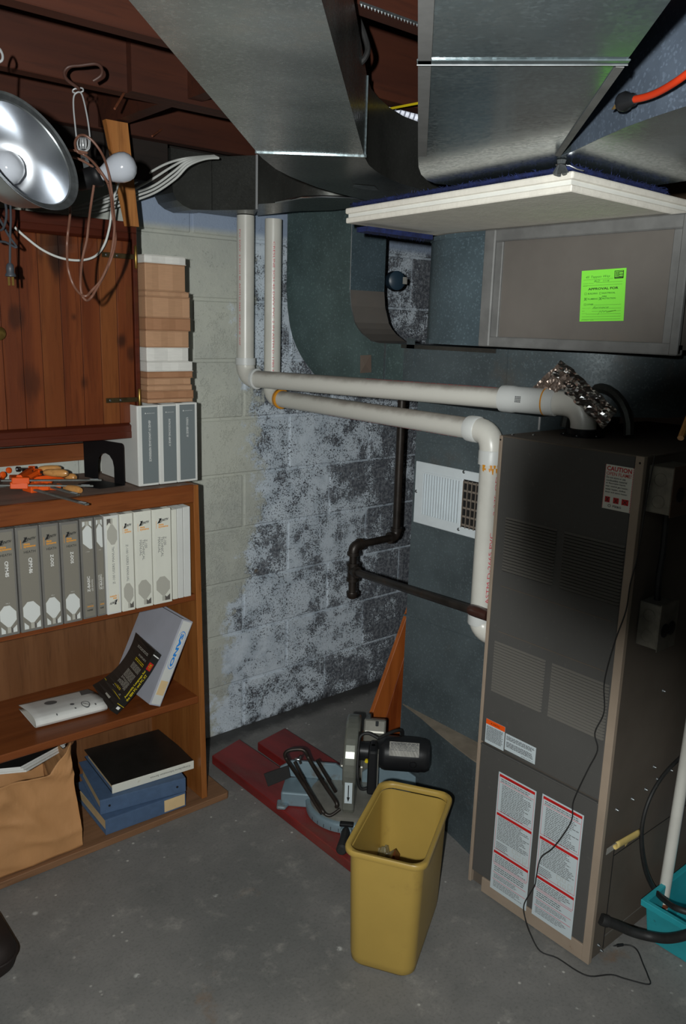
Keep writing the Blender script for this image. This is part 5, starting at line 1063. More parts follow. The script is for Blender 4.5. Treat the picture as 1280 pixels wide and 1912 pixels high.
for z0 in (c3.z - 0.088, c3.z - 0.098, c4.z + 0.064):
    for k in range(9):
        a_ = math.radians(180 + k * 18 + rnd.uniform(-8, 8)); l = rnd.uniform(0.006, 0.02); dw = 0.10
        r_ = rc + 0.0012 if z0 > c3.z - 0.095 else rp + 0.0008
        P0 = lambda a, z: V((c3.x + r_ * math.cos(a), c3.y + r_ * math.sin(a), z))
        mb.quad(P0(a_ - dw, z0), P0(a_ + dw, z0), P0(a_ + dw * 0.6, z0 - l), P0(a_ - dw * 0.4, z0 - l * 0.8), 0)
mb.build('glue_drips', 'glue_orange', p2_)
# red print on the pipes
def pipe_print(root, a_, b_, body, toward, h=0.010, seg=1, r=rp + 0.0006, mat='pink_ink'):
    a_, b_ = V(a_), V(b_); d = (b_ - a_).normalized(); n_ = (toward - d * toward.dot(d)).normalized(); w2 = n_.cross(d); mb = MB()
    o = a_ + n_ * r - w2 * (h / 2); text_into(mb, body, o, d, w2, (b_ - a_).length, h, 0); mb.build('pipe_lettering', mat, root)
tc = lambda p: (CAM - V(p)).normalized()
cx = V((pv.x, Y1, 1.6)); pipe_print(p1_, (pv.x, Y1, 1.93), (pv.x, Y1, 1.54), 'PVC DWV  2 IN SCH 40  ASTM D-2665  CRESLINE  NSF', tc(cx) - RIGHT * 0.75, 0.006)
cx = V((qv.x, Y2, 1.6)); pipe_print(p2_, (qv.x, Y2, 1.90), (qv.x, Y2, 1.42), 'CRESLINE SCH 40 DWV PVC 2 IN ASTM D-1785 NSF', tc(cx) + RIGHT * 0.1, 0.007)
mid = (c2 + c3) / 2; pipe_print(p2_, c2 + h2 * 0.35, c3 - h2 * 0.12, 'PVC-1120 SCH 40 ASTM D-1785 NSF-PW  2 IN 280 PSI', V((-0.45, -0.2, -1)), 0.006)
pipe_print(p1_, c1 + hz * 0.55, a1 - hz * 0.06, 'ASTM D-2665 CRESLINE PVC-1120 SCH 40 2 INCH NSF DWV', V((-0.35, -0.1, 1)), 0.006)
pipe_print(p2_, (c4.x, c4.y, c4.z + 0.09), (c4.x, c4.y, c4.z + 0.30), 'ASTM D-2665 PVC', tc(c4) + RIGHT * 0.55, 0.012)
pipe_print(p2_, (c4.x, c4.y, c3.z - 0.23), (c4.x, c4.y, c3.z - 0.12), '2.375 OD', tc(c4) + RIGHT * 0.7, 0.010)
mb = MB(); n_ = (tc(a1) - hz * tc(a1).dot(hz)).normalized(); w2 = n_.cross(hz)
for k, (u, v) in enumerate([(i, j) for i in range(4) for j in range(4)]):
    o = a1 + hz * (0.012 + 0.0045 * u) + n_ * (rc + 0.0016) + w2 * (-0.008 + 0.0045 * v); mb.quad(o, o + hz * 0.0036, o + hz * 0.0036 + w2 * 0.0036, o + w2 * 0.0036)
mb.build('stamp', 'grey_ink', p1_)
# ------------------------------------------------------------------ black iron gas pipe
YG = 2.15
gv = at(742, 930, Y=YG); ge = at(735, 1003, Y=YG); gt = at(659, 1032, Y=YG); zt_ = ge.z
e0 = V((gv.x, YG, zt_)); e1_ = V((gt.x, YG, zt_ - 0.002)); te = at(659, 1066, Y=YG); te = V((e1_.x, YG, te.z)); cap = V((e1_.x, YG, at(656, 1112, Y=YG).z))
fin = V((1.706, 1.412, at(904, 1147, X=1.706).z))
gp = thing('gas_pipe', 'black iron gas pipe stepping down beside the wall and across to the furnace', 'pipe', e0)
MB().tube([(gv.x + 0.0, YG, 1.395), e0 + V((0, 0, 0.03))], 0.0155, 16).build('riser', 'black_iron', gp)
MB().tube([e0 - V((0.03, 0, 0)), e1_ + V((0.03, 0, 0))], 0.0135, 14).build('nipple', 'black_iron', gp)
for cc, d0, d1 in ((e0, (0, 0, -1), (-1, 0, 0)), (e1_, (-1, 0, 0), (0, 0, -1))):
    d0, d1 = V(d0), V(d1)
    mb = MB(); mb.tube([cc - d0 * 0.034] + bend(cc, d0, d1, 0.026, 6) + [cc + d1 * 0.034], 0.019, 16); mb.lathe(cc - d0 * 0.036, d0, [(0.0225, 0), (0.0225, 0.012)], 16); mb.lathe(cc + d1 * 0.036, -d1, [(0.0225, 0), (0.0225, 0.012)], 16); mb.build('elbow', 'black_iron', gp)
mb = MB(); mb.tube([e1_ - V((0, 0, 0.03)), te + V((0, 0, 0.03))], 0.0135, 12); mb.tube([te + V((0, 0, 0.030)), te - V((0, 0, 0.034))], 0.019, 16)
for s_ in (0.032, -0.026): mb.lathe(te + V((0, 0, s_)), (0, 0, -1), [(0.0225, 0), (0.0225, 0.011)], 16)
dB = (fin - te).normalized(); mb.tube([te, te + dB * 0.03], 0.018, 14); mb.lathe(te + dB * 0.026, dB, [(0.021, 0), (0.021, 0.011)], 16); mb.build('tee', 'black_iron', gp)
MB().tube([te - V((0, 0, 0.03)), cap + V((0, 0, 0.01))], 0.0135, 12).build('drip_leg', 'black_iron', gp)
MB().lathe(cap + V((0, 0, 0.016)), (0, 0, -1), [(0.020, 0), (0.021, 0.002), (0.020, 0.010), (0.019, 0.020), (0.013, 0.026)], 12).build('cap', 'black_iron', gp)
MB().tube([te + dB * 0.03, fin - dB * 0.02], 0.0135, 14).build('branch', 'black_iron', gp)
MB().tube([fin - dB * 0.026, fin, fin + V((0.004, -0.036, -0.002))], [0.0165, 0.0175, 0.0165], 14).build('union', 'fitting_brown', gp)
# ------------------------------------------------------------------ furnace
XF = 1.70; FY0, FY1, FZ = 0.955, 1.372, 1.350; FX1 = 2.42
fu = thing('furnace', 'tall grey gas furnace with louvred door panels and instruction labels', 'furnace', (XF, (FY0 + FY1) / 2, 0))
fp_ = lambda px, py, off=0.0: at(px, py, X=XF - off)
# carcass, trims, doors
MB().box((XF + 0.012, FY0 + 0.002, 0.012), (FX1, FY1 - 0.002, FZ - 0.004)).build('cabinet', 'furnace_side', fu)
MB().box((XF + 0.002, FY0 + 0.001, FZ - 0.006), (FX1, FY1 - 0.001, FZ)).build('top_cover', 'furnace_side', fu, bevel=0.002)
MB().box((XF, FY1 - 0.010, 0.012), (XF + 0.014, FY1, FZ - 0.001)).build('corner_trim', 'furnace_beige', fu, bevel=0.001)
MB().box((XF, FY0, 0.004), (XF + 0.014, FY0 + 0.022, FZ - 0.001)).build('corner_trim', 'furnace_beige', fu, bevel=0.001)
MB().box((XF + 0.001, FY0 + 0.022, 0.003), (XF + 0.014, FY1 - 0.05, 0.050)).build('base_rail', 'furnace_beige', fu, bevel=0.001)
mb = MB()
for y, z in ((FY1 - 0.005, FZ - 0.012), (FY0 + 0.010, FZ - 0.016)): mb.lathe((XF, y, z), (-1, 0, 0), [(0.0026, -0.0005), (0.0026, 0.0006)], 10)
mb.build('screw_hole', 'slot_dark', fu)
zsplit = 0.5 * (fp_(902.7, 1392).z + fp_(1122, 1497).z)
du = MB().box((XF + 0.001, FY0 + 0.0225, zsplit + 0.004), (XF + 0.013, FY1 - 0.0105, FZ - 0.003)).build('upper_door', 'furnace_door', fu, bevel=0.002)
dlw = MB().box((XF + 0.001, FY0 + 0.0225, 0.052), (XF + 0.013, FY1 - 0.0105, zsplit - 0.006)).build('lower_door', 'furnace_door', fu, bevel=0.003)
MB().box((XF - 0.003, FY0 + 0.024, zsplit - 0.006), (XF + 0.008, FY1 - 0.012, zsplit - 0.001)).build('door_lip', 'furnace_door', du, bevel=0.0015)
mb = MB()
for (a_, b_) in (((930, 1182), (1128, 1250)), ((935, 1090), (1140, 1165))):
    p, q = fp_(*a_), fp_(*b_); z = (p.z + q.z) / 2; mb.box((XF + 0.0002, q.y, z - 0.0012), (XF + 0.0012, p.y, z + 0.0012))
mb.build('door_crease', 'furnace_side', du)
for (a_, b_, n) in (((944, 965), (1031, 1088), 18), ((1053, 992), (1156, 1124), 18), ((923, 1196), (1010, 1322), 18), ((1030, 1238), (1128, 1366), 18)):
    p, q = fp_(*a_), fp_(*b_)
    zt_ = p.z; y_a, y_b = p.y, q.y
    zb_ = fp_(a_[0] - 8, a_[1] + (104 if n == 18 else 0), 0).z
    zb_ = zt_ - 0.150
    mb = MB(); dz = (zt_ - zb_) / n
    for k in range(n):
        z1 = zt_ - k * dz
        mb.add([(XF + 0.0006, y_a, z1), (XF + 0.0006, y_b, z1), (XF - 0.0045, y_b + 0.003, z1 - dz * 0.55), (XF - 0.0045, y_a - 0.003, z1 - dz * 0.55), (XF + 0.0006, y_a, z1 - dz * 0.6), (XF + 0.0006, y_b, z1 - dz * 0.6)], [(0, 1, 2, 3), (0, 3, 4), (1, 5, 2)], 0)
        mb.add([(XF - 0.0045, y_b + 0.003, z1 - dz * 0.55), (XF - 0.0045, y_a - 0.003, z1 - dz * 0.55), (XF + 0.0004, y_a - 0.001, z1 - dz * 0.92), (XF + 0.0004, y_b + 0.001, z1 - dz * 0.92)], [(0, 1, 2, 3)], 1)
    stuff(mb.build('louvre_panel', ['furnace_louvre', 'slot_dark'], du))
# labels
def face_rect(tl, tr, bl, off=0.0008):
    a_, b_, c_ = fp_(*tl, off), fp_(*tr, off), fp_(*bl, off)
    y0 = (a_.y + c_.y) / 2; w_ = a_.y - b_.y; return V((XF - off, y0, a_.z)), w_, a_.z - c_.z
UY, UZ = V((0, -1, 0)), V((0, 0, 1))
def instr(tl, tr, bl, zc_, door, seed):
    O, w_, h_ = face_rect(tl, tr, bl); O = V((XF - 0.0003, O.y, zc_ + h_ / 2))
    la = MB().obox(O, UY * w_, UZ * -h_, V((-0.0006, 0, 0))).build('instruction_label', 'label_white', door)
    mb = MB(); s = lambda u, v: O + UY * (u * w_) - UZ * (v * h_) + V((-0.0008, 0, 0))
    R = lambda u0, v0, u1, v1, mi: mb.quad(s(u0, v0), s(u1, v0), s(u1, v1), s(u0, v1), mi)
    for v in (0.012, 0.335, 0.660): R(0.03, v, 0.97, v + 0.022, 1)
    for v in (0.075, 0.775, 0.845, 0.905): R(0.05, v, 0.95, v + 0.0035, 2)
    for v0, v1 in ((0.03, 0.32), (0.355, 0.645), (0.68, 0.765)):
        R(0.03, v0, 0.037, v1, 2); R(0.963, v0, 0.97, v1, 2); R(0.03, v1 - 0.003, 0.97, v1, 2)
    for (u, v, uw, vh, rows) in ((0.08, 0.042, 0.84, 0.030, 2), (0.12, 0.085, 0.82, 0.235, 17), (0.08, 0.36, 0.86, 0.20, 15), (0.08, 0.575, 0.34, 0.07, 5), (0.07, 0.69, 0.86, 0.07, 5), (0.08, 0.785, 0.84, 0.05, 3), (0.08, 0.855, 0.84, 0.04, 4), (0.08, 0.915, 0.80, 0.055, 5)):
        print_lines(mb, s(u, v), UY, UZ, uw * w_, vh * h_, rows, 0, seed + rows, 0.42, 0.3)
    text_into(mb, 'LIGHTING INSTRUCTIONS', s(0.2, 0.034), UY, UZ, 0.6 * w_, 0.012 * h_, 0)
    for (u, v, a_, b_) in ((0.52, 0.565, 0.10, 0.03), (0.66, 0.56, 0.07, 0.03), (0.80, 0.58, 0.10, 0.035), (0.56, 0.61, 0.07, 0.03), (0.68, 0.61, 0.06, 0.025), (0.80, 0.625, 0.08, 0.02)):
        R(u, v, u + a_, v + 0.002, 3); R(u, v + b_, u + a_, v + b_ + 0.002, 3); R(u, v, u + 0.008, v + b_, 3); R(u + a_, v, u + a_ + 0.008, v + b_, 3)
    mb.build('label_print', ['grey_ink', 'red_ink', 'pink_ink', 'taupe_light'], la)
zl = 0.5 * (fp_(966, 1459).z + fp_(945, 1676).z)
instr((931.5, 1442.4), (1002, 1475.8), (913.5, 1657), zl, dlw, 11)
zr = 0.5 * (fp_(1053, 1503).z + fp_(1026, 1728).z)
instr((1014, 1484), (1092, 1521.8), (990, 1705.5), zr, dlw, 12)
# orange warning label and the white label beside it
O, w_, h_ = face_rect((907, 1341), (942, 1356), (904.5, 1385)); O.x = XF + 0.0007
la = MB().obox(O, UY * w_, UZ * -h_, V((-0.0006, 0, 0))).build('warning_label', 'label_white', du); mb = MB(); s = lambda u, v: O + UY * (u * w_) - UZ * (v * h_) + V((-0.0008, 0, 0))
mb.quad(s(0, 0), s(1, 0), s(1, 0.21), s(0, 0.21), 1); text_into(mb, 'WARNING', s(0.36, 0.155), UY, UZ, 0.36 * w_, 0.08 * h_, 0); mb.add([s(0.26, 0.14), s(0.32, 0.14), s(0.29, 0.08)], [(0, 1, 2)], 0); print_lines(mb, s(0.05, 0.26), UY, UZ, 0.9 * w_, 0.62 * h_, 14, 0, 3, 0.5, 0.12); mb.build('label_print', ['ink', 'orange_label'], la)
O, w_, h_ = face_rect((943, 1369), (1000, 1394), (941, 1399)); O.x = XF + 0.0007
la = MB().obox(O, UY * w_, UZ * -h_, V((-0.0006, 0, 0))).build('notice_label', 'label_white', du); mb = MB(); s = lambda u, v: O + UY * (u * w_) - UZ * (v * h_) + V((-0.0008, 0, 0))
print_lines(mb, s(0.04, 0.10), UY, UZ, 0.92 * w_, 0.26 * h_, 4, 0, 4, 0.5, 0.1); print_lines(mb, s(0.05, 0.46), UY, UZ, 0.9 * w_, 0.34 * h_, 5, 0, 6, 0.5, 0.1); text_into(mb, '334765-201 REV. A', s(0.55, 0.95), UY, UZ, 0.38 * w_, 0.07 * h_, 0); mb.build('label_print', 'ink', la)
# caution label
O, w_, h_ = face_rect((1129.5, 866), (1182.5, 874), (1123.5, 948)); O.x = XF + 0.0007
la = MB().obox(O, UY * w_, UZ * -h_, V((-0.0006, 0, 0))).build('caution_label', 'cream_vinyl', du); mb = MB(); s = lambda u, v: O + UY * (u * w_) - UZ * (v * h_) + V((-0.0008, 0, 0))
text_into(mb, 'CAUTION', s(0.05, 0.135), UY, UZ, 0.88 * w_, 0.105 * h_, 0, bold=0.03); text_into(mb, 'OPEN FLAME!', s(0.05, 0.235), UY, UZ, 0.88 * w_, 0.078 * h_, 0, bold=0.01)
for i, (t_, l) in enumerate((('Do not store or use', 0.68), ('combustible material', 0.74), ('or flammable liquids', 0.70), ('near central gas heater,', 0.80), ('water heater, clothes', 0.72), ('dryer and space heater.', 0.80))): text_into(mb, t_, s(0.06, 0.305 + i * 0.067), UY, UZ, l * w_, 0.046 * h_, 1, bold=0.02)
for u, w2 in ((0.08, 0.18), (0.38, 0.20), (0.68, 0.24)):
    mb.quad(s(u, 0.72), s(u + w2, 0.72), s(u + w2, 0.85), s(u, 0.85), 0)
    ss = lambda a_, b_: s(a_, b_) + V((-0.0004, 0, 0))
    mb.quad(ss(u + 0.02, 0.73), ss(u + 0.05, 0.73), ss(u + w2 - 0.02, 0.84), ss(u + w2 - 0.05, 0.84), 1); mb.quad(ss(u + w2 - 0.05, 0.73), ss(u + w2 - 0.02, 0.73), ss(u + 0.05, 0.84), ss(u + 0.02, 0.84), 1)
text_into(mb, 'PSE&G', s(0.38, 0.945), UY, UZ, 0.30 * w_, 0.05 * h_, 1, bold=0.02)
ci = [(0.26 + 0.055 * math.cos(k * math.pi / 8), 0.92 + 0.033 * math.sin(k * math.pi / 8)) for k in range(16)]; c2_ = [(0.26 + 0.038 * math.cos(k * math.pi / 8), 0.92 + 0.022 * math.sin(k * math.pi / 8)) for k in range(16)]
for k in range(16): mb.quad(s(*ci[k]), s(*ci[(k + 1) % 16]), s(*c2_[(k + 1) % 16]), s(*c2_[k]), 1)
for k in range(26): v = k / 26; mb.quad(s(0.97, v), s(1.0, v), s(1.0, v + 0.02), s(0.97, v + 0.02), 0); mb.quad(s(0.0, v), s(0.02, v), s(0.02, v + 0.02), s(0.0, v + 0.02), 0)
mb.build('label_print', ['red_ink', 'ink'], la)
# collar round the vent, side details
mb = MB(); mb.lathe((vent.x, vent.y, FZ), (0, 0, 1), [(0.058, 0), (0.058, 0.003), (0.042, 0.005), (0.042, 0.018), (0.036, 0.02)], 24); mb.build('vent_collar', 'black_enamel', fu)
mb = MB()
for k in range(6): a_ = k * math.pi / 3 + 0.3; mb.lathe((vent.x + 0.05 * math.cos(a_), vent.y + 0.05 * math.sin(a_), FZ + 0.003), (0, 0, 1), [(0.003, 0), (0.002, 0.002)], 8)
for p in ((XF + 0.03, FY1 - 0.02), (XF + 0.08, FY1 - 0.05)): mb.lathe((p[0], p[1], FZ), (0, 0, 1), [(0.004, 0), (0.003, 0.003)], 8)
mb.build('screw', 'steel', fu)
mb = MB(); side = lambda px, py: at(px, py, Y=FY0)
for px, py in ((1151, 1512), (1180, 1492), (1205, 1474), (1221, 1432), (1252, 1438), (1227, 1455), (1117, 1765), (1122, 1775), (1238, 1290)):
    p = side(px, py); mb.lathe((p.x, FY0 + 0.002, p.z), (0, -1, 0), [(0.005, 0), (0.003, 0.003), (0.0012, 0.008)], 8)
mb.build('side_screw', 'zinc', fu)
p = side(1147, 1585)
MB().box((p.x - 0.001, FY0 + 0.0005, 0.02), (p.x + 0.001, FY0 + 0.0025, p.z)).build('panel_joint', 'slot_dark', fu)
MB().box((p.x, FY0 + 0.0005, 0.055), (FX1, FY0 + 0.0025, 0.0575)).build('bottom_bead', 'furnace_louvre', fu)
zz = side(1230, 1540).z; MB().box((p.x, FY0 + 0.0005, zz), (FX1, FY0 + 0.0025, zz + 0.0015)).build('panel_joint', 'slot_dark', fu)
# yellow paper stuck on the side
a_, b_ = at(1146, 1577, Y=FY0 - 0.006), at(1190, 1552, Y=FY0 - 0.006)
sl = thing('rolled_note', 'rolled yellow paper slip stuck to the lower side of the furnace', 'paper', (a_.x, FY0, a_.z))
d = (b_ - a_).normalized(); u = V((0, -1, 0)).cross(d)
def roll(i, j):
    t = j * 1.6 * math.pi - 0.5; r_ = 0.0085 + 0.001 * t
    return a_ + (b_ - a_) * i + V((0, -0.004, 0)) + (u * math.cos(t) + V((0, -1, 0)) * math.sin(t) * 0.6) * r_
MB().grid(roll, 8, 18).build('yellow_slip', 'yellow_paper', sl, solid=0.0007)
mb = MB(); mb.add([b_ * 0.45 + a_ * 0.55 - u * 0.008, b_ * 0.75 + a_ * 0.25 - u * 0.009, b_ * 0.52 + a_ * 0.48 - u * 0.026], [(0, 1, 2)]); mb.build('loose_corner', 'yellow_paper', sl, solid=0.0006)
c_ = at(1132, 1590, Y=FY0 - 0.003); e_ = at(1150, 1578, Y=FY0 - 0.003)
mb = MB(); q = (e_ - c_); mb.quad(c_ - u * 0.010, e_ - u * 0.008, e_ + u * 0.008, c_ + u * 0.008); mb.build('white_slip', 'page_edges', sl, solid=0.0006)
# foil tape arched over the elbow
ft = thing('foil_tape', 'crinkled silver foil tape bent in an arch behind the vent elbow', 'tape', at(1060, 690, X=XD - 0.01))
def strip_foil(a_, b_, w_, seed, name, m_):
    a_, b_ = at(*a_, X=XD - 0.006), at(*b_, X=XD - 0.006); d = b_ - a_; n_ = V((-1, 0, 0)); wv = n_.cross(d).normalized() * w_
    def f(i, j):
        p = a_ + d * i + wv * (j - 0.5); k_ = mn.noise(V((i * 6 + seed, j * 5, seed))) * 0.011 + mn.noise(V((i * 17, j * 14, seed * 2))) * 0.006
        return p + n_ * (0.008 + k_)
    MB().grid(f, 26, 10, sm=False).build(name, m_, ft, solid=0.0004)
strip_foil((1040, 690), (1143, 783), 0.062, 1.3, 'bright_strip', 'foil')
strip_foil((1003, 742), (1062, 690), 0.060, 4.7, 'dull_strip', 'foil_brown')
mb = MB(); mb.tube([V((vent.x + 0.06, vent.y + 0.10 * math.cos(t), 1.36 + 0.115 * math.sin(t))) for t in [math.pi * k / 12 for k in range(13)]], 0.014, 8); mb.build('arched_collar', 'dark_sheet', ft)
# electrical boxes on the furnace's right side
def ebox(label, x0, z0, w_, h_, dp, plate):
    r = thing('junction_box', label, 'electrical box', (x0, FY0, z0)); yb = FY0 - 0.0005; ya = yb - dp
    b = MB().box((x0, ya, z0), (x0 + w_, yb, z0 + h_)).build('box_body', 'box_metal', r, bevel=0.003, seg=2)
    mb = MB()
    for z_ in (0.25, 0.72): mb.lathe((x0, (ya + yb) / 2, z0 + h_ * z_), (-1, 0, 0), [(0.016, -0.0006), (0.016, 0.0005), (0.0145, 0.0009), (0.014, -0.0002)], 18)
    mb.build('knockout', 'box_metal', b)
    pl_ = MB().box((x0 - 0.004, ya - 0.003, z0 - 0.004), (x0 + w_ + 0.004, ya - 0.0004, z0 + h_ + 0.004)).build('cover_plate', plate, r, bevel=0.001)
    mb = MB()
    for k in (0.3, 0.7):
        mb.lathe((x0 + w_ * k, ya - 0.003, z0 + h_ * 0.42), (0, -1, 0), [(0.017, -0.0003), (0.017, 0.002), (0.015, 0.0026)], 20)
    mb.build('receptacle', 'black_plastic', pl_); return r
a_ = at(1200, 945, Y=FY0 - 0.05); ebox('metal outlet box with a brown cover plate high on the furnace side', 1.722, 1.222, 0.105, 0.108, 0.062, 'cover_brown')
ebox('dusty metal switch box lower down on the furnace side', 1.750, 0.890, 0.075, 0.11, 0.055, 'box_metal')
cdt = thing('conduit', 'thin dark conduit running between the two electrical boxes', 'conduit', (1.79, FY0 - 0.02, 0.99))
MB().tube(spline([(1.785, FY0 - 0.025, 1.001), (1.785, FY0 - 0.022, 1.06), (1.79, FY0 - 0.022, 1.12), (1.78, FY0 - 0.025, 1.221)], 5), 0.008, 8).build('conduit_tube', 'black_rubber', cdt)
# thin black cable over the furnace front
xs_ = lambda px, py, o=0.009: at(px, py, X=XF - o)
path = [at(1222, 850, X=XF - 0.008), xs_(1205, 940), xs_(1196, 1000), xs_(1187, 1050), xs_(1176, 1090), xs_(1168, 1140), xs_(1150, 1190), xs_(1135, 1240), xs_(1127, 1280), xs_(1127, 1330), xs_(1110, 1368), xs_(1115, 1400), xs_(1098, 1435), xs_(1081, 1470), xs_(1069, 1500), xs_(1067, 1530), xs_(1050, 1560), xs_(1030, 1585), xs_(1009, 1602), xs_(1001, 1635), xs_(997, 1655), xs_(978, 1688), xs_(980, 1715, 0.008)]
fl_ = [at(990, 1745, Z=0.02), at(1008, 1776, Z=0.004), at(1040, 1789, Z=0.004), at(1075, 1812, Z=0.004), at(1102, 1823, Z=0.004), at(1140, 1820, Z=0.004), at(1168, 1828, Z=0.004), at(1211, 1838, Z=0.004), at(1209, 1822, Z=0.004), at(1200, 1800, Z=0.004), at(1190, 1776, Z=0.004), at(1178, 1766, Z=0.005), at(1162, 1764, Z=0.006)]
ac = thing('audio_cable', 'thin black cable trailing down the furnace front onto the floor', 'cable', fl_[1])
MB().tube(spline(path + fl_, 5), 0.0019, 6).build('cable', 'black_rubber', ac)
p, q = at(1163, 1764, Z=0.006), at(1148, 1766, Z=0.005); MB().tube([p, p + (q - p) * 0.8], [0.0035, 0.0042], 8).build('plug_body', 'black_plastic', ac)
MB().tube([p + (q - p) * 0.8, q, q + (q - p) * 0.25], [0.0022, 0.0022, 0.0012], 8).build('plug_tip', 'steel', ac)
# ------------------------------------------------------------------ sump tub, pipe, hoses at the right edge
tb_ = thing('tub', 'dirty turquoise plastic tub at the lower right, beside the furnace', 'tub', (2.0, 0.75, 0))
def ring(z, x0, x1, y0, y1): return [V((x0, y0, z)), V((x1, y0, z)), V((x1, y1, z)), V((x0, y1, z))]
r0 = at(1207, 1752, Z=0.002); hT = 0.142; r1 = at(1204.5, 1681, Z=hT)
b0_ = ring(0.002, r0.x, r0.x + 0.26, 0.48, r0.y); t0_ = ring(hT, r1.x, r1.x + 0.34, 0.42, r1.y)
i0_ = ring(0.006, r0.x + 0.004, r0.x + 0.256, 0.484, r0.y - 0.004); i1_ = ring(hT, r1.x + 0.005, r1.x + 0.335, 0.425, r1.y - 0.005)
mb = MB(); mb.add(b0_ + t0_ + i0_ + i1_, [(0, 1, 2, 3), (0, 1, 5, 4), (1, 2, 6, 5), (2, 3, 7, 6), (3, 0, 4, 7), (8, 9, 10, 11), (8, 9, 13, 12), (9, 10, 14, 13), (10, 11, 15, 14), (11, 8, 12, 15), (4, 5, 13, 12), (5, 6, 14, 13), (6, 7, 15, 14), (7, 4, 12, 15)]); mb.build('tub_body', 'teal_plastic', tb_, bevel=0.003, seg=2)
mb = MB(); o1, o2 = ring(hT - 0.016, r1.x - 0.008, r1.x + 0.348, 0.412, r1.y + 0.008), ring(hT + 0.002, r1.x - 0.009, r1.x + 0.349, 0.411, r1.y + 0.009); q1, q2 = ring(hT - 0.016, r1.x + 0.0, r1.x + 0.34, 0.42, r1.y), ring(hT + 0.002, r1.x + 0.004, r1.x + 0.336, 0.424, r1.y - 0.004)
mb.add(o1 + o2 + q1 + q2, [(0, 1, 5, 4), (1, 2, 6, 5), (2, 3, 7, 6), (3, 0, 4, 7), (4, 5, 13, 12), (5, 6, 14, 13), (6, 7, 15, 14), (7, 4, 12, 15), (8, 9, 1, 0), (9, 10, 2, 1), (10, 11, 3, 2), (11, 8, 0, 3), (8, 9, 13, 12), (9, 10, 14, 13), (10, 11, 15, 14), (11, 8, 12, 15)]); mb.build('rim', 'teal_plastic', tb_, bevel=0.001)
pb = at(1236, 1688, Z=0.075); px_ = at(1281, 1408, Y=pb.y - 0.005)
pm = pb.copy(); dirp = (px_ - pm).normalized()
pp_ = thing('drain_pipe', 'white plastic drain pipe standing upright in the turquoise tub', 'pipe', pb)
MB().tube([pm - dirp * ((pm.z - 0.014) / dirp.z), px_ + dirp * 0.35], 0.0155, 18).build('pipe_tube', 'white_pvc', pp_)
MB().lathe(pm - dirp * 0.004, dirp, [(0.0157, 0), (0.0168, 0.002), (0.0168, 0.012), (0.0157, 0.013)], 18).build('pipe_end', 'rust', pp_)
hs = thing('hose', 'thick black hose running from the furnace foot over the tub', 'hose', at(1122, 1718, Y=FY0 - 0.01))
hp = [at(1121, 1716, Y=FY0 - 0.004), at(1150, 1727, Y=FY0 - 0.03), at(1180, 1740, X=1.80), at(1215, 1749, X=1.83), at(1250, 1752, X=1.835), at(1290, 1742, X=1.835), at(1340, 1715, X=1.835)]
MB().tube(spline(hp, 6), 0.0125, 12).build('hose_tube', 'black_rubber', hs)
MB().lathe(hp[0], hp[1] - hp[0], [(0.0145, 0), (0.0155, 0.004), (0.0155, 0.02), (0.013, 0.022)], 12).build('hose_cuff', 'black_rubber', hs)
h2_ = thing('hose', 'slim black hose curving down the furnace side behind the white drain pipe', 'hose', at(1197, 1560, Y=FY0 - 0.012))
q_ = [at(1300, 1385, Y=0.93), at(1272, 1412, Y=0.935), at(1240, 1445, Y=0.938), at(1215, 1485, Y=0.938), at(1200, 1530, Y=0.938), at(1197, 1575, Y=0.936), at(1205, 1625, Y=0.93), at(1222, 1662, Y=0.92), at(1245, 1685, Y=0.85), at(1265, 1697, Y=0.80), at(1300, 1708, Y=0.76)]
MB().tube(spline(q_, 6), [0.005 + 0.003 * min(1, max(0, (i - 25) / 20)) for i in range(61)], 10).build('hose_tube', 'black_rubber', h2_)
bj = at(1283, 1640, Y=0.90); tag(MB().lathe((bj.x + 0.24, 0.82, 0.002), (0, 0, 1), [(0.07, 0), (0.08, 0.01), (0.082, 0.16), (0.07, 0.19), (0.03, 0.21), (0.028, 0.235), (0.033, 0.236), (0.033, 0.255), (0.01, 0.257)], 24).build('jug', 'blue_plastic', loc=(bj.x + 0.24, 0.82, 0)), 'blue plastic jug behind the white drain pipe at the right edge', 'jug')
# ------------------------------------------------------------------ red planks, cedar boards
def plank(name, label, pts, z0, z1, m_, cat='plank', grp=None):
    q = [V((p[0], p[1], z0)) for p in pts]; o = MB().prism(q, (0, 0, z1 - z0)).build(name, m_, loc=q[0], bevel=0.003, seg=2); return tag(o, label, cat, grp)
plank('red_plank', 'red painted plank lying on the floor nearest the bookcase', [(1.452, 1.50), (1.618, 1.50), (1.598, 2.462), (1.448, 2.418)], 0.0015, 0.036, 'red_plank')
plank('red_plank', 'red painted plank with bare wood at one end, second from the bookcase', [(1.640, 1.62), (1.80, 1.62), (1.792, 2.428), (1.640, 2.398)], 0.0015, 0.036, 'red_plank')
YK = 2.10
def leaning(label, b0, b1, t1, t0, y, m_):
    pts = [at(*p, Y=y) for p in (b0, b1, t1, t0)]
    ext = lambda b, t: t + (t - b) * 0.5
    q = [V((pts[0].x, y, 0.002)), V((pts[1].x, y, 0.002)), ext(pts[1], pts[2]), ext(pts[0], pts[3])]
    o = MB().prism([p for p in q], (0, 0.018, 0)).build('cedar_board', m_, loc=(q[0].x, y, 0), bevel=0.001); return tag(o, label, 'board')
leaning('orange cedar board leaning behind the return duct, left of two', (664, 1395), (700, 1389), (748, 1240), (746, 1180), YK, 'cedar_light')
leaning('streaky darker cedar board leaning behind the return duct, right of two', (701, 1392), (752, 1384), (790, 1250), (749, 1240), YK + 0.001, 'cedar')
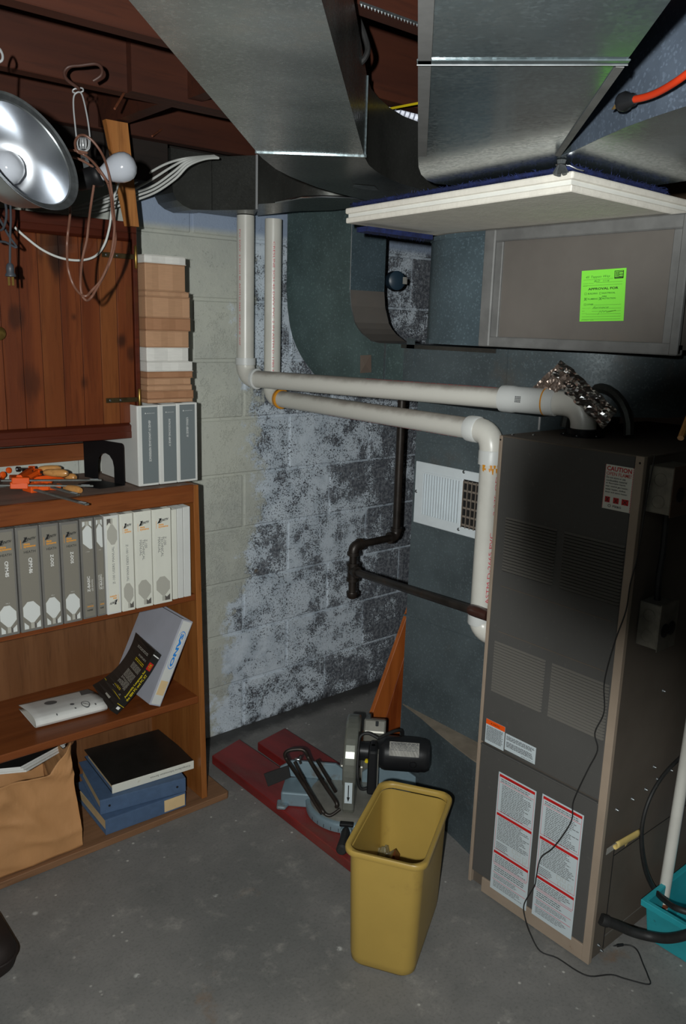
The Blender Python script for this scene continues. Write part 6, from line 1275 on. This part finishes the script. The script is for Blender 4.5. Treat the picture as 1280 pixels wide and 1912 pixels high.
# ------------------------------------------------------------------ wastebasket
def rr(cx, cy, a, b, hl, hw, rad, z, n=6):
    out = []
    for sx, sy, a0 in ((1, 1, 0), (-1, 1, 90), (-1, -1, 180), (1, -1, 270)):
        for k in range(n + 1):
            t = math.radians(a0 + 90 * k / n); u = sx * (hl - rad) + rad * math.cos(t); v_ = sy * (hw - rad) + rad * math.sin(t)
            out.append(V((cx + a.x * u + b.x * v_, cy + a.y * u + b.y * v_, z)))
    return out
HB = 0.342
k_ = [at(*p, Z=HB) for p in ((638.7, 1581.7), (712.5, 1456), (845, 1481), (794.5, 1624))]
ctr = (k_[0] + k_[1] + k_[2] + k_[3]) / 4; la_ = ((k_[1] + k_[2]) / 2 - (k_[0] + k_[3]) / 2); wa_ = ((k_[2] + k_[3]) / 2 - (k_[0] + k_[1]) / 2)
a = la_.normalized(); b = V((a.y, -a.x, 0)); hl, hw = la_.length / 2 + 0.004, wa_.length / 2 + 0.002
wb = thing('wastebasket', 'dirty yellow rectangular plastic wastebasket standing on the floor', 'wastebasket', (ctr.x, ctr.y, 0))
prof = [(0.003, 0.158, 0.080, 0.022), (0.0, 0.163, 0.084, 0.028), (0.012, hl - 0.018, hw - 0.024, 0.034), (0.30, hl - 0.012, hw - 0.012, 0.036), (HB - 0.02, hl - 0.010, hw - 0.010, 0.036)]
zs = [0.0, 0.010, 0.03, 0.30, HB - 0.02]
hls = [0.150, 0.158, 0.160, hl - 0.012, hl - 0.011]; hws = [0.080, 0.086, 0.088, hw - 0.012, hw - 0.011]
def shift(z): return -0.004 * (1 - z / HB)
rings = [rr(ctr.x + a.x * shift(z), ctr.y + a.y * shift(z), a, b, h1_, h2__, 0.034, z + 0.001) for z, h1_, h2__ in zip(zs, hls, hws)]
inn = [rr(ctr.x + a.x * shift(z), ctr.y + a.y * shift(z), a, b, h1_ - 0.003, h2__ - 0.003, 0.032, max(z, 0.006)) for z, h1_, h2__ in zip(zs[::-1], hls[::-1], hws[::-1])]
def loft(rs, cap0=False, cap1=False):
    mb = MB(); n = len(rs[0])
    for q in rs: mb.v += q
    for i in range(len(rs) - 1):
        for j in range(n): j2 = (j + 1) % n; mb.f.append([i * n + j, i * n + j2, (i + 1) * n + j2, (i + 1) * n + j]); mb.m.append(0); mb.s.append(True)
    if cap0: mb.f.append(list(range(n))[::-1]); mb.m.append(0); mb.s.append(False)
    if cap1: mb.f.append([(len(rs) - 1) * n + j for j in range(n)]); mb.m.append(0); mb.s.append(False)
    return mb
loft(rings + inn, True, True).build('basket', 'bin_yellow', wb, sharp=50)
R_ = lambda hl_, hw_, z, rad=0.036: rr(ctr.x, ctr.y, a, b, hl_, hw_, rad, z)
rim = [R_(hl - 0.010, hw - 0.010, HB - 0.015), R_(hl - 0.001, hw - 0.001, HB - 0.015), R_(hl, hw, HB - 0.013), R_(hl, hw, HB - 0.003), R_(hl - 0.002, hw - 0.002, HB), R_(hl - 0.010, hw - 0.010, HB - 0.0005), R_(hl - 0.0125, hw - 0.0125, HB - 0.004), R_(hl - 0.0125, hw - 0.0125, HB - 0.015)]
loft(rim).build('rim', 'bin_yellow', wb, sharp=50)
tz = 0.045
tr = thing('wrapper', 'brown and silver crumpled wrapper inside the yellow wastebasket', 'wrapper', (ctr.x, ctr.y, 0.01))
o = at(735, 1596, Z=0.17)
mb = MB(); mb.add([o + V((-0.03, 0, -0.04)), o + V((0.0, -0.005, 0.022)), o + V((0.045, 0.02, -0.03)), o + V((0.0, 0.05, -0.035)), o + V((0, 0.0, -0.15))], [(0, 1, 3), (1, 2, 3), (0, 4, 1), (1, 4, 2), (0, 3, 4), (2, 4, 3)]); ob = mb.build('wrapper_sheet', ['trash_brown', 'foil'], tr); ob.data.polygons[0].material_index = 1
cl = thing('plastic_wrap', 'crumpled clear plastic wrap inside the yellow wastebasket', 'plastic wrap', (ctr.x, ctr.y, 0.01))
o2 = at(716, 1592, Z=0.15); o2.z = 0.02
def crum(i, j):
    th_ = i * 2 * math.pi; ph = (j - 0.5) * math.pi; d_ = V((math.cos(th_) * math.cos(ph), math.sin(th_) * math.cos(ph), math.sin(ph)))
    r_ = 0.042 * (1 + 0.4 * mn.noise(d_ * 2.3)); return o2 + V((d_.x * r_ * 0.8, d_.y * r_ * 0.8, 0.085 + d_.z * r_ * 1.4))
MB().grid(crum, 22, 14, sm=False).build('plastic_sheet', 'trash_clear', cl)
# ------------------------------------------------------------------ mitre saw
ZB_ = 0.036
C0 = at(655, 1482, Z=0.09); C0.z = ZB_
k1 = at(640, 1582, Z=0.085); u = V((k1.x - C0.x, k1.y - C0.y, 0)).normalized(); v = V((-u.y, u.x, 0))
if v.dot(RIGHT) < 0: v = -v
ms = thing('mitre_saw', 'old blue-grey mitre saw with a black motor standing on the red planks', 'saw', C0)
S = lambda a_, b_, z: C0 + u * a_ + v * b_ + V((0, 0, z))     # a_ towards the front, b_ to the right, z up
Zv = V((0, 0, 1))
mb = MB(); mb.lathe(C0, Zv, [(0.135, 0.0), (0.150, 0.004), (0.152, 0.028), (0.148, 0.034), (0.142, 0.036)], 48); mb.build('base_ring', 'saw_blue', ms)
for sgn in (-1, 1):
    mb = MB(); we = 0.235 if sgn < 0 else 0.20; w0 = [S(0.02, sgn * 0.12, 0.0), S(0.02, sgn * we, 0.0), S(-0.075, sgn * we, 0.0), S(-0.105, sgn * 0.12, 0.0)]; mb.prism(w0, Zv * 0.052)
    w1 = [S(0.045, sgn * (we - 0.02), 0.0), S(0.045, sgn * (we + 0.01), 0.0), S(0.0, sgn * (we + 0.015), 0.0), S(0.0, sgn * (we - 0.035), 0.0)]; mb.prism(w1, Zv * 0.014); mb.build('base_wing', 'saw_blue', ms, bevel=0.006, seg=2)
MB().lathe(C0, Zv, [(0.138, 0.034), (0.138, 0.052), (0.130, 0.054)], 48).build('turntable', 'saw_grey', ms)
for sgn in (-1, 1):
    fe = 0.255 if sgn < 0 else 0.215
    mb = MB(); mb.prism([S(-0.078, sgn * 0.03, 0.052), S(-0.078, sgn * fe, 0.052), S(-0.078, sgn * fe, 0.085), S(-0.078, sgn * (fe - 0.04), 0.112), S(-0.078, sgn * 0.06, 0.112), S(-0.078, sgn * 0.03, 0.09)], u * -0.012); mb.prism([S(-0.09, sgn * 0.10, 0.052), S(-0.13, sgn * 0.10, 0.052), S(-0.09, sgn * 0.10, 0.10)], v * (sgn * 0.01)); mb.build('fence', 'saw_blue', ms, bevel=0.002)
mb = MB(); mb.box((0, 0, 0), (0, 0, 0)); mb = MB(); mb.obox(S(0.10, -0.012, 0.0545), v * 0.024, u * -0.19, Zv * 0.0012); mb.build('kerf_plate', 'red_plank', ms)
mb = MB(); mb.obox(S(0.128, -0.018, 0.01), v * 0.036, u * 0.055, Zv * 0.03); mb.build('handle_arm', 'saw_blue', ms, bevel=0.004, seg=2)
MB().obox(S(0.150, -0.022, 0.040), v * 0.044, u * 0.02, Zv * 0.010).build('pointer_bracket', 'black_enamel', ms, bevel=0.002)
mb = MB()
for k in range(11):
    t = math.radians(-50 + 10 * k); p = C0 + (u * math.cos(t) + v * math.sin(t)) * 0.1525; r_ = (u * math.cos(t) + v * math.sin(t)); s2 = r_.cross(Zv); mb.obox(p + Zv * 0.008 - s2 * 0.0008, s2 * 0.0016, r_ * 0.0006, Zv * 0.012)
mb.build('scale_mark', 'ink', ms)
kb, ke = S(0.17, 0.0, 0.030), at(636, 1597, Z=0.062); ke = S(0.31, (ke - C0).dot(v), 0.040)
MB().lathe(kb, ke - kb, [(0.012, 0), (0.0145, 0.012), (0.0135, 0.05), (0.0165, 0.098), (0.017, 0.112), (0.012, 0.118)], 16).build('lock_knob', 'black_rubber', ms)
# blade guard, seen edge on
gc = S(0.0, 0.0, 0.20); gr_ = 0.130; gt_ = 0.022
out = [gc + u * (gr_ * math.cos(math.radians(t))) + Zv * (gr_ * math.sin(math.radians(t))) for t in range(-22, 203, 9)]
MB().prism([p - v * gt_ for p in out], v * (2 * gt_)).build('upper_guard', 'guard_metal', ms, bevel=0.008, seg=3)
lo_ = [S(-0.03, 0, 0.058), S(0.118, 0, 0.058), S(0.128, 0, 0.075)] + [gc + u * (gr_ * 0.985 * math.cos(math.radians(t))) + Zv * (gr_ * 0.985 * math.sin(math.radians(t))) for t in range(-8, 25, 8)]
MB().prism([p - v * (gt_ * 0.85) for p in lo_ + [gc + Zv * -0.02]], v * (2 * gt_ * 0.85)).build('lower_guard', 'guard_metal', ms, bevel=0.005, seg=2)
bl = MB().lathe(gc - v * 0.0012, v, [(0.02, 0), (0.118, 0.0004), (0.118, 0.0020), (0.02, 0.0024)], 48).build('blade', 'steel', ms)
p_, q_ = S(0.1265, 0, 0.172), S(0.1275, 0, 0.100)
nrm = (u * 1 + Zv * 0.02).normalized(); lab = MB().obox(p_ - v * 0.012 + nrm * 0.002, v * 0.024, (q_ - p_), nrm * 0.001).build('arrow_label', 'label_white', ms)
mb = MB(); dd_ = (q_ - p_); o3 = p_ + nrm * 0.0035; mb.quad(o3 + dd_ * 0.12 - v * 0.0016, o3 + dd_ * 0.12 + v * 0.0016, o3 + dd_ * 0.7 + v * 0.0016, o3 + dd_ * 0.7 - v * 0.0016); mb.add([o3 + dd_ * 0.7 - v * 0.005, o3 + dd_ * 0.7 + v * 0.005, o3 + dd_ * 0.93], [(0, 1, 2)]); mb.build('arrow', 'ink', lab)
# arm, motor, handle
mb = MB(); mb.prism([S(-0.16, 0.03, 0.05), S(-0.10, 0.03, 0.05), S(-0.06, 0.03, 0.25), S(-0.09, 0.03, 0.285), S(-0.15, 0.03, 0.26)], v * 0.075); mb.prism([S(-0.165, -0.05, 0.03), S(-0.09, -0.05, 0.03), S(-0.10, -0.05, 0.10), S(-0.15, -0.05, 0.10)], v * 0.11); mb.build('pivot_arm', 'saw_grey', ms, bevel=0.006, seg=2)
MB().lathe(S(-0.10, 0.045, 0.283), Zv, [(0.008, 0), (0.008, 0.014), (0.005, 0.016)], 8).build('bolt', 'zinc', ms)
MB().lathe(S(-0.075, 0.075, 0.27), Zv, [(0.006, 0), (0.006, 0.014)], 6).build('bolt', 'zinc', ms)
m0, m1 = S(0.005, 0.105, 0.218), S(0.005, 0.262, 0.218)
mo = MB().lathe(S(0.005, 0.024, 0.218), v, [(0.030, 0), (0.034, 0.05), (0.053, 0.075), (0.056, 0.085), (0.056, 0.195), (0.054, 0.202), (0.054, 0.216), (0.048, 0.228), (0.030, 0.234)], 32).build('motor', 'black_plastic', ms, sharp=30)
t0 = math.radians(58)
def cyl(b_, t, r_=0.0568): return S(0.005, b_, 0.218) + u * (r_ * math.cos(t)) + Zv * (r_ * math.sin(t))
mb = MB()
for k in range(6):
    ta, tb2 = math.radians(68 - 8 * k), math.radians(68 - 8 * (k + 1)); mb.quad(cyl(0.122, ta), cyl(0.218, ta), cyl(0.218, tb2), cyl(0.122, tb2))
np_ = mb.build('name_plate', 'page_edges', mo)
mb = MB(); 
for k, (a0, a1, m_) in enumerate(((64, 61, 0), (60, 58, 0), (57, 55.5, 0), (54, 52.5, 0), (51, 49.5, 0), (48, 46.5, 0), (44, 42.5, 0), (40, 38, 0))):
    x = 0.126; rnd = random.Random(k)
    while x < 0.212:
        l = rnd.uniform(0.006, 0.02); l = min(l, 0.214 - x); mb.quad(cyl(x, math.radians(a0), 0.0572), cyl(x + l, math.radians(a0), 0.0572), cyl(x + l, math.radians(a1), 0.0572), cyl(x, math.radians(a1), 0.0572)); x += l + 0.003
mb.build('plate_print', 'grey_ink', np_)
mb = MB(); mb.lathe(cyl(0.200, math.radians(-8), 0.054), u, [(0.013, 0), (0.013, 0.004), (0.010, 0.004), (0.009, 0.001)], 18); mb.build('brush_cap', 'black_enamel', mo)
hd_ = MB(); hd_.obox(S(0.045, 0.056, 0.115), v * 0.030, u * 0.055, Zv * 0.155); hd_.obox(S(0.02, 0.058, 0.235), v * 0.026, u * 0.05, Zv * 0.035); hd_.build('handle', 'black_plastic', ms, bevel=0.008, seg=3)
MB().obox(S(0.055, 0.0865, 0.135), v * 0.003, u * 0.03, Zv * 0.12).build('trigger_strip', 'saw_grey', ms)
MB().lathe(S(0.085, 0.052, 0.23), u, [(0.006, 0), (0.006, 0.008)], 10).build('lock_button', 'yellow_ink', ms)
MB().tube(spline([S(0.03, 0.085, 0.28), S(0.02, 0.05, 0.290), S(0.03, 0.025, 0.280), S(0.06, 0.022, 0.24), S(0.085, 0.024, 0.18), S(0.085, 0.035, 0.13), S(0.075, 0.058, 0.125)], 7), 0.0055, 10).build('power_cord', 'black_rubber', ms)
MB().tube(spline([S(0.03, 0.085, 0.28), S(-0.02, 0.14, 0.285), S(-0.06, 0.16, 0.25), S(-0.12, 0.14, 0.10), S(-0.15, 0.12, 0.01)], 7), 0.0055, 10).build('power_cord', 'black_rubber', ms)
# work clamp rods and stop plate on the left
rp_ = lambda px, py, d_: at(px, py, d=d_)
dn, df = (S(0.14, -0.03, 0.06) - CAM).dot(FWD), (S(-0.04, -0.20, 0.12) - CAM).dot(FWD)
rod = [rp_(601, 1519, dn), rp_(560, 1455, (dn + df) / 2), rp_(537, 1421, df), rp_(532, 1408, df), rp_(540, 1401, df), rp_(560, 1399, df), rp_(570, 1404, df), rp_(578, 1420, df), rp_(604, 1463, (dn + df) / 2), rp_(627, 1497, dn + 0.02), rp_(628, 1507, dn + 0.02)]
MB().tube(spline(rod, 5), 0.0068, 10).build('clamp_rod', 'black_iron', ms)
MB().tube(spline([rp_(550, 1423, df - 0.02), rp_(575, 1470, (dn + df) / 2), rp_(598, 1508, dn - 0.01), rp_(607, 1520, dn - 0.02), rp_(618, 1522, dn - 0.02), rp_(634, 1511, dn - 0.01)], 6), 0.0055, 10).build('clamp_rod', 'black_iron', ms)
MB().tube([rp_(592, 1420, df + 0.02), rp_(626, 1478, dn + 0.06)], 0.006, 10).build('clamp_rod', 'black_iron', ms)
wn = rp_(556, 1418, df - 0.03)
mb = MB(); mb.lathe(wn - v * 0.012, v, [(0.003, 0), (0.0045, 0.004), (0.0045, 0.016), (0.003, 0.02)], 10)
for s_ in (1, -1): mb.tube([wn + v * 0.004, wn + v * 0.008 + Zv * (0.012 * s_), wn + v * 0.010 + Zv * (0.016 * s_)], [0.003, 0.0042, 0.003], 8)
mb.build('wing_nut', 'steel', ms)
sp4 = [rp_(492, 1445, df), rp_(538, 1429, df + 0.01), rp_(542, 1452, df), rp_(500, 1469, df - 0.01)]
MB().prism(sp4, FWD * 0.004).build('stop_plate', 'slot_dark', ms, bevel=0.001)
# ------------------------------------------------------------------ low dark rounded shape in the foreground
cst = at(41, 1815, Z=0.0); HC = 0.10
cu_ = thing('lump', 'low dark brown rounded lump on the floor at the lower left picture edge', 'lump', (cst.x - 0.2, cst.y + 0.12, 0))
rs_ = []
for z_, ins in ((0.002, 0.020), (0.018, 0.006), (0.045, 0.0), (0.062, 0.0), (0.085, 0.010), (HC, 0.040)): rs_.append(rr(cst.x - 0.22, cst.y + 0.115, V((1, 0, 0)), V((0, 1, 0)), 0.222 - ins, 0.125 - ins, 0.055 - ins * 0.5, z_))
loft(rs_, True, True).build('pad', 'dull_brown', cu_, sharp=60)
seam = rr(cst.x - 0.22, cst.y + 0.115, V((1, 0, 0)), V((0, 1, 0)), 0.223, 0.126, 0.055, 0.053)
MB().tube(seam, 0.0035, 6, closed=True).build('edge_bead', 'dull_brown', cu_)
p, q = at(1270, 818, d=1.72), at(1290, 765, d=1.78)
tag(MB().tube([p, q + (q - p)], 0.007, 8).build('wooden_stick', 'handle_wood', loc=p), 'pale wooden stick end above the outlet box at the right edge', 'stick')
p = at(1242, 640, X=2.55); q = at(1300, 800, X=2.55)
tag(MB().obox(p + V((0, 0, 0)), q - p, V((0, -0.10, 0.0)), V((0.03, 0, 0))).build('brace_board', 'joist_wood_dark', loc=p), 'dark board slanting down in the shadow behind the furnace', 'board')
# ------------------------------------------------------------------ hanging work lamps, cords, cables
D2 = 1.74
L = lambda px, py, d=D2: at(px, py, d=d)
# reflector lamp
rc_ = at(52, 283, d=1.43); ax = (RIGHT * (0.88 * 0.945) + DOWN * (0.88 * -0.327) - FWD * 0.48).normalized()
lp = thing('clamp_lamp', 'work lamp with a shiny aluminium bowl reflector at the left picture edge', 'lamp', rc_, 'hanging work lamps')
R0_ = 0.107
mb = MB(); mb.lathe(rc_, -ax, [(R0_ + 0.001, -0.002), (R0_, 0.0), (R0_ - 0.012, 0.003), (R0_ - 0.014, 0.006)], 64, cap=False); mb.lathe(rc_, -ax, [(R0_ + 0.001, -0.002), (R0_ - 0.010, 0.006)], 64, cap=False); mb.build('rim', 'zinc', lp)
prof_ = [(R0_ - 0.014, 0.005), (0.088, 0.022), (0.080, 0.042), (0.070, 0.062), (0.056, 0.080), (0.040, 0.092), (0.026, 0.098)]
mb = MB(); mb.lathe((0, 0, 0), (0, 0, 1), prof_ + [(0.024, 0.100), (0.027, 0.100), (0.042, 0.094), (0.058, 0.082), (0.072, 0.064), (0.082, 0.044), (0.090, 0.024), (R0_ - 0.012, 0.006)], 64, cap=False); rfl = mb.build('reflector', 'brushed', lp, local=True, sharp=60); rfl.rotation_mode = 'QUATERNION'; rfl.rotation_quaternion = (-ax).to_track_quat('Z', 'Y')
MB().lathe(rc_, -ax, [(0.001, 0.030), (0.017, 0.033), (0.026, 0.043), (0.030, 0.058), (0.027, 0.074), (0.018, 0.092), (0.014, 0.100), (0.013, 0.11)], 28).build('bulb', 'bulb_glass', lp)
MB().lathe(rc_, -ax, [(0.026, 0.094), (0.026, 0.102), (0.021, 0.104), (0.021, 0.150), (0.016, 0.165), (0.008, 0.170)], 20).build('socket', 'black_plastic', lp)
bk_ = rc_ - ax * 0.17
hk = at(3, 108, d=1.46)
MB().tube(spline([rc_ - ax * 0.125, rc_ - ax * 0.10 - DOWN * 0.06, at(-12, 130, d=1.46), at(-4, 92, d=1.46), at(4, 100, d=1.46), at(4, 112, d=1.46), at(-6, 118, d=1.46)], 5), 0.0022, 8).build('hanger_wire', 'wire_steel', lp)
cpts = [bk_, at(-40, 330, d=1.62), at(2, 360, d=1.75), at(12, 400, d=1.80), at(2, 430, d=1.83), at(-20, 405, d=1.85), at(-30, 380, d=1.85), at(-4, 405, d=1.86), at(15, 438, d=1.86), at(31, 462, d=1.86), at(10, 452, d=1.86), at(-12, 446, d=1.87), at(-14, 400, d=1.87), at(14, 350, d=1.86), at(20, 400, d=1.86), at(19, 440, d=1.86), at(18.5, 494, d=1.86)]
MB().tube(spline(cpts, 6), 0.0026, 8).build('cord', 'grey_cord', lp)
pg = at(18.5, 494, d=1.86)
MB().lathe(pg + V((0, 0, 0.003)), (0, 0, -1), [(0.0045, 0), (0.008, 0.004), (0.009, 0.012), (0.0085, 0.02), (0.012, 0.026), (0.012, 0.029), (0.008, 0.030)], 14).build('plug', 'grey_cord', lp)
mb = MB()
for s_ in (-0.0045, 0.0045): mb.obox(pg + V((0, 0, -0.027)) + RIGHT * (s_ - 0.0025), RIGHT * 0.005, FWD * 0.002, V((0, 0, -0.019)))
mb.build('prong', 'brass', lp)
# bare bulb lamp on a spring clamp
lb = thing('clamp_lamp', 'work lamp with a bare white bulb and black socket on a spring clamp', 'lamp', L(155, 335), 'hanging work lamps')
J = lambda cx, cy: (100 + cx / 5.977, 100 + cy / 5.977)
LJ = lambda cx, cy, d=D2: L(*J(cx, cy), d)
MB().tube(spline([LJ(*p) for p in ((262, 1000), (240, 800), (222, 600), (226, 480), (262, 435), (305, 440), (335, 520), (372, 690), (395, 840), (405, 950), (400, 1040))], 6), 0.0017, 8).build('clamp_spring_arm', 'wire_steel', lb)
mb = MB()
for k in range(5):
    cxx = 290 + k * 20
    mb.tube([LJ(cxx + 34 * (k - 2) * 0.35 * math.sin(t) , 1000 + 62 * math.cos(t), D2 - 0.010 * math.sin(t)) for t in [i * math.pi / 8 for i in range(17)]], 0.0016, 6)
mb.tube(spline([LJ(*p) for p in ((262, 1000), (272, 1060), (310, 1085), (350, 1090), (392, 1060), (404, 1000))], 5), 0.0018, 6); mb.build('clamp_coil', 'wire_steel', lb)
MB().tube(spline([LJ(*p) for p in ((240, 440), (215, 430), (218, 405), (245, 392), (270, 395))], 5), 0.0016, 6).build('clamp_eye', 'wire_steel', lb)
MB().tube(spline([LJ(*p) for p in ((300, 432), (328, 418), (325, 392), (300, 382))], 5), 0.0016, 6).build('clamp_eye', 'wire_steel', lb)
def ribbon(pts, w_, t_=0.0016):
    mb = MB(); P_ = [LJ(*p) for p in pts]
    for i in range(len(P_) - 1):
        d = (P_[i + 1] - P_[i]); s_ = d.cross(FWD).normalized() * w_; mb.obox(P_[i] - s_ / 2 - d * 0.06, d * 1.12, s_, FWD * t_)
    return mb
ribbon(((345, 1080), (335, 1150), (360, 1215), (372, 1290), (430, 1340), (462, 1400), (472, 1470)), 0.014).build('clamp_bracket', 'zinc', lb, bevel=0.0006)
MB().lathe(LJ(330, 1180, D2 - 0.003), -FWD, [(0.004, 0), (0.003, 0.003)], 10).build('rivet', 'steel', lb)
bdir = (LJ(700, 1290) - LJ(300, 1420)).normalized()
MB().lathe(LJ(200, 1452), bdir, [(0.006, 0), (0.014, 0.006), (0.019, 0.014), (0.021, 0.030), (0.021, 0.048), (0.023, 0.050), (0.024, 0.060), (0.022, 0.064), (0.018, 0.066)], 24).build('socket', 'black_enamel', lb, sharp=50)
MB().lathe(LJ(510, 1352), bdir, [(0.013, 0), (0.014, 0.008), (0.019, 0.018), (0.026, 0.030), (0.0300, 0.044), (0.0300, 0.056), (0.027, 0.067), (0.020, 0.075), (0.010, 0.080), (0.001, 0.081)], 32).build('bulb', 'bulb_glass', lb)
mb = MB()
crd = [(200, 1460), (165, 1520), (172, 1640), (185, 1760), (172, 1900), (160, 2000), (150, 2130), (152, 2300), (165, 2420), (215, 2570), (290, 2675), (360, 2705), (430, 2640), (520, 2540), (590, 2400), (640, 2250), (668, 2080), (680, 1900), (665, 1700), (640, 1480), (600, 1280), (540, 1120), (440, 980), (350, 915), (280, 920), (240, 990), (260, 1090), (340, 1130), (430, 1200), (520, 1310), (600, 1440), (640, 1600), (655, 1780), (680, 1950), (690, 2100), (640, 2300), (560, 2480), (470, 2640), (420, 2720), (370, 2755), (320, 2700), (300, 2560), (320, 2300), (370, 2080), (390, 1900), (415, 1700), (450, 1470)]
mb.tube(spline([LJ(cx_, cy_, D2 - 0.016 - 0.006 * ((i * 7) % 3)) for i, (cx_, cy_) in enumerate(crd)], 5), 0.0026, 8)
mb.tube(spline([LJ(*p, D2 - 0.02) for p in ((380, 1110), (250, 1085), (150, 1075), (80, 1090), (78, 1120), (150, 1140), (250, 1165), (330, 1200), (430, 1260), (530, 1340), (610, 1450))], 5), 0.0026, 8)
mb.build('cord', 'brown_cord', lb)
hook = [LJ(*p, D2 + 0.0) for p in ((290, 400), (240, 360), (170, 310), (130, 260), (120, 205), (150, 160), (200, 140), (300, 132), (400, 118), (470, 115), (520, 140), (540, 190), (530, 240), (490, 275), (440, 305))]
tag(MB().tube(spline(hook, 5), 0.0036, 10).build('wire_hook', 'hook_brown', loc=hook[6]), 'brown bent wire hook on the joist holding the bare bulb lamp', 'hook')
# white cables
wc = [at(*p, Y=2.26) for p in ((27, 424), (48, 443), (80, 467), (115, 482), (150, 486), (178, 478), (195, 456), (204, 425), (208, 395), (212, 370), (222, 340))]
tag(MB().tube(spline(wc, 6), 0.0032, 8).build('white_cable', 'white_cord', loc=wc[4]), 'single white cable sagging across the front of the wall cabinet', 'cable')
tip = at(20, 417, Y=2.258)
names = ['uppermost white cable of the bundle between cabinet and branch duct', 'second white cable from the top of the bundle above the cabinet', 'third white cable from the top of the bundle above the cabinet', 'fourth white cable from the top of the bundle above the cabinet', 'lowest white cable of the bundle between cabinet and branch duct']
paths = [[(60, 398), (120, 392), (180, 372), (222, 354), (250, 342), (280, 322), (310, 306), (340, 297), (372, 293), (400, 291)],
         [(70, 398), (125, 393), (180, 378), (222, 362), (252, 352), (285, 334), (318, 313), (345, 299), (375, 294), (402, 292)],
         [(80, 399), (130, 394), (180, 382), (222, 370), (252, 360), (288, 346), (322, 322), (348, 302), (378, 295), (404, 293)],
         [(90, 400), (140, 397), (182, 390), (222, 377), (254, 366), (290, 352), (326, 327), (350, 305), (380, 296), (406, 294)],
         [(95, 402), (150, 400), (185, 395), (222, 384), (255, 373), (292, 358), (328, 333), (352, 309), (382, 297), (408, 295)]]
for n_, (lb_, ps) in enumerate(zip(names, paths)):
    pts = [at(px, py, Y=(2.52 if px < 235 else (2.52 - 0.18 * min(1, (px - 235) / 110.0))) - 0.0085 * n_) for px, py in ps]
    tag(MB().tube(spline(pts, 5), 0.0036, 8).build('white_cable', 'white_cord', loc=pts[3]), lb_, 'cable', 'bundle of white cables')
# ------------------------------------------------------------------ the photographer's camera on its tripod, with the flash that lights the room
K = lambda r_, d_, f_: CAM + RIGHT * r_ + DOWN * d_ + FWD * f_
tp_ = thing('camera_tripod', 'black camera with a flash on a tripod, at the place the photo is taken from', 'camera', (CAM.x - FWD.x * 0.2, CAM.y - FWD.y * 0.2, 0))
mb = MB(); mb.lathe(K(0, 0, -0.16), FWD, [(0.0368, 0), (0.0368, 0.205), (0.0415, 0.205), (0.0415, 0.0)], 48, cap=False); mb.build('lens_barrel', 'black_plastic', tp_, sharp=40)
mb = MB(); mb.obox(K(-0.050, -0.072, -0.23), RIGHT * 0.105, DOWN * 0.145, FWD * 0.065); mb.build('camera_body', 'black_plastic', tp_, bevel=0.006, seg=2)
mb = MB(); mb.obox(K(-0.100, -0.035, -0.215), RIGHT * 0.049, DOWN * 0.07, FWD * 0.055); mb.build('flash_head', 'black_plastic', tp_, bevel=0.003)
hub = V((CAM.x - FWD.x * 0.2, CAM.y - FWD.y * 0.2, 1.30))
MB().tube([hub - V((0, 0, 0.12)), K(0.0, 0.072, -0.20)], 0.012, 12).build('column', 'black_plastic', tp_)
for k in range(3):
    t = math.radians(40 + 120 * k); MB().tube([hub, hub + V((0.32 * math.cos(t + math.pi), 0.32 * math.sin(t + math.pi), -1.292))], [0.013, 0.008], 10).build('leg', 'black_plastic', tp_)
